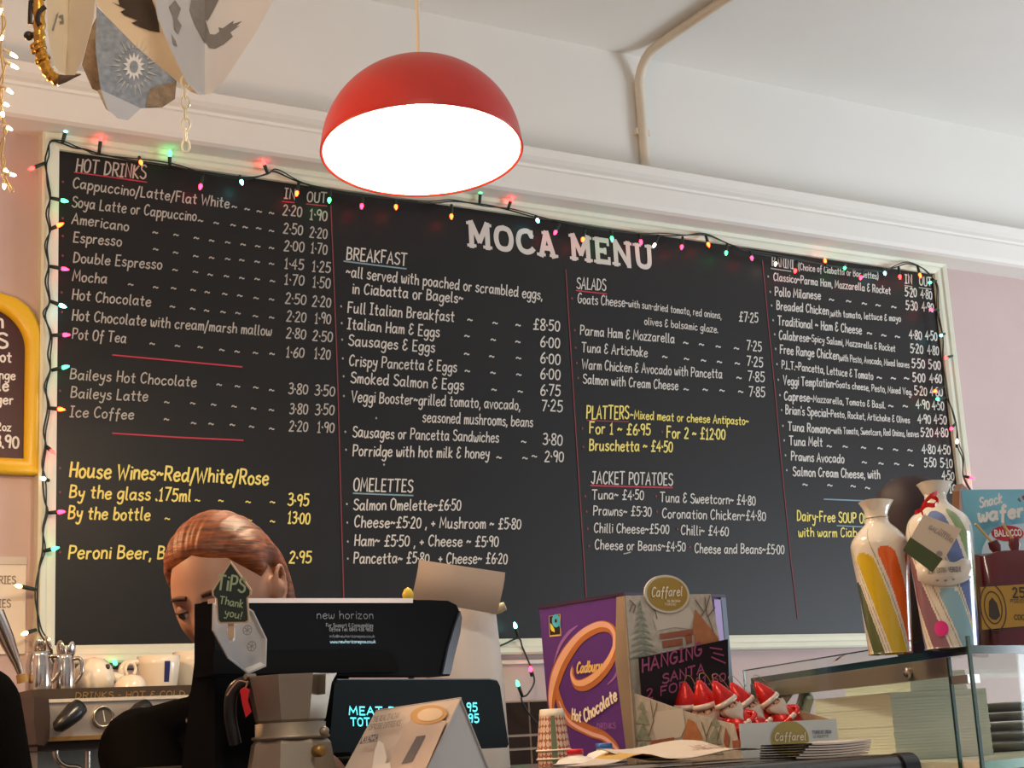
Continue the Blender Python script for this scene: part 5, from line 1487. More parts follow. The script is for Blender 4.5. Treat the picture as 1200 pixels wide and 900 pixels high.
def make_santa(label, tip, foot, d, face_dir=0.0, first=None):
    """foil santa: tall pointed hat, face, beard, round body; from foot pixel to hat-tip pixel at depth d"""
    a = PD(foot[0], foot[1], d); b = PD(tip[0], tip[1], d + 0.01)
    ax = (b - a); L = ax.length; ax.normalize()
    q = ax.to_track_quat('Z', 'Y').to_matrix().to_4x4()
    # roll so that local -Y looks at the camera
    inv = q.inverted()
    tc = inv @ (CAMP - a); ang = math.atan2(tc.x, -tc.y)
    M = q @ Matrix.Rotation(ang + face_dir, 4, 'Z')
    t = thing('chocolate_santa', label, 'chocolate santa', a, 0, 'foil wrapped chocolate santas')
    t.rotation_mode = 'QUATERNION'; t.rotation_quaternion = M.to_quaternion()
    s_ = L / 0.115; w_ = 1.32
    def ld(name, m, prof, par=t, n=22, sx=1, sy=0.8):
        mb = MB(); mb.lathe([(r * s_ * w_, z * s_) for r, z in prof], n, 0, None, None, sx, sy); return mb.build(name, m, par)
    ld('body', m_sred, [(0, 0.0), (0.016, 0.0), (0.022, 0.006), (0.0235, 0.02), (0.021, 0.036), (0.016, 0.046), (0.012, 0.05), (0, 0.052)])
    ld('hat', m_sred, [(0.0145, 0.072), (0.0150, 0.078), (0.0115, 0.092), (0.0065, 0.106), (0.0028, 0.114), (0, 0.115)])
    ld('hat_brim', m_swht, [(0.0135, 0.068), (0.0168, 0.069), (0.0176, 0.073), (0.0160, 0.0775), (0.0135, 0.078)])
    mb = MB(); mb.ball((0, 0, 0.060 * s_), 0.0148 * s_, n=20, sc=(1.3, 1.1, 0.98)); hd = mb.build('head', m_sface, t)
    mb = MB()
    rows = []
    for i in range(9):
        v = i / 8; z = 0.060 - 0.026 * v; w = (0.0125 * math.sin(PI * (0.38 + 0.62 * v)) + 0.001)
        rows.append([Vector((w * u * 1.3, -0.0165 - 0.006 * (1 - u * u) - 0.002 * v + 0.0045 * u * u * 0.5, z + 0.004 * abs(u) * (1 - v))) * s_ for u in (-1, -0.6, -0.2, 0.2, 0.6, 1)])
    mb.grid(rows); bw = [[p + Vector((0, 0.006 * s_, 0)) for p in r] for r in rows]; mb.grid(bw); mb.build('beard', m_swht, t)
    mb = MB(); mb.ball((0, -0.0180 * s_, 0.061 * s_), 0.0036 * s_, n=10); mb.build('nose', m_sface, hd)
    mb = MB()
    for sx_ in (-1, 1):
        mb.ball((0.0062 * sx_ * s_, -0.0150 * s_, 0.0655 * s_), 0.0018 * s_, n=8)
    mb.build('eyes', m_eye, hd)
    for sx_ in (-1, 1):
        mb = MB(); mb.tube(catmull([Vector(p) * s_ for p in ((0.020 * sx_, -0.004, 0.042), (0.029 * sx_, -0.014, 0.032), (0.016 * sx_, -0.026, 0.027), (0.005 * sx_, -0.028, 0.028))], 4), 0.0052 * s_, 8); ar = mb.build('arm', m_sred, t)
        mb = MB(); mb.ball(Vector((0.004 * sx_, -0.029, 0.028)) * s_, 0.0052 * s_, n=10); mb.build('mitten', m_swht, ar)
    mb = MB(); mb.tube(catmull([Vector(p) * s_ for p in ((0, 0, 0.113), (0.004, 0.001, 0.124), (0.012, 0, 0.122), (0.017, 0, 0.108), (0.019, 0, 0.09))], 5), 0.0006 * s_, 6); mb.build('hanging_thread', m_gth, t)
    return t


D0 = 2.33
make_santa('chocolate santa tucked lowest at the far left of the display box', (790, 808), (797, 868), D0 + 0.12)
make_santa('chocolate santa second from the left, only its red hat showing', (802, 799), (810, 880), D0 + 0.07)
make_santa('upright chocolate santa with white beard, third from the left in the box', (819, 797), (842, 878), D0)
make_santa('leaning chocolate santa with red sleeve, fourth from the left in the box', (836, 798), (876, 866), D0 - 0.03, 0.5)
make_santa('pale faced chocolate santa lying second from the right in the box', (856, 800), (900, 866), D0 + 0.03, 0.7)
make_santa('chocolate santa leaning at the right end of the box, hat against the glass case', (885, 799), (930, 858), D0 + 0.03, 0.6)

# ------------------------------------------------------------------ glass display case
m_glass = glass_mat('clear_case_glass', (0.93, 0.97, 0.95))
m_gedge = mat('green_glass_edge', (0.012, 0.050, 0.036), 0.12)
m_gedge2 = mat('light_green_glass_edge', (0.16, 0.33, 0.25), 0.15)
m_rail = mat('satin_bronze_rail', (0.42, 0.33, 0.24), 0.38, 0.5)
m_bolt = mat('steel_bolt', (0.62, 0.56, 0.48), 0.25, 0.9)
m_strut = mat('pale_grey_metal_strut', (0.48, 0.50, 0.44), 0.35, 0.5)
m_shelf = mat('cream_shelf_board', (0.74, 0.68, 0.54), 0.4)
CA = PD(1133, 757, 2.30); ZTOP = CA.z
CL = PD(876, 797, 3.17)
sd_ = Vector((CL.x - CA.x, CL.y - CA.y, 0)); SL = sd_.length; sd_.normalize()
fd_ = Vector((0.984, 0.176, 0.0))
FL = 1.5
dcase = thing('display_case', 'glass display case with bronze rail at the right end of the counter', 'display case', (CA.x + 0.5, CA.y + 0.4, 0.0))
CA.z = 0; nin = Vector((sd_.y, -sd_.x, 0))           # pointing into the case from the left panel
nback = Vector((-fd_.y, fd_.x, 0))


def cpt(u, v, z):
    return Vector((CA.x, CA.y, 0)) + fd_ * u + sd_ * v + Vector((0, 0, z))


def slabq(mb, u0, u1, v0, v1, z0, z1, mi=0):
    mb.hexa([cpt(u0, v0, z0), cpt(u1, v0, z0), cpt(u1, v1, z0), cpt(u0, v1, z0), cpt(u0, v0, z1), cpt(u1, v0, z1), cpt(u1, v1, z1), cpt(u0, v1, z1)], mi)


ZB = 1.142
mb = MB(); slabq(mb, 0.012, FL, 0.004, SL, ZTOP - 0.010, ZTOP); wbuild(mb, 'top_glass', m_glass, dcase)
mb = MB(); slabq(mb, 0.0, FL, -0.0005, 0.0035, ZTOP - 0.011, ZTOP + 0.0008); slabq(mb, 0.010, 0.0135, 0.0, SL, ZTOP - 0.011, ZTOP + 0.0005); wbuild(mb, 'top_glass_edge', m_gedge, dcase)
mb = MB(); slabq(mb, 0.0, FL, -0.004, -0.001, ZB - 0.02, ZTOP - 0.012); wbuild(mb, 'front_glass', m_glass, dcase)
mb = MB(); slabq(mb, -0.002, 0.0055, -0.006, -0.0005, ZB - 0.03, ZTOP + 0.014); wbuild(mb, 'front_glass_edge', m_gedge, dcase)
mb = MB(); slabq(mb, 0.0, 0.005, 0.066, SL + 0.02, ZB - 0.02, ZTOP + 0.016); wbuild(mb, 'side_glass', m_glass, dcase)
mb = MB(); slabq(mb, -0.001, 0.006, 0.060, 0.066, ZB - 0.03, ZTOP - 0.012); slabq(mb, 0.0, 0.005, 0.064, SL + 0.022, ZTOP + 0.0155, ZTOP + 0.0175); slabq(mb, 0.0, 0.005, SL + 0.019, SL + 0.023, ZB, ZTOP + 0.016); wbuild(mb, 'side_glass_edge', m_gedge, dcase)
mb = MB(); slabq(mb, 0.007, 0.014, 0.070, SL, ZTOP - 0.040, ZTOP - 0.0115); wbuild(mb, 'side_rail', m_rail, dcase)
mb = MB(); slabq(mb, 0.0, 0.03, 0.008, 0.066, ZTOP - 0.052, ZTOP - 0.040); wbuild(mb, 'corner_clip', m_bolt, dcase)
for v_ in (0.20, SL - 0.10):
    c_ = cpt(0.005, v_, ZTOP - 0.027)
    q = (-nin).to_track_quat('Z', 'Y').to_matrix().to_4x4()
    mb = MB(); mb.lathe([(0, 0.008), (0.006, 0.008), (0.0085, 0.005), (0.009, -0.004), (0, -0.004)], 18, 0, Matrix.Translation(c_) @ q); wbuild(mb, 'rail_bolt', m_bolt, dcase)
mb = MB(); mb.prism([cpt(0.010, SL, ZTOP - 0.012), cpt(0.010, SL, ZTOP - 0.075), cpt(0.010, SL - 0.10, ZTOP - 0.085), cpt(0.010, SL - 0.21, ZTOP - 0.040), cpt(0.010, SL - 0.21, ZTOP - 0.012)], nin * 0.003); wbuild(mb, 'corner_gusset', m_rail, dcase)
mb = MB()
a = cpt(0.018, SL - 0.26, ZTOP - 0.038); b = cpt(0.018, SL - 0.13, ZTOP - 0.16)
dr = (b - a).normalized(); nn_ = nin.cross(dr).normalized()
for o_, w_ in ((-0.014, 0.004), (0.014, 0.004)):
    mb.hexa([a + nn_ * (o_ - w_), a + nn_ * (o_ + w_), a + nn_ * (o_ + w_) + nin * 0.012, a + nn_ * (o_ - w_) + nin * 0.012, b + nn_ * (o_ - w_), b + nn_ * (o_ + w_), b + nn_ * (o_ + w_) + nin * 0.012, b + nn_ * (o_ - w_) + nin * 0.012])
mb.hexa([a - nn_ * 0.012 + nin * 0.008, a + nn_ * 0.012 + nin * 0.008, a + nn_ * 0.012 + nin * 0.012, a - nn_ * 0.012 + nin * 0.012, b - nn_ * 0.012 + nin * 0.008, b + nn_ * 0.012 + nin * 0.008, b + nn_ * 0.012 + nin * 0.012, b - nn_ * 0.012 + nin * 0.012])
wbuild(mb, 'diagonal_strut', m_strut, dcase)
mb = MB(); slabq(mb, 0.004, FL, 0.008, SL, ZB - 0.012, ZB); wbuild(mb, 'lower_shelf', m_shelf, dcase)
mb = MB(); slabq(mb, 0.004, FL, 0.002, 0.008, ZB - 0.012, ZB + 0.001); wbuild(mb, 'shelf_glass_edge', m_gedge2, dcase)
mb = MB(); slabq(mb, 0.0, FL, 0.03, SL, 0.0, ZB - 0.05); wbuild(mb, 'base_cabinet', m_carc, dcase)
mb = MB(); slabq(mb, 0.02, 0.05, 0.10, 0.13, ZB - 0.052, ZB - 0.01); slabq(mb, FL - 0.06, FL - 0.03, 0.10, 0.13, ZB - 0.052, ZB - 0.01); slabq(mb, 0.05, 0.08, SL - 0.08, SL - 0.05, ZB - 0.052, ZB - 0.01); slabq(mb, FL - 0.06, FL - 0.03, SL - 0.08, SL - 0.05, ZB - 0.052, ZB - 0.01); wbuild(mb, 'shelf_post', m_strut, dcase)

# stacked white napkins and grey trays in the case
m_nap = mat('cream_white_napkins', (0.92, 0.885, 0.77), 0.8)


def sheet_stack(name, label, corner, yaw, w, dpt, z0, z1, n, seed):
    random.seed(seed)
    o = Vector((corner.x, corner.y, z0))
    mb = MB(); h = (z1 - z0) / n
    for i in range(n):
        j = random.uniform(-0.0005, 0.0005); k = random.uniform(-0.0005, 0.0005)
        M = Matrix.Rotation(yaw, 4, 'Z')
        mb.box((w / 2 + j, dpt / 2 + k, h * (i + 0.5)), (w - random.uniform(0, 0.002), dpt - random.uniform(0, 0.002), h * 0.965), 0, M)
    ob = mb.build(name, m_nap, None, o)
    ob['kind'] = 'stuff'
    tag(ob, label, 'napkins')
    return ob


n1 = PD(1047, 880, 2.62) + nin * 0.004; y1 = math.radians(-13)
sheet_stack('napkin_stack', 'big stack of cream white napkins behind the side glass of the display case', n1, y1, 0.185, 0.262, ZB + 0.0005, PD(1047, 811, 2.62).z, 22, 3)
zt1 = PD(1047, 811, 2.62).z
n2 = n1 + Vector((math.cos(y1), math.sin(y1), 0)) * 0.052 + Vector((-math.sin(y1), math.cos(y1), 0)) * 0.02
sheet_stack('napkin_stack', 'smaller pile of cream napkins lying on top of the big napkin stack', n2, y1, 0.110, 0.22, zt1 + 0.0006, ZTOP - 0.020, 6, 4)
m_gtray = mat('grey_plastic_tray', (0.30, 0.28, 0.25), 0.45)
tp_ = PD(1162, 868, 2.86)
zz = ZB + 0.001
random.seed(5)
gl = ['lowest grey tray of the stack in the display case', 'second lowest grey tray of the stack in the display case', 'middle grey tray of the stack in the display case', 'second highest grey tray of the stack in the display case', 'topmost grey tray of the stack in the display case']
for i in range(5):
    g = thing('serving_tray', gl[i], 'tray', (tp_.x + 0.17, tp_.y + 0.12, zz + 0.0175 * i), math.radians(10), 'grey trays stacked in the display case')
    mb = MB()
    rows = []
    for (s_, z) in ((0.80, 0.0), (0.82, 0.0), (0.97, 0.012), (1.0, 0.0135), (1.0, 0.0155), (0.955, 0.0145), (0.81, 0.003)):
        row = []
        for (cx_, cy_, a0) in ((0.165, 0.105, 0), (-0.165, 0.105, 90), (-0.165, -0.105, 180), (0.165, -0.105, 270)):
            for k in range(5):
                a = math.radians(a0 + 22.5 * k)
                row.append(((cx_ + 0.02 * math.cos(a)) * s_, (cy_ + 0.02 * math.sin(a)) * s_, z))
        rows.append(row)
    mb.grid(rows, 0, True, True); mb.face(list(reversed(rows[0]))); mb.face(rows[-1])
    mb.build('tray_body', m_gtray, g)

# ------------------------------------------------------------------ ceramic oil bottles on the case top
def ceram(name, col):
    return mat(name, col, 0.14, noise=0.08, nscale=30, coat=0.3)


mc_w = ceram('cream_glazed_ceramic', (0.74, 0.68, 0.58)); mc_y = ceram('yellow_glaze', (0.62, 0.43, 0.02)); mc_o = ceram('orange_glaze', (0.74, 0.13, 0.015)); mc_g = ceram('olive_glaze', (0.10, 0.125, 0.05))
mc_l = ceram('green_line_glaze', (0.34, 0.33, 0.18)); mc_p = ceram('mauve_glaze', (0.24, 0.12, 0.155)); mc_b = ceram('blue_glaze', (0.14, 0.20, 0.42)); mc_a = ceram('sky_blue_glaze', (0.27, 0.47, 0.54)); mc_gg = ceram('leaf_green_glaze', (0.25, 0.36, 0.17))


def vase(label, base, d, sc, prof, stripes, twist, mats, rz, wide=1.0):
    p = PD(base[0], base[1], d)
    t = thing('oil_bottle', label, 'ceramic bottle', (p.x, p.y, ZTOP + 0.0012), rz, 'striped ceramic oil bottles')
    n = 300
    P = catmull([Vector((r, 0, z)) for r, z in prof], 12)
    pr = [(q.x * sc, q.z * sc) for q in P]
    zmax = max(z for r, z in pr)

    def fn(i, j):
        z = (pr[min(i, len(pr) - 1)][1] + pr[min(i + 1, len(pr) - 1)][1]) / 2 / sc
        a = (360.0 * (j + .5) / n + twist * z / 0.1) % 360
        for (a0, a1, z0, z1, mi) in stripes:
            w = (a1 - a0); mid = (a0 + a1) / 2
            dd = ((a - mid + 180) % 360) - 180
            hw = w / 2
            if mi != 5:
                e = min(1.0, max(0.0, (z1 - z) / 0.012)); hw *= math.sqrt(max(0, 1 - (1 - e) ** 2))
            if z0 <= z <= z1 and abs(dd) < hw:
                return mi
        return 0
    mb = MB()
    nr = len(pr)
    def rfn(i, a):
        z = pr[i][1] / sc
        if z > prof[-3][1] - 0.004:
            e = (z - prof[-3][1] + 0.004) / 0.03
            return 1 + 0.10 * e * math.cos(3 * a + 0.6)
        return 1.0
    mb.lathe(pr, n, 0, None, fn, wide, 0.86 * wide, rfn)
    mb.build('glazed_body', mats, t)
    rim = [(r, z) for r, z in pr][-1]
    mb = MB(); mb.lathe([(0.0, rim[1] - 0.030 * sc), (rim[0] * 0.45, rim[1] - 0.028 * sc), (rim[0] * 0.97, rim[1] + 0.0005)], n, 0, None, None, wide, 0.86 * wide, lambda i, a: 1 + 0.10 * (i / 2) * math.cos(3 * a + 0.6)); mb.build('spout_inside', mats[0], t)
    return t


VP1 = [(0.0001, 0.0), (0.030, 0.0), (0.0318, 0.003), (0.0345, 0.05), (0.0385, 0.11), (0.0425, 0.155), (0.041, 0.172), (0.030, 0.188), (0.0185, 0.200), (0.0165, 0.209), (0.0170, 0.216), (0.0205, 0.226), (0.0255, 0.235)]
k1 = 2.42 / FPX
cam_a = math.degrees(math.atan2(CAMP.y - PD(1043, 757, 2.42).y, CAMP.x - PD(1043, 757, 2.42).x))
v1 = vase('cream ceramic bottle striped yellow, orange and olive, standing left on the glass case', (1043, 756), 2.42, (756 - 577) * k1 / 0.235,
          VP1, [(3, 46, -1, 0.152, 1), (59, 95, -1, 0.160, 2), (-50, -15, -1, 0.112, 3), (50.5, 52.5, -1, 0.19, 5), (-3, -1, -1, 0.19, 5), (-11.5, -9.5, -1, .17, 5), (-57, -55, -1, .17, 5), (-100, -66, -1, 0.15, 1), (-150, -115, -1, .15, 3), (115, 145, -1, .15, 2), (160, 195, -1, .15, 1)], 43, [mc_w, mc_y, mc_o, mc_g, mc_w, mc_l], math.radians(cam_a), 1.22)
mb = MB(); s1_ = (756 - 577) * k1 / 0.235
for z_ in (0.2085, 0.2005):
    mb.tube([(0.0172 * 1.22 * s1_ * math.cos(a), 0.0172 * 1.22 * 0.86 * s1_ * math.sin(a), z_ * s1_) for a in [2 * PI * k / 40 for k in range(40)]], 0.0008, 6, closed=True)
mb.build('neck_line', mc_l, v1)
k2_ = 2.36 / FPX
VP2 = [(0.0001, 0.0), (0.040, 0.0), (0.042, 0.003), (0.045, 0.05), (0.049, 0.11), (0.052, 0.155), (0.0525, 0.175), (0.046, 0.195), (0.030, 0.209), (0.0195, 0.219), (0.0175, 0.228), (0.0195, 0.238), (0.0285, 0.250)]
sc2 = (752 - 557) * k2_ / 0.250
p2 = PD(1115, 752, 2.36)
cam_b = math.degrees(math.atan2(CAMP.y - p2.y, CAMP.x - p2.x))
v2 = vase('cream ceramic bottle striped mauve, blue and sky blue, wearing a swing tag', (1115, 752), 2.36, sc2, VP2,
          [(22, 60, -1, 0.086, 4), (-42, -4, -1, 0.19, 1), (1, 3, -1, 0.2, 5), (16, 18, -1, 0.2, 5), (68, 100, -1, 0.203, 2), (108, 128, 0.05, 0.205, 3), (63, 65, -1, .2, 5), (-52, -50, -1, 0.2, 5), (-90, -64, -1, .19, 2), (140, 165, -1, .18, 4), (180, 210, -1, .18, 1), (225, 250, -1, .18, 3)], 45, [mc_w, mc_p, mc_b, mc_gg, mc_a, mc_l], math.radians(cam_b), 1.10)
fv = Frame(v2.location, v2.rotation_euler.z)
# white relief label band
mb = MB()
rows = []
for k in range(25):
    a = math.radians(-52 + 104 * k / 24)
    u = (k - 12) / 12.0
    zm = 0.118 - 0.012 * (1 - u * u) * 0.5
    zc1 = (0.088 + 0.012 * u * u) * sc2; zc2 = (0.128 - 0.004 * (1 - u * u) + 0.002 * math.cos(u * 9)) * sc2
    rows.append([(1.10 * (0.0505 + 0.0012 * s) * sc2 * math.cos(a + math.radians(2)) * 1.0, 1.10 * (0.0505 + 0.0012 * s) * sc2 * 0.86 * math.sin(a + math.radians(2)), zc1 + (zc2 - zc1) * q) for s, q in ((0.4, 0), (2.2, 0.04), (2.6, 0.5), (2.2, 0.96), (0.4, 1))])
mb.grid(rows); lb = mb.build('label_band', mc_w, v2)
mb = MB()


def bandpt(u, z):
    a = math.radians(2 - 52 * u)
    return Vector((1.10 * (0.0505 + 0.0036) * sc2 * math.cos(a), 1.10 * (0.0505 + 0.0036) * sc2 * 0.86 * math.sin(a), z * sc2))


for (t, u0, u1, z0, z1, cp_) in (("OLIO EXTRA VERGINE", 0.55, -0.55, 0.108, 0.110, 0.007), ("*", 0.3, 0.2, 0.094, 0.094, 0.005), ("*", 0.05, -0.05, 0.093, 0.093, 0.005), ("*", -0.2, -0.3, 0.094, 0.094, 0.005)):
    n_ = len(t)
    for i, ch in enumerate(t):
        if ch == ' ':
            continue
        ua = u0 + (u1 - u0) * (i / n_); ub = u0 + (u1 - u0) * ((i + 0.8) / n_)
        a_, b_ = bandpt(ua, z0), bandpt(ub, z0)
        write(mb, ch, a_, (b_ - a_).normalized(), (0, 0, 1), cp_ * sc2, (b_ - a_).length, 0.08, 0.0)
mb.build('band_lettering', m_grey, lb)
m_pinkst = mat('magenta_sticker', (0.62, 0.012, 0.20), 0.5)
sp3 = PD(1094, 736, 2.30)
ll = fv.loc(sp3); an = math.atan2(ll.y, ll.x)
mb = MB()
rows = []
for i in range(7):
    row = []
    for k in range(20):
        rr2 = 9.0 * k2_ * i / 6; aa = 2 * PI * k / 20
        da = an + rr2 * math.cos(aa) / 0.045; z_ = ll.z + rr2 * math.sin(aa)
        R0 = 1.10 * (0.0435 * sc2 + 0.0016)
        row.append((R0 * math.cos(da), R0 * 0.86 * math.sin(da), z_))
    rows.append(row)
mb.grid(rows, 0, True); mb.build('round_sticker', m_pinkst, v2)
# swing tag
m_tagc = mat('cream_tag_card', (0.66, 0.54, 0.41), 0.55)
m_tagg = mat('olive_green_band', (0.065, 0.085, 0.025), 0.5)
TGD = 2.285
tagt = thing('swing_tag', 'cream swing tag with olive green band hanging from the right ceramic bottle', 'tag', PD(1083, 603, TGD))
mb = MB(); mb.prism([PD(x, y, TGD) for x, y in ((1082.7, 603), (1127, 620), (1106.7, 655), (1067, 630))], CF * 0.0012); wbuild(mb, 'tag_card', m_tagc, tagt)
mb = MB(); mb.prism([PD(x, y, TGD - 0.001) for x, y in ((1067, 629.5), (1105, 654.8), (1092.7, 671), (1058, 645))], CF * 0.0012); wbuild(mb, 'green_band', m_tagg, tagt)
mb = MB()
a = PD(1088, 619.5, TGD - 0.0008); b = PD(1115, 636, TGD - 0.0008); ex = (b - a).normalized(); ey = ex.cross(CF).normalized(); ey = ey if ey.z > 0 else -ey
write(mb, "GALANTINO", a, ex, ey, 5 * TGD / FPX, (b - a).length, 0.08, 0)
a = PD(1102, 621, TGD - 0.0008); b = PD(1114, 628, TGD - 0.0008); write(mb, "Frantoio", a, ex, ey, 2.2 * TGD / FPX, (b - a).length, 0.09, 0)
mb.face([PD(1101 + 3.6 * math.cos(q), 649 + 3.6 * math.sin(q), TGD - 0.0025) for q in [2 * PI * k / 16 for k in range(16)]])
wbuild(mb, 'tag_lettering', m_pgrey, tagt)
m_ribb = mat('red_satin_ribbon', (0.70, 0.02, 0.015), 0.3)
mb = MB()
RD = 2.30
for pts in ([(1082, 604), (1080, 596), (1086, 586), (1093, 580), (1096, 579)], [(1093, 580), (1098, 586), (1095, 592), (1086, 592), (1079, 598), (1072, 601)], [(1095, 580), (1099, 577), (1091, 582), (1085, 588), (1080, 597)], [(1090, 581), (1097, 584), (1100, 588)]):
    P_ = catmull([PD(x, y, RD + 0.004 * math.sin(i * 2.0)) for i, (x, y) in enumerate(pts)], 5)
    mb.grid([[p + UP * 0.0034 for p in P_], [p - UP * 0.0034 + CF * 0.001 for p in P_]]); mb.grid([[p + UP * 0.0034 + CF * 0.0006 for p in P_], [p - UP * 0.0034 + CF * 0.0016 for p in P_]])
wbuild(mb, 'ribbon_bow', m_ribb, tagt)
# little red scrap on the rail
rs = thing('ribbon_scrap', 'small red ribbon scrap lying on the left edge of the glass case top', 'ribbon', PD(983, 772, 2.72).to_tuple())
mb = MB(); P_ = catmull([PD(x, y, 2.72 + e) for x, y, e in ((976, 776.5, 0), (981, 774, .01), (986, 770, 0), (990, 769, .008))], 5); mb.grid([[p + Vector((0.004, 0, 0.002)) for p in P_], [p - Vector((0.004, 0, 0)) for p in P_]]); mb.grid([[p + Vector((0.004, 0, 0.003)) for p in P_], [p + Vector((-0.004, 0, 0.001)) for p in P_]]); wbuild(mb, 'scrap', m_ribb, rs)

# dark wrapped cake behind the bottles
m_dkp = mat('dark_plum_foil', (0.014, 0.004, 0.009), 0.65, noise=0.9, nscale=14, bump=0.5)
dk = PD(1070, 610, 2.62)
dko = thing('wrapped_cake', 'dark plum foil wrapped cake half hidden behind the ceramic bottles', 'wrapped cake', (dk.x, dk.y, ZTOP + 0.001))
zt3 = PD(1070, 556, 2.62).z - ZTOP - 0.001
mb = MB(); mb.lathe([(0, 0.0), (0.045, 0.0), (0.052, 0.01), (0.050, zt3 * 0.45), (0.056, zt3 * 0.66), (0.060, zt3 * 0.80), (0.052, zt3 * 0.92), (0.030, zt3 * 0.985), (0, zt3)], 48, 0, None, None, 1, 1, lambda i, a: 1 + 0.02 * math.sin(9 * a + i)); mb.build('foil_wrap', m_dkp, dko)
mb = MB(); mb.tube([(0.0515 * math.cos(a), 0.0515 * math.sin(a), zt3 * 0.47) for a in [2 * PI * k / 40 for k in range(40)]], 0.002, 6, closed=True); mb.build('tie_band', m_ink, dko)
# brown rounded wooden paddle behind wafers
m_brd = mat('brown_polished_wood', (0.16, 0.065, 0.022), 0.35, noise=0.3, nscale=10)
bd = PD(1130, 600, 2.78)
brd = thing('wooden_board', 'brown round-topped wooden board propped behind the blue wafer bag', 'board', (bd.x, bd.y, ZTOP + 0.001))
fbd = Frame(brd.location, 0.55)
mb = MB()
pts = [fbd.at(x, y, 0.0) for x, y in ((1124, 600), (1124.5, 575), (1128, 567), (1133, 572), (1138, 585), (1141, 602), (1142, 625))]
low = [Vector((pts[-1].x, 0, 0.0)), Vector((pts[0].x, 0, 0.0))]
R_ = Matrix.Rotation(0.55, 4, 'Z')
mb.prism([R_ @ p for p in pts + low], R_ @ Vector((0, 0.012, 0))); mb.build('board_blade', m_brd, brd)

# blue wafer bag
m_wbag = mat('sky_blue_foil_bag', (0.20, 0.50, 0.66), 0.25, noise=0.12, nscale=8)
m_wlite = mat('pale_blue_bag_print', (0.55, 0.70, 0.78), 0.3)
m_wred = mat('red_brand_oval', (0.50, 0.02, 0.035), 0.35)
wb = PD(1175, 700, 2.62)
wbg = thing('wafer_bag', 'blue bag of snack wafers with red brand oval at the right edge', 'snack bag', (wb.x, wb.y, ZTOP + 0.001), -0.25)
fw_ = Frame(wbg.location, -0.25)
xa = fw_.at(1129, 600, 0).x; xb = xa + 0.165; zt4 = fw_.at(1129, 574, 0).z
mb = MB()
rows_f = []; rows_b = []
for j in range(15):
    v = j / 14; z = zt4 * v
    puff = 0.026 * math.sin(PI * min(1, v * 1.06)) ** 0.6 if v < 0.94 else 0.001
    rf = []; rb_ = []
    for i in range(15):
        u = i / 14; x = xa + (xb - xa) * u
        pf = puff * math.sin(PI * u) ** 0.6 + 0.0006
        rf.append((x, -pf, z)); rb_.append((x, pf, z))
    rows_f.append(rf); rows_b.append(rb_)
mb.grid(rows_f); mb.grid(rows_b); mb.build('bag_body', m_wbag, wbg, weld=True)
WO = -0.029
mb = MB(); fwrite(mb, fw_, "Snack", 1148, 1174, 595, 11, WO, 0.10, 0.15, y1=589); fwrite(mb, fw_, "wafers", 1147, 1208, 611, 15, WO, 0.13, 0.12, y1=604); mb.build('script_lettering', m_pwht, wbg)
oc2 = fw_.at(1181, 625, WO + 0.001); os2 = (fw_.at(1181, 625) - fw_.at(1182, 625)).length
mb = MB(); mb.prism(ellipse_pts(oc2, (1, 0, 0), (0, 0, 1), 18.5 * os2, 8 * os2, 32), (0, 0.002, 0)); wo_ = mb.build('brand_oval', m_wred, wbg)
mb = MB(); fwrite(mb, fw_, "BALOCCO", 1166, 1197, 628.5, 7, WO - 0.0003, 0.11, 0.0, y1=627.5); mb.build('oval_lettering', m_pwht, wo_)
mb = MB(); mb.face([fw_.at(x, y, WO + 0.002) for x, y in ((1148, 660), (1152, 640), (1160, 625), (1178, 616), (1210, 612), (1215, 660))]); mb.build('pale_print', m_wlite, wbg)
mb = MB(); 
for m__, pts in ((m_grn, [(1192, 585), (1194.5, 583), (1197, 588), (1194.5, 588)]), ):
    mb.face([fw_.at(x, y, -0.020) for x, y in pts])
mb.build('flag_print', m_grn, wbg)
mb = MB(); mb.face([fw_.at(x, y, -0.020) for x, y in ((1197, 582), (1200, 580), (1203, 585), (1200, 587))]); mb.build('flag_print', m_wred, wbg)

# dark red wrapped confectionery with yellow label
m_drd = mat('dark_red_cellophane', (0.105, 0.010, 0.012), 0.22, noise=0.5, nscale=18, bump=0.3, coat=0.3)
m_ylab = mat('ochre_label', (0.42, 0.23, 0.025), 0.5)
m_stick = mat('pale_wood_stick', (0.58, 0.40, 0.17), 0.6)
m_tie = mat('wire_twist_tie', (0.30, 0.18, 0.12), 0.4, 0.4)
sb = PD(1182, 752, 2.42)
swb = thing('sweet_bag', 'dark red cellophane bag of sweets with ochre label, in front of the wafers', 'sweet bag', (sb.x, sb.y, ZTOP + 0.0012), -0.2)
fsb = Frame(swb.location, -0.2)
x0_ = fsb.at(1146, 700, 0).x; x1_ = x0_ + 0.135; zt5 = fsb.at(1160, 650, 0).z
mb = MB()
rows = []
for j in range(13):
    v = j / 12; z = zt5 * v
    sq = 1.0 - 0.08 * v ** 3
    row = []
    for k in range(40):
        a = 2 * PI * k / 40
        ca, sa = math.cos(a), math.sin(a)
        e = 0.5
        xx = (x0_ + x1_) / 2 + (x1_ - x0_) / 2 * sq * abs(ca) ** e * (1 if ca >= 0 else -1)
        yy = 0.032 * sq * abs(sa) ** e * (1 if sa >= 0 else -1) * (1 - 0.35 * v ** 4)
        row.append((xx, yy, z + (0.004 * math.sin(3 * a) if v > .8 else 0)))
    rows.append(row)
mb.grid(rows, 0, True); mb.face(list(reversed(rows[0]))); mb.face(rows[-1]); mb.build('bag_body', m_drd, swb)
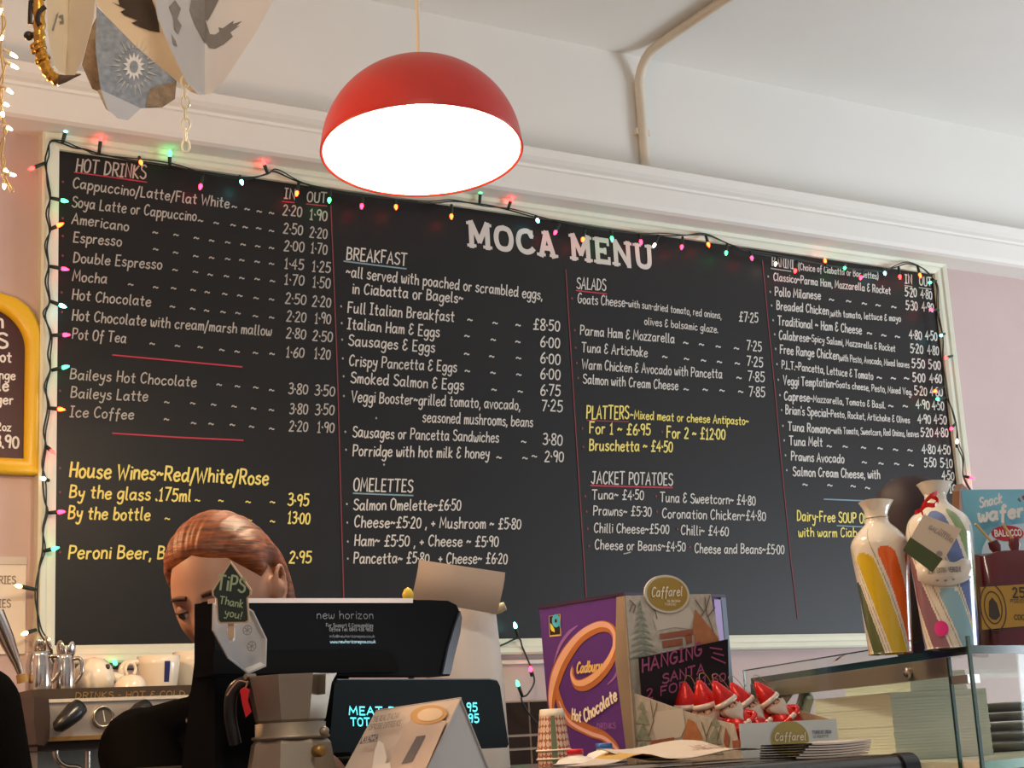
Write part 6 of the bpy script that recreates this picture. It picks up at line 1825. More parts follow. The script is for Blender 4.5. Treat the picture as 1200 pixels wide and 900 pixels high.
for (x, y, s0, s1) in ((1166, 641, (1143, 614), (1163, 636)), (1189, 639, (1175, 614), (1188, 633))):
    c_ = fsb.at(x, y, 0.0); e_ = fsb.at(x + (6 if x < 1180 else 2), 655, 0.0)
    mb = MB(); mb.tube([e_ + Vector((0, 0, -0.008)), e_, (c_ + e_) / 2, c_, c_ + (c_ - e_) * 0.5], [0.014, 0.009, 0.0055, 0.009, 0.0075], 16); nk = mb.build('gathered_neck', m_drd, swb)
    q = (c_ + e_) / 2
    mb = MB(); mb.tube([q + Vector((0.0068 * math.cos(a), 0.0068 * math.sin(a), 0.001 * math.sin(2 * a))) for a in [2 * PI * k / 20 for k in range(20)]], 0.001, 6, closed=True); mb.tube(catmull([q + Vector((0.006, -0.003, 0)), q + Vector((0.015, -0.006, -0.003)), q + Vector((0.020, -0.006, -0.010))], 4), 0.0009, 6); mb.build('twist_tie', m_tie, nk)
    mb = MB(); mb.tube([fsb.at(s0[0], s0[1], 0.0), fsb.at(s1[0], s1[1], 0.0), c_], 0.0021, 8); mb.build('wooden_stick', m_stick, swb)
mb = MB()
LO = -0.0335
l4 = [fsb.at(x, y, LO) for x, y in ((1149, 688), (1210, 684), (1210, 733), (1151, 738))]
mb.prism(l4, (0, 0.0008, 0)); la = mb.build('paper_label', m_ylab, swb)
mb = MB(); cc2 = fsb.at(1164, 712, LO - 0.0006); ss2 = (fsb.at(1164, 712) - fsb.at(1165, 712)).length
for r_ in (14.5, 10.0):
    ring = [cc2 + Vector((r_ * ss2 * math.cos(2 * PI * k / 36), 0, r_ * 1.55 * ss2 * math.sin(2 * PI * k / 36))) for k in range(37)]; ribbon(mb, ring, 0.0009, NF)
mb.face([cc2 + Vector((x * ss2, 0, -y * ss2)) for x, y in ((-6, 8), (-4, -6), (0, -10), (5, -4), (7, 8), (2, 12), (-3, 11))])
fwrite(mb, fsb, "25", 1187, 1201, 700, 11, LO - 0.0006, 0.10, 0.0); fwrite(mb, fsb, "PIECES", 1184, 1207, 706, 3.5, LO - 0.0006, 0.09, 0.0); fwrite(mb, fsb, "COCOA", 1189, 1209, 726, 5.5, LO - 0.0006, 0.09, 0.0)
mb.build('label_print', m_ink, la)

# ------------------------------------------------------------------ leaflets and papers on the counter
m_leaf = mat('grey_brown_leaflet', (0.50, 0.43, 0.38), 0.5)
m_leafp = mat('pale_leaflet_edge', (0.58, 0.52, 0.46), 0.5)
lp0 = PD(960, 888, 2.09)
random.seed(11)
for i in range(6):
    yaw = math.radians(-12 + i * 2.6 + random.uniform(-1.5, 1.5))
    l_ = thing('leaflet', 'thin printed leaflet fanned in the pile before the chocolate box', 'leaflet', (lp0.x + 0.003 * i - 0.01, lp0.y + 0.002 * i, CT + 0.0006 + 0.0032 * i), yaw, 'leaflets piled on the counter')
    mb = MB()
    rows = [[(x, y, 0.002 * (x / 0.05) ** 2 * (1 if x > 0 else 0.6)) for y in (-0.05, 0.05)] for x in [-0.052 + 0.0104 * k for k in range(11)]]
    mb.grid(rows, 0); mb.grid([[(x, y, z + 0.0022) for x, y, z in r] for r in rows], 1)
    a_, b_ = rows[0], rows[-1]
    for k in range(10):
        for s_ in (0, 1):
            p, q = rows[k][s_], rows[k + 1][s_]
            mb.face([p, q, (q[0], q[1], q[2] + 0.0022), (p[0], p[1], p[2] + 0.0022)], 1)
    mb.build('sheet', [m_leaf, m_leafp if i % 2 else m_leaf], l_)
m_sheet = mat('white_flyer_paper', (0.66, 0.56, 0.47), 0.5)
m_flyy = mat('yellow_flyer_print', (0.62, 0.36, 0.05), 0.5)
fl_ = thing('flyer', 'curling white flyer with faint brown lettering before the santa box', 'flyer', (PD(800, 890, 2.1).x, PD(800, 890, 2.1).y, CT + 0.001), 0.15)
mb = MB()
rows = [[(x, y, 0.012 + 0.016 * max(0, y / 0.06) + 0.004 * math.sin(x * 30)) for y in (-0.055, -0.02, 0.02, 0.055)] for x in [-0.095 + 0.019 * k for k in range(11)]]
mb.grid(rows); mb.grid([[(x, y, z + 0.0008) for x, y, z in r] for r in rows]); mb.build('sheet', m_sheet, fl_)
mb = MB(); write(mb, "MENU", (0.02, -0.01, 0.0185), (1, 0, 0.0), Vector((0, 1, 0.28)).normalized(), 0.018, 0.05, 0.07, 0.0); mb.build('lettering', m_tie, fl_)
mb = MB(); mb.grid([[(x, y, 0.002 + 0.0005 * k) for k, y in enumerate((-0.05, 0.05))] for x in (-0.09, 0.09)]); mb.box((0, 0, 0.001), (0.18, 0.10, 0.0016)); mb.build('under_sheet', m_sheet, fl_)
fl2 = thing('flyer', 'yellow printed flyer lying in front of the purple box and milk bottles', 'flyer', (PD(735, 893, 2.05).x, PD(735, 893, 2.05).y, CT + 0.001), -0.2)
mb = MB()
rows = [[(x, y, 0.006 + 0.018 * math.exp(-(x / 0.03) ** 2) * (0.6 + 5 * max(0, y))) for y in (-0.05, -0.02, 0.02, 0.05)] for x in [-0.075 + 0.0125 * k for k in range(13)]]
mb.grid(rows, 0, False, True, lambda i, j: 1 if 4 <= i <= 8 else 0); mb.grid([[(x, y, z + 0.0008) for x, y, z in r] for r in rows], 0, False, True, lambda i, j: 1 if 4 <= i <= 8 else 0); mb.box((0, 0, 0.002), (0.14, 0.09, 0.004)); mb.build('sheet', [m_sheet, m_flyy], fl2)

# ------------------------------------------------------------------ back counter, coffee machine and things on it
m_back = mat('dark_back_counter', (0.05, 0.035, 0.028), 0.4)
mb = MB(); mb.box((0.55, -0.36, 0.92), (4.2, 0.66, 0.04)); mb.box((0.55, -0.34, 0.45), (4.16, 0.60, 0.90))
tag(mb.build('kitchen_counter', m_back), 'dark back counter under the chalkboard carrying the coffee machine', 'counter')
m_steel = mat('brushed_steel_panel', (0.46, 0.42, 0.38), 0.38, 0.55, noise=0.05, nscale=60)
m_brown = mat('dark_brown_side_cheek', (0.032, 0.019, 0.014), 0.45)
m_top = mat('bronze_cup_rail', (0.055, 0.038, 0.022), 0.45, 0.2)
m_brz = mat('polished_bronze_trim', (0.48, 0.29, 0.10), 0.3, 0.7)
m_pblu = mat('pale_blue_steel', (0.34, 0.42, 0.45), 0.3, 0.4)
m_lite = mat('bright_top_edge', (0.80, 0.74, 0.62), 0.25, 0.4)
EY = -0.62
em = thing('coffee_machine', 'steel espresso machine with black knobs and round gauge under the chalkboard', 'coffee machine', (PY(230, 860, EY).x, EY, 0.94))
fe = Frame(em.location, 0)


def ebox(mb, x0, x1, y0, y1, off0, off1, bev=0.0):
    a = fe.at(x0, y0, off0); b = fe.at(x1, y1, off0); b.z = fe.at(x0, y1, off0).z
    mb.box(((a.x + b.x) / 2, (off0 + off1) / 2, (a.z + b.z) / 2), (abs(b.x - a.x), abs(off1 - off0), abs(a.z - b.z)), bev=bev)


mb = MB(); ebox(mb, 57, 420, 822, 864, 0, 0.40); mb.build('front_panel', m_steel, em)
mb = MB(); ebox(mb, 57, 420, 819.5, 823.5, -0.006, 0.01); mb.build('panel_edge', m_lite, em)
mb = MB(); ebox(mb, 38, 420, 808, 820, -0.004, 0.42); mb.build('cup_rail', m_top, em)
mb = MB(); fwrite(mb, fe, "DRINKS - HOT & COLD - KEY LIMES", 88, 290, 818.5, 7, -0.0055, 0.08, 0.1, y1=815); mb.build('rail_lettering', m_brz, em)
mb = MB(); a = fe.at(38, 818, -0.02); b = fe.at(58, 878, -0.02)
mb.prism([fe.at(x, y, -0.03) for x, y in ((40, 816), (57, 818), (59, 840), (58, 866), (52, 874), (43, 872), (40, 845))], (0, 0.44, 0)); mb.build('side_cheek', m_brown, em)
mb = MB(); ebox(mb, 55, 420, 864, 869, -0.012, 0.02); mb.build('trim_strip', m_brz, em)
mb = MB(); ebox(mb, 44, 420, 869, 880, 0.02, 0.40); mb.build('underside', m_brown, em)
mb = MB(); ebox(mb, 44, 420, 881, 955, 0.22, 0.40); mb.build('back_plate', m_pblu, em)
mb = MB(); q = fe.at(200, 960, 0); mb.box((q.x, 0.18, 0.03), (0.62, 0.42, 0.055)); mb.build('drip_tray', m_steel, em)
for (x0, y0, x1, y1) in ((94, 828, 68, 852), (173, 828, 146, 848)):
    a = fe.at(x0, y0, -0.035); b = fe.at(x1, y1, -0.055)
    dd = (b - a)
    mb = MB(); mb.tube([a - dd * 0.05, a, a + dd * 0.3, a + dd * 0.7, b, b + dd * 0.12], [0.008, 0.017, 0.020, 0.017, 0.013, 0.004], 18); kb = mb.build('steam_knob', m_blk, em)
    mb = MB(); c_ = a + dd * 0.25; mb.tube([c_, Vector((c_.x, 0.0, c_.z))], 0.010, 14); mb.build('knob_stem', m_blk, kb)
gc = fe.at(120, 840, 0)
RX = Matrix.Translation(gc) @ Matrix.Rotation(PI / 2, 4, 'X')
mb = MB(); mb.lathe([(0.0205, 0.0), (0.0225, 0.006), (0.021, 0.010), (0.0175, 0.010), (0.017, 0.006)], 40, 0, RX); gg = mb.build('gauge_bezel', m_bolt, em)
mb = MB(); mb.lathe([(0, 0.006), (0.0175, 0.006)], 40, 0, RX); mb.build('gauge_dial', mat('grey_gauge_dial', (0.10, 0.095, 0.085), 0.4), gg)
mb = MB(); mb.hexa([gc + Vector(p) for p in ((-0.0015, -0.0075, 0.012), (0.0, -0.0075, 0.012), (0.0, -0.007, 0.012), (-0.0015, -0.007, 0.012), (0.002, -0.0075, -0.010), (0.004, -0.0075, -0.010), (0.004, -0.007, -0.010), (0.002, -0.007, -0.010))]); mb.build('gauge_needle', m_pwht, gg)
mb = MB(); P_ = catmull([fe.at(x, y, 0.04) for x, y in ((68, 872), (65, 882), (69, 892), (78, 898), (92, 900), (104, 912))], 6); mb.tube(P_, 0.0058, 10); mb.build('steam_pipe', m_bolt, em)
mb = MB(); P_ = [fe.at(x, y, 0.06) for x, y in ((103, 880), (103, 898), (101, 910))]; mb.tube(P_, 0.005, 10); mb.build('spout_pipe', m_bolt, em)
TOPZ = em.location.z + fe.at(120, 808, 0).z + 0.0005
# steel jugs
m_chr = mat('polished_steel', (0.60, 0.55, 0.50), 0.16, 0.95)
m_wch = mat('white_china', (0.84, 0.76, 0.62), 0.18, coat=0.3)


def ontop(px, Yp):
    return PY(px, 805, Yp)


for (px, ww, hy, Yp, lab) in ((45, 30, 764, -0.53, 'larger polished steel milk jug at the left end of the coffee machine top'), (75, 25, 767, -0.50, 'smaller polished steel milk jug holding spoons, right of the larger jug')):
    p = ontop(px, Yp); dpt = (p - CAMP).dot(CF); r_ = ww / 2 * dpt / FPX; h_ = PY(px, hy, Yp).z - TOPZ
    j = thing('milk_jug', lab, 'jug', (p.x, p.y, TOPZ), -0.4, 'steel milk jugs')
    mb = MB(); mb.lathe([(0, 0.0), (r_ * 0.95, 0), (r_, 0.004), (r_ * 1.02, h_ * 0.3), (r_ * 0.98, h_ * 0.7), (r_ * 0.84, h_ * 0.9), (r_ * 0.86, h_), (r_ * 0.82, h_), (r_ * 0.80, h_ * 0.9), (r_ * 0.9, h_ * 0.6), (0, h_ * 0.5)], 36); mb.build('jug_body', m_chr, j)
    mb = MB(); mb.tube(catmull([(r_ * 0.85, 0, h_ * 0.88), (r_ * 1.5, 0, h_ * 0.85), (r_ * 1.6, 0, h_ * 0.5), (r_ * 0.98, 0, h_ * 0.25)], 6), 0.004, 8); mb.build('jug_handle', m_chr, j)
SPY = -0.50
for i, (x0, y0, x1, y1, lab) in enumerate(((55, 750, 70, 790, 'broad bright steel spoon leaning left in the small jug'), (71, 757, 75, 790, 'short steel spoon standing in the middle of the small jug'), (84, 758, 79, 792, 'steel spoon upright at the right side of the small jug'), (47, 755, 47, 788, 'steel spoon crossing from the big jug rim'))):
    a = PY(x0, y0, SPY); b = PY(x1, y1, SPY + 0.005 * i)
    s_ = thing('spoon', lab, 'spoon', b, 0, 'steel spoons in the milk jugs')
    dd = a - b; L = dd.length; dd.normalize(); q = Matrix.Translation(b) @ dd.to_track_quat('Z', 'Y').to_matrix().to_4x4()
    mb = MB(); mb.ball((0, 0, L * 0.86), 0.015, n=16, sc=(0.8, 0.3, 1.35)); mb.v = [tuple(q @ Vector(p)) for p in mb.v]; wbuild(mb, 'spoon_bowl', m_chr, s_)
    mb = MB(); mb.tube([q @ Vector((0, 0, L * 0.66)), q @ Vector((0, 0.002, 0.2 * L)), q @ Vector((0, 0, -0.015))], [0.0022, 0.0028, 0.003], 8); wbuild(mb, 'spoon_handle', m_chr, s_)
# big bright serving spoon at far left
lt = thing('serving_spoon', 'long bright steel serving spoon leaning at the far left', 'spoon', PY(26, 792, -0.55))
mb = MB(); a = PY(-6, 718, -0.55); b = PY(20, 778, -0.55); mb.tube([a, a * 0.5 + b * 0.5, b, PY(26, 795, -0.55)], [0.018, 0.016, 0.009, 0.006], 14); wbuild(mb, 'handle', m_chr, lt)
mb = MB(); c_ = PY(27, 800, -0.55); mb.tube([PY(25, 790, -0.55), c_], [0.011, 0.012], 12); wbuild(mb, 'ferrule', m_brz, lt)
zz_ = TOPZ
# upturned teapots / bowls and cups
for (px, ww, hy, Yp, lab) in ((110, 48, 770, -0.44, 'round white china teapot lying on its side beside the steel jugs'),):
    p = ontop(px, Yp); dpt = (p - CAMP).dot(CF); r_ = ww / 2 * dpt / FPX
    tpz = PY(px, hy, Yp).z - TOPZ
    tpt = thing('teapot', lab, 'teapot', (p.x, p.y, TOPZ), 0)
    mb = MB(); mb.lathe([(0, 0), (r_ * 0.7, 0), (r_ * 0.95, tpz * 0.18), (r_, tpz * 0.42), (r_ * 0.86, tpz * 0.72), (r_ * 0.5, tpz * 0.94), (0, tpz)], 36); mb.build('pot_body', m_wch, tpt)
    mb = MB(); mb.tube(catmull([(r_ * 0.85, 0, tpz * 0.45), (r_ * 1.25, -0.01, tpz * 0.35), (r_ * 1.5, -0.01, tpz * 0.12)], 6), [0.012] * 7 + [0.009] * 6, 12); mb.build('spout', m_wch, tpt)
    mb = MB(); mb.ball((r_ * 0.45, -r_ * 0.72, tpz * 0.70), 0.006, n=10); mb.build('vent_hole', m_ink, tpt)
p = ontop(153, -0.52); dpt = (p - CAMP).dot(CF); r_ = 19 * dpt / FPX; hh_ = PY(153, 790, -0.52).z - TOPZ
bw = thing('china_dome', 'domed white china cover with a loop knob before the big mugs', 'lid', (p.x, p.y, TOPZ))
mb = MB(); mb.lathe([(0, 0), (r_, 0), (r_, 0.003), (r_ * 0.92, hh_ * 0.5), (r_ * 0.6, hh_ * 0.88), (0, hh_)], 32); mb.build('dome', m_wch, bw)
mb = MB(); mb.tube([(0.011 * math.cos(a), 0, hh_ + 0.010 + 0.013 * math.sin(a)) for a in [-0.9 + (PI + 1.8) * k / 16 for k in range(17)]], 0.0035, 8); mb.build('loop_knob', m_wch, bw)
m_bluel = mat('dark_blue_logo', (0.025, 0.03, 0.14), 0.3)


def mug(label, px, wtop, wbot, ytop, Yp, hang, logo=False, yb=806):
    p = ontop(px, Yp); dpt = (p - CAMP).dot(CF); k = dpt / FPX
    m_ = thing('mug', label, 'mug', (p.x, p.y, TOPZ), 0, 'white china mugs on the coffee machine')
    H = PY(px, ytop, Yp).z - TOPZ
    mb = MB(); mb.lathe([(0, 0.0), (wbot / 2 * k, 0), (wbot / 2 * k + 0.001, 0.003), (wtop / 2 * k * 0.97, H * 0.75), (wtop / 2 * k, H), (wtop / 2 * k - 0.004, H), (wtop / 2 * k * 0.85, H * 0.5), (0, H * 0.3)], 44); mb.build('cup_body', m_wch, m_)
    r_ = wtop / 2 * k
    c_, s_ = math.cos(hang), math.sin(hang)
    mb = MB(); mb.tube(catmull([(c_ * r_ * 0.93, s_ * r_ * 0.93, H * 0.85), (c_ * r_ * 1.6, s_ * r_ * 1.6, H * 0.8), (c_ * r_ * 1.75, s_ * r_ * 1.75, H * 0.5), (c_ * r_ * 1.3, s_ * r_ * 1.3, H * 0.28), (c_ * r_ * 0.78, s_ * r_ * 0.78, H * 0.22)], 6), 0.007, 10); mb.build('cup_handle', m_wch, m_)
    if logo:
        aim = math.atan2(CAMP.y - p.y, CAMP.x - p.x) + 0.42
        mb = MB(); rows = [[((wbot / 2 * k + (wtop - wbot) / 2 * k * min(1, v / 0.75)) * 1.004 * math.cos(aim + d), (wbot / 2 * k + (wtop - wbot) / 2 * k * min(1, v / 0.75)) * 1.004 * math.sin(aim + d), H * v) for d in (-0.14, -0.07, 0, 0.07, 0.14)] for v in (0.26, 0.45, 0.65, 0.83)]
        mb.grid(rows); mb.build('logo_print', m_bluel, m_)
    return m_


mug('big white china mug printed with a dark blue rectangle', 186, 50, 40, 769, -0.40, PI * 0.98, True)
mug('white china mug partly hidden behind the till and the woman', 226, 46, 38, 764, -0.34, PI * 0.95)
# cable trunking under the board
m_trk = mat('white_cable_trunking', (0.74, 0.64, 0.55), 0.45)
a = PY(560, 776, 0.0); b = PY(638, 775, 0.0)
mb = MB(); mb.box((0, 0, 0), (1.1, 0.014, 0.012), bev=0.002)
tag(mb.build('cable_trunking', m_trk, None, (b.x - 0.40, 0.004, b.z)), 'white cable trunking on the pink wall just below the chalkboard', 'trunking')

# ------------------------------------------------------------------ people behind the counter
m_skin = mat('warm_skin', (0.45, 0.235, 0.15), 0.5, noise=0.05, nscale=30)
m_hair = bpy.data.materials.new('auburn_hair'); m_hair.use_nodes = True
nt = m_hair.node_tree; b_ = nt.nodes['Principled BSDF']; b_.inputs['Roughness'].default_value = 0.5
tc = nt.nodes.new('ShaderNodeTexCoord'); mp = nt.nodes.new('ShaderNodeMapping'); mp.inputs['Scale'].default_value = (26, 26, 210); mp.inputs['Rotation'].default_value = (0.25, 0.42, 0)
nz = nt.nodes.new('ShaderNodeTexNoise'); nz.inputs['Scale'].default_value = 1.0; nz.inputs['Detail'].default_value = 4
nt.links.new(tc.outputs['Object'], mp.inputs[0]); nt.links.new(mp.outputs[0], nz.inputs['Vector'])
rp = nt.nodes.new('ShaderNodeValToRGB'); rp.color_ramp.elements[0].position = 0.30; rp.color_ramp.elements[0].color = (0.035, 0.008, 0.003, 1); rp.color_ramp.elements[1].position = 0.72; rp.color_ramp.elements[1].color = (0.34, 0.085, 0.014, 1)
nt.links.new(nz.outputs['Fac'], rp.inputs[0]); nt.links.new(rp.outputs[0], b_.inputs['Base Color'])
bp = nt.nodes.new('ShaderNodeBump'); bp.inputs['Strength'].default_value = 0.55; bp.inputs['Distance'].default_value = 0.003
nt.links.new(nz.outputs['Fac'], bp.inputs['Height']); nt.links.new(bp.outputs[0], b_.inputs['Normal'])
m_brow = mat('dark_brown_brow', (0.055, 0.022, 0.012), 0.7)
m_eyew = mat('eye_white', (0.55, 0.55, 0.58), 0.15)
m_iris = mat('dark_iris', (0.03, 0.022, 0.018), 0.1)
m_lid = mat('eyelid_skin', (0.30, 0.14, 0.10), 0.5)
m_shirt = mat('black_jersey', (0.0025, 0.0023, 0.0023), 0.9, spec=0.04)
m_trou = mat('black_trousers', (0.010, 0.010, 0.012), 0.85)
m_lips = mat('rosy_lips', (0.50, 0.18, 0.14), 0.45)


def gs(x, z, cx, cz, sx, sz):
    return math.exp(-((x - cx) / sx) ** 2 - ((z - cz) / sz) ** 2)


def head_pt(d):
    """surface point of the head for a unit direction (x her left, y forward, z up)"""
    x, y, z = d
    p = Vector((0.0735 * x, 0.092 * y, 0.116 * z))
    if z < 0.05:
        k = (0.05 - z) / 1.05
        p.x *= 1 - 0.40 * k ** 1.5
        if y < 0:
            p.y *= 1 - 0.42 * k ** 1.1
        else:
            p.y *= 1 - 0.10 * k
    if y > 0:
        q = p.copy(); f = min(1.0, y * 1.8)
        a = 0.0
        a += 0.020 * gs(q.x, q.z, 0, -0.026, 0.0115, 0.016) + 0.010 * gs(q.x, q.z, 0, 0.0, 0.009, 0.022)
        a += 0.006 * gs(abs(q.x), q.z, 0.012, -0.032, 0.007, 0.007)
        a -= 0.0105 * gs(abs(q.x), q.z, 0.031, 0.006, 0.015, 0.010)
        a += 0.0035 * gs(abs(q.x), q.z, 0.030, 0.026, 0.022, 0.008)
        a += 0.006 * gs(q.x, q.z, 0, -0.060, 0.018, 0.005) + 0.0055 * gs(q.x, q.z, 0, -0.070, 0.015, 0.005) - 0.002 * gs(q.x, q.z, 0, -0.065, 0.022, 0.002)
        a += 0.009 * gs(q.x, q.z, 0, -0.098, 0.018, 0.013)
        a += 0.004 * gs(abs(q.x), q.z, 0.042, -0.022, 0.016, 0.016)
        p.y += a * f
    return p


def sphere_dirs(nu, nv):
    for i in range(nv + 1):
        t = PI * i / nv
        yield [Vector((math.sin(t) * math.sin(2 * PI * k / nu), math.sin(t) * math.cos(2 * PI * k / nu), math.cos(t))) for k in range(nu)]


def voxel(mb, size, name, m, parent, smooth=2):
    o = mb.build('tmpv', m)
    r = o.modifiers.new('r', 'REMESH'); r.mode = 'VOXEL'; r.voxel_size = size; r.use_smooth_shade = True
    s_ = o.modifiers.new('sm', 'SMOOTH'); s_.iterations = smooth; s_.factor = 0.5
    dg = bpy.context.evaluated_depsgraph_get()
    ev = bpy.data.meshes.new_from_object(o.evaluated_get(dg))
    old = o.data; bpy.data.objects.remove(o); bpy.data.meshes.remove(old)
    ev.name = name
    ob = bpy.data.objects.new(name, ev); COL.objects.link(ob); ob.parent = parent
    for p in ev.polygons:
        p.use_smooth = True
    return ob


def make_person(label, Hc, pitch, yaw, roll, N, face, hands, hair=True, arm_scale=1.0):
    base = Vector((N.x, N.y + 0.18, 0.0))
    t = thing('person', label, 'person', base)
    rot = Matrix((CR, -CD, -CF)).transposed()         # camera axes as columns
    Rl = Matrix.Rotation(math.radians(roll), 3, 'Z') @ Matrix.Rotation(math.radians(-yaw), 3, 'Y') @ Matrix.Rotation(math.radians(pitch), 3, 'X')
    HM = rot @ Rl                                       # local (side, up, front) -> world
    ex, eu, ef = HM.col[0], HM.col[1], HM.col[2]
    L0 = Hc - base

    def h2w(p):
        return L0 + ex * p.x + ef * p.y + eu * p.z
    D = Vector((math.sin(face), -math.cos(face), 0)); Rr = Vector((-math.cos(face), -math.sin(face), 0))
    n0 = N - base
    J = {}
    ground = 0.0
    hipz = 0.86 if n0.z > 1.2 else 0.82
    pel = n0 - D * 0.16; pel.z = hipz
    J['pelvis'] = (pel, (0.125, 0.095)); J['waist'] = (pel * 0.6 + n0 * 0.4 - D * 0.01, (0.112, 0.085)); J['chest'] = (n0 - D * 0.045 - Vector((0, 0, 0.13)), (0.125, 0.098))
    J['neckb'] = (n0 - Vector((0, 0, 0.02)), (0.060, 0.056)); J['neckt'] = (h2w(Vector((0, -0.022, -0.085))), 0.049); J['skull'] = (h2w(Vector((0, -0.01, -0.03))), 0.055)
    B = [('pelvis', 'waist'), ('waist', 'chest'), ('chest', 'neckb'), ('neckb', 'neckt'), ('neckt', 'skull')]
    fing = [('thumb', 0.028, 0.000, 0.045, 0.0085), ('index', 0.024, 0.075, 0.070, 0.0078), ('middle', 0.008, 0.080, 0.076, 0.0080), ('ring', -0.008, 0.076, 0.070, 0.0075), ('little', -0.023, 0.068, 0.054, 0.0066)]
    for sgn, S_ in ((1, 'R'), (-1, 'L')):
        hand = hands[0 if sgn == 1 else 1] - base
        sh = n0 + Rr * (0.135 * sgn) - D * 0.02 - Vector((0, 0, 0.075))
        el = sh * 0.5 + hand * 0.5 - D * 0.05 + Rr * (0.05 * sgn); el.z = min(sh.z, hand.z) - 0.10
        J['sh' + S_] = (sh, 0.058); J['el' + S_] = (el, 0.042); J['wr' + S_] = (hand, 0.027)
        hd = (hand - el); hd.z = 0; hd.normalize()
        sd = Vector((-hd.y, hd.x, 0)) * (-sgn)
        pm_ = hand + hd * 0.045; J['pa' + S_] = (pm_, (0.036, 0.018))
        B += [('chest', 'sh' + S_), ('sh' + S_, 'el' + S_), ('el' + S_, 'wr' + S_), ('wr' + S_, 'pa' + S_)]
        for nm, off, st, ln, r in fing:
            a = hand + hd * (st if nm != 'thumb' else 0.022) + sd * off
            if nm == 'thumb':
                b = a + hd * ln * 0.5 + sd * 0.022 - Vector((0, 0, 0.004)); c = b + hd * ln * 0.55 + sd * 0.003 - Vector((0, 0, 0.006))
            else:
                b = a + hd * ln * 0.5 - Vector((0, 0, 0.002)) + sd * off * 0.12; c = b + hd * ln * 0.42 - Vector((0, 0, 0.014))
            for q, pt, rr2 in (('a', a, r), ('b', b, r * 0.95), ('c', c, r * 0.8)):
                J[nm + S_ + q] = (pt, rr2)
            B += [('pa' + S_, nm + S_ + 'a'), (nm + S_ + 'a', nm + S_ + 'b'), (nm + S_ + 'b', nm + S_ + 'c')]
        hp = pel + Rr * (0.085 * sgn) - Vector((0, 0, 0.06)); kn_ = Vector((hp.x, hp.y, 0.46)) + D * 0.02; an = Vector((hp.x, hp.y, 0.085)) - D * 0.01
        J['hi' + S_] = (hp, 0.085); J['kn' + S_] = (kn_, 0.056); J['an' + S_] = (an, 0.036); J['he' + S_] = (an + Vector((0, 0, -0.045)) - D * 0.02, 0.034); J['to' + S_] = (an + D * 0.14 - Vector((0, 0, 0.058)), 0.026)
        B += [('pelvis', 'hi' + S_), ('hi' + S_, 'kn' + S_), ('kn' + S_, 'an' + S_), ('an' + S_, 'he' + S_), ('he' + S_, 'to' + S_)]
    mb = MB()
    def rad(n):
        r = J[n][1]
        return r if isinstance(r, tuple) else (r, r)
    # torso: lofted oval sections from hips to neck
    secs = [(pel - Vector((0, 0, 0.10)), 0.150, 0.105), (pel, 0.155, 0.110), (pel * 0.6 + n0 * 0.4, 0.128, 0.092), (pel * 0.35 + n0 * 0.65 + D * 0.015, 0.142, 0.108), (n0 - Vector((0, 0, 0.12)) - D * 0.02, 0.150, 0.098),
            (n0 - Vector((0, 0, 0.07)) - D * 0.02, 0.135, 0.078), (n0 - Vector((0, 0, 0.035)) - D * 0.015, 0.090, 0.066), (n0 - Vector((0, 0, 0.005)) - D * 0.01, 0.060, 0.058), (J['neckt'][0], 0.050, 0.052), (J['skull'][0], 0.05, 0.05)]
    srow = [[c + Rr * (a * math.cos(2 * PI * k / 28)) + D * (b * math.sin(2 * PI * k / 28)) for k in range(28)] for c, a, b in secs]
    mb.grid(srow, 0, True); mb.face(list(reversed(srow[0]))); mb.face(srow[-1])
    for a, b in B:
        if a in ('pelvis', 'waist', 'chest', 'neckb', 'neckt') and b in ('waist', 'chest', 'neckb', 'neckt', 'skull'):
            continue
        ra, rb = rad(a), rad(b)
        if a == 'chest':
            pa = J['neckb'][0] - Vector((0, 0, 0.02)); r0 = 0.042
            mb.tube([pa, pa * 0.5 + J[b][0] * 0.5 + Vector((0, 0, 0.006)), J[b][0]], [r0, 0.046, rb[0] * 0.92], 18)
        elif b[:2] == 'pa':
            d = J[b][0] - J[a][0]; e = d.cross(Vector((0, 0, 1))).normalized()
            for o_ in (-0.020, -0.007, 0.007, 0.020):
                mb.tube([J[a][0], J[a][0] + d * 0.3 + e * o_ * 0.7, J[b][0] + d * 0.75 + e * o_], [0.020, 0.0155, 0.0135], 12)
        else:
            mb.tube([J[a][0], J[b][0]], [min(ra), min(rb)], 18)
        mb.ball(J[b][0], min(rb) * 0.99, n=16)
    hrows = [[h2w(head_pt(d)) for d in r] for r in sphere_dirs(96, 64)]
    mb.grid(hrows, 0, True)
    for sx in (-1, 1):                                   # ears: bowl-shaped rim and lobe
        c0 = Vector((0.072 * sx, -0.012, -0.006))
        rim = [c0 + Vector((sx * (0.010 + 0.004 * math.sin(a)), -0.006 + 0.0165 * math.cos(a) - 0.004 * math.sin(a), 0.030 * math.sin(a) * (1 if math.sin(a) > 0 else 0.85))) for a in [2 * PI * k / 22 for k in range(22)]]
        mb.tube([h2w(p) for p in rim], 0.0046, 8, closed=True)
        mb.ball(h2w(c0 + Vector((sx * 0.002, 0, 0))), 0.017, n=14)
        mb.tube([h2w(c0 + Vector((sx * 0.006, -0.002, 0.016))), h2w(c0 + Vector((sx * 0.009, -0.010, 0.004))), h2w(c0 + Vector((sx * 0.006, -0.004, -0.014)))], 0.0036, 8)
        mb.ball(h2w(c0 + Vector((sx * 0.008, 0.002, -0.025))), 0.0075, n=10)
    body = voxel(mb, 0.0042, 'body', m_skin, t, 3)
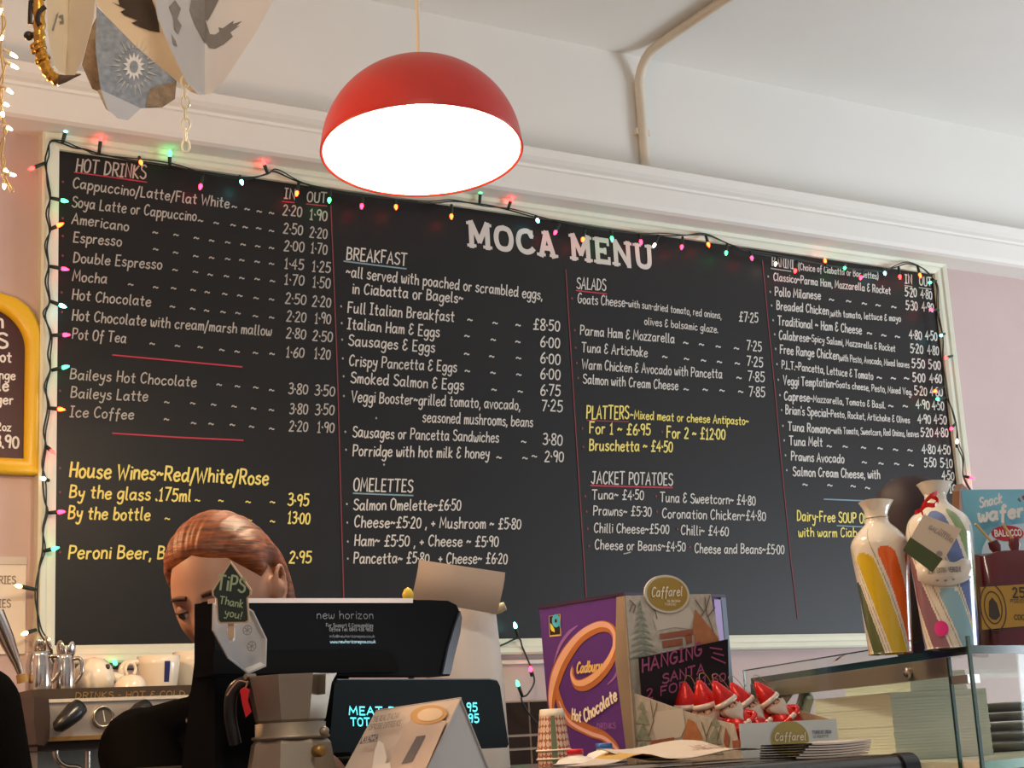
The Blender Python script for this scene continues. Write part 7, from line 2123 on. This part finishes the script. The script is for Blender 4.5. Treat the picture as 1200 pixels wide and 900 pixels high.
    # eyes, lids, brows, lips
    for sx in (-1, 1):
        ec = Vector((0.031 * sx, 0.0715, 0.004))
        mb = MB(); mb.ball(h2w(ec), 0.0125, n=20); ey = mb.build('eye', m_eyew, t)
        mb = MB()
        gz = Vector((-0.10, 0.95, -0.22)).normalized()
        c_ = ec + gz * 0.0118
        u1 = gz.orthogonal().normalized(); u2 = gz.cross(u1)
        mb.face([h2w(c_ + (u1 * math.cos(a) + u2 * math.sin(a)) * 0.0056 + gz * 0.0008) for a in [2 * PI * k / 20 for k in range(20)]]); mb.build('iris', m_iris, ey)
        mb = MB()
        rows = []
        for i in range(8):
            el_ = math.radians(8 + 52 * i / 7)
            rows.append([h2w(ec + Vector((math.sin(a) * math.cos(el_), math.cos(a) * math.cos(el_), math.sin(el_))) * 0.0137) for a in [math.radians(-80 + 160 * k / 16) for k in range(17)]])
        mb.grid(rows); mb.build('eyelid', m_lid, ey)
        mb = MB()
        mb.tube([h2w(ec + Vector((math.sin(a), math.cos(a) * 0.98, 0.17 - 0.02 * math.cos(a * 1.1))).normalized() * 0.0143) for a in [math.radians(-72 + 144 * k / 16) for k in range(17)]], 0.0013, 6); mb.build('eyelashes', m_brow, ey)
        mb = MB()
        pts = []
        for k in range(11):
            u = k / 10; x = (0.013 + 0.040 * u) * sx; z = 0.021 + 0.009 * math.sin(PI * (0.25 + 0.55 * u)) - 0.004 * u
            yy = math.sqrt(max(0, 1 - (x / 0.0735) ** 2 - (z / 0.116) ** 2)); pt = head_pt(Vector((x / 0.0735, yy, z / 0.116))); pts.append(h2w(pt + Vector((0, 0.0012, 0))))
        mb.tube(pts, [0.0022 + 0.0016 * math.sin(PI * min(1, 0.25 + k / 12)) for k in range(11)], 8); mb.build('eyebrow', m_brow, t)
    mb = MB()
    for z0, hgt in ((-0.0605, 0.0042), (-0.0695, 0.0050)):
        rows = []
        for j in range(5):
            v = j / 4
            row = []
            for k in range(13):
                x = 0.021 * (k - 6) / 6; z = z0 + hgt * (v - 0.5) * 2 * (1 - (x / 0.0225) ** 2) ** 0.7 * 0.9
                yy = math.sqrt(max(0, 1 - (x / 0.06) ** 2 - (z / 0.116) ** 2)); pt = head_pt(Vector((x / 0.0735 * 1.15, yy, z / 0.116)).normalized()); row.append(h2w(pt + Vector((0, 0.0012 + 0.002 * math.sin(PI * v), 0))))
            rows.append(row)
        mb.grid(rows)
    mb.build('lips', m_lips, t)
    # hair cap combed back, thickness fades at the hairline
    def hthick(d):
        az = math.degrees(math.atan2(abs(d.x), d.y)); z = d.z
        side = 1 if d.x > 0 else -1
        if az < 50:
            lim = 0.71 - 0.0030 * az
        elif az < 82:
            lim = 0.56 - 0.0122 * (az - 50)
        elif az < 108:
            lim = 0.17 + 0.003 * (az - 82)
        else:
            lim = 0.248 - 0.05 * (az - 108)
        lim = max(lim, -0.62)
        q1 = max(0.0, min(1.0, (z - lim) / 0.09 * 0.5 + 0.5)); q1 = q1 * q1 * (3 - 2 * q1)
        q2 = max(0.0, min(1.0, (z - lim) / 0.42)); q2 = q2 * (2 - q2)
        full = 0.010 + 0.006 * abs(d.x) ** 3 + 0.004 * max(0, -d.y)
        return -0.006 + 0.0095 * q1 + full * q2
    mb = MB()
    rows = []
    for r in sphere_dirs(128, 84):
        row = []
        for d in r:
            p = head_pt(d); hth = hthick(d)
            ph = math.atan2(d.x, d.z + 0.6)
            strand = 0.0007 * math.sin(ph * 46 + 3 * d.y) + 0.0006 * math.sin(ph * 83 + 7 * d.y + 1)
            row.append(h2w(p + d * (hth + (strand if hth > 0.004 else 0))))
        rows.append(row)
    mb.grid(rows, 0, True)
    hr = mb.build('hair', m_hair, t)
    mb = MB()
    pb = catmull([Vector((0, -0.095, 0.03)), Vector((0, -0.125, 0.035)), Vector((0.005, -0.150, 0.0)), Vector((0.01, -0.150, -0.07)), Vector((0.01, -0.130, -0.15))], 6)
    mb.tube([h2w(p) for p in pb], [0.022 + 0.010 * math.sin(PI * k / (len(pb) - 1)) - 0.012 * k / len(pb) for k in range(len(pb))], 16); mb.build('ponytail', m_hair, hr)
    # clothing: the body surface of the garment's region, pushed out a few millimetres
    segs = []
    for a, b in B:
        kind = 'head' if b in ('neckt', 'skull') else 'leg' if b[:2] in ('hi', 'kn') else 'foot' if b[:2] in ('an', 'he', 'to') else 'hand' if b[:2] in ('pa',) or b[-1] in 'abc' else 'wrist' if b[:2] == 'wr' else 'top'
        if b[:2] == 'an':
            kind = 'shin'
        segs.append((J[a][0], J[b][0], kind))
    H0 = h2w(Vector((0, 0, 0)))

    def region(v):
        if (v - H0).length < 0.118:
            return 'head', 0
        best = (9, '', 0)
        for a, b, k in segs:
            d = b - a; u = max(0.0, min(1.0, (v - a).dot(d) / max(1e-9, d.length_squared)))
            q = (v - a - d * u).length
            if q < best[0]:
                best = (q, k, u)
        return best[1], best[2]
    me = body.data
    reg = [region(v.co) for v in me.vertices]
    def garment(name, m, test, push):
        keep = [test(v.co, r) for v, r in zip(me.vertices, reg)]
        mb = MB(); idx = {}
        for p in me.polygons:
            if all(keep[i] for i in p.vertices):
                f = []
                for i in p.vertices:
                    if i not in idx:
                        idx[i] = len(mb.v); mb.v.append(tuple(me.vertices[i].co + me.vertices[i].normal * push))
                    f.append(idx[i])
                mb.f.append(tuple(f)); mb.mi.append(0); mb.sm.append(True)
        return mb.build(name, m, t)
    hem = pel.z - 0.06
    garment('black_top', m_shirt, lambda c, r: (r[0] in ('top', 'head') and c.z < n0.z + 0.035 and (c - H0).length > 0.15) or (r[0] == 'wrist' and r[1] < 0.93) or (r[0] in ('leg',) and c.z > hem), 0.007)
    garment('trousers', m_trou, lambda c, r: (r[0] in ('leg', 'top') and c.z < hem + 0.05) or (r[0] == 'shin' and c.z > 0.10), 0.005)
    for S_ in 'RL':
        an = J['an' + S_][0]
        mb = MB(); mb.tube([Vector((an.x, an.y, 0.038)) - D * 0.045, Vector((an.x, an.y, 0.040)), Vector((an.x, an.y, 0.036)) + D * 0.09, Vector((an.x, an.y, 0.028)) + D * 0.165, Vector((an.x, an.y, 0.022)) + D * 0.185], [0.028, 0.0385, 0.036, 0.027, 0.010], 16); mb.build('shoe', m_blk, t)
    return t


HP = PD(265, 698, 2.40)
NB = PD(272, 815, 2.47)
make_person('woman in black with auburn hair tied back, looking down behind the till', HP, 7, 17, 13, NB, -0.15,
            (Vector((NB.x - 0.13, -1.93, CT + 0.034)), Vector((NB.x + 0.10, -1.90, CT + 0.034))))
N2 = PD(-122, 772, 2.45)
make_person('person in a black top at the left edge, only one shoulder in view', N2 + Vector((0, -0.03, 0.158)), 5, -10, 0, N2, 0.1,
            (Vector((N2.x - 0.22, N2.y - 0.30, 1.02)), Vector((N2.x + 0.16, N2.y - 0.28, 1.02))))
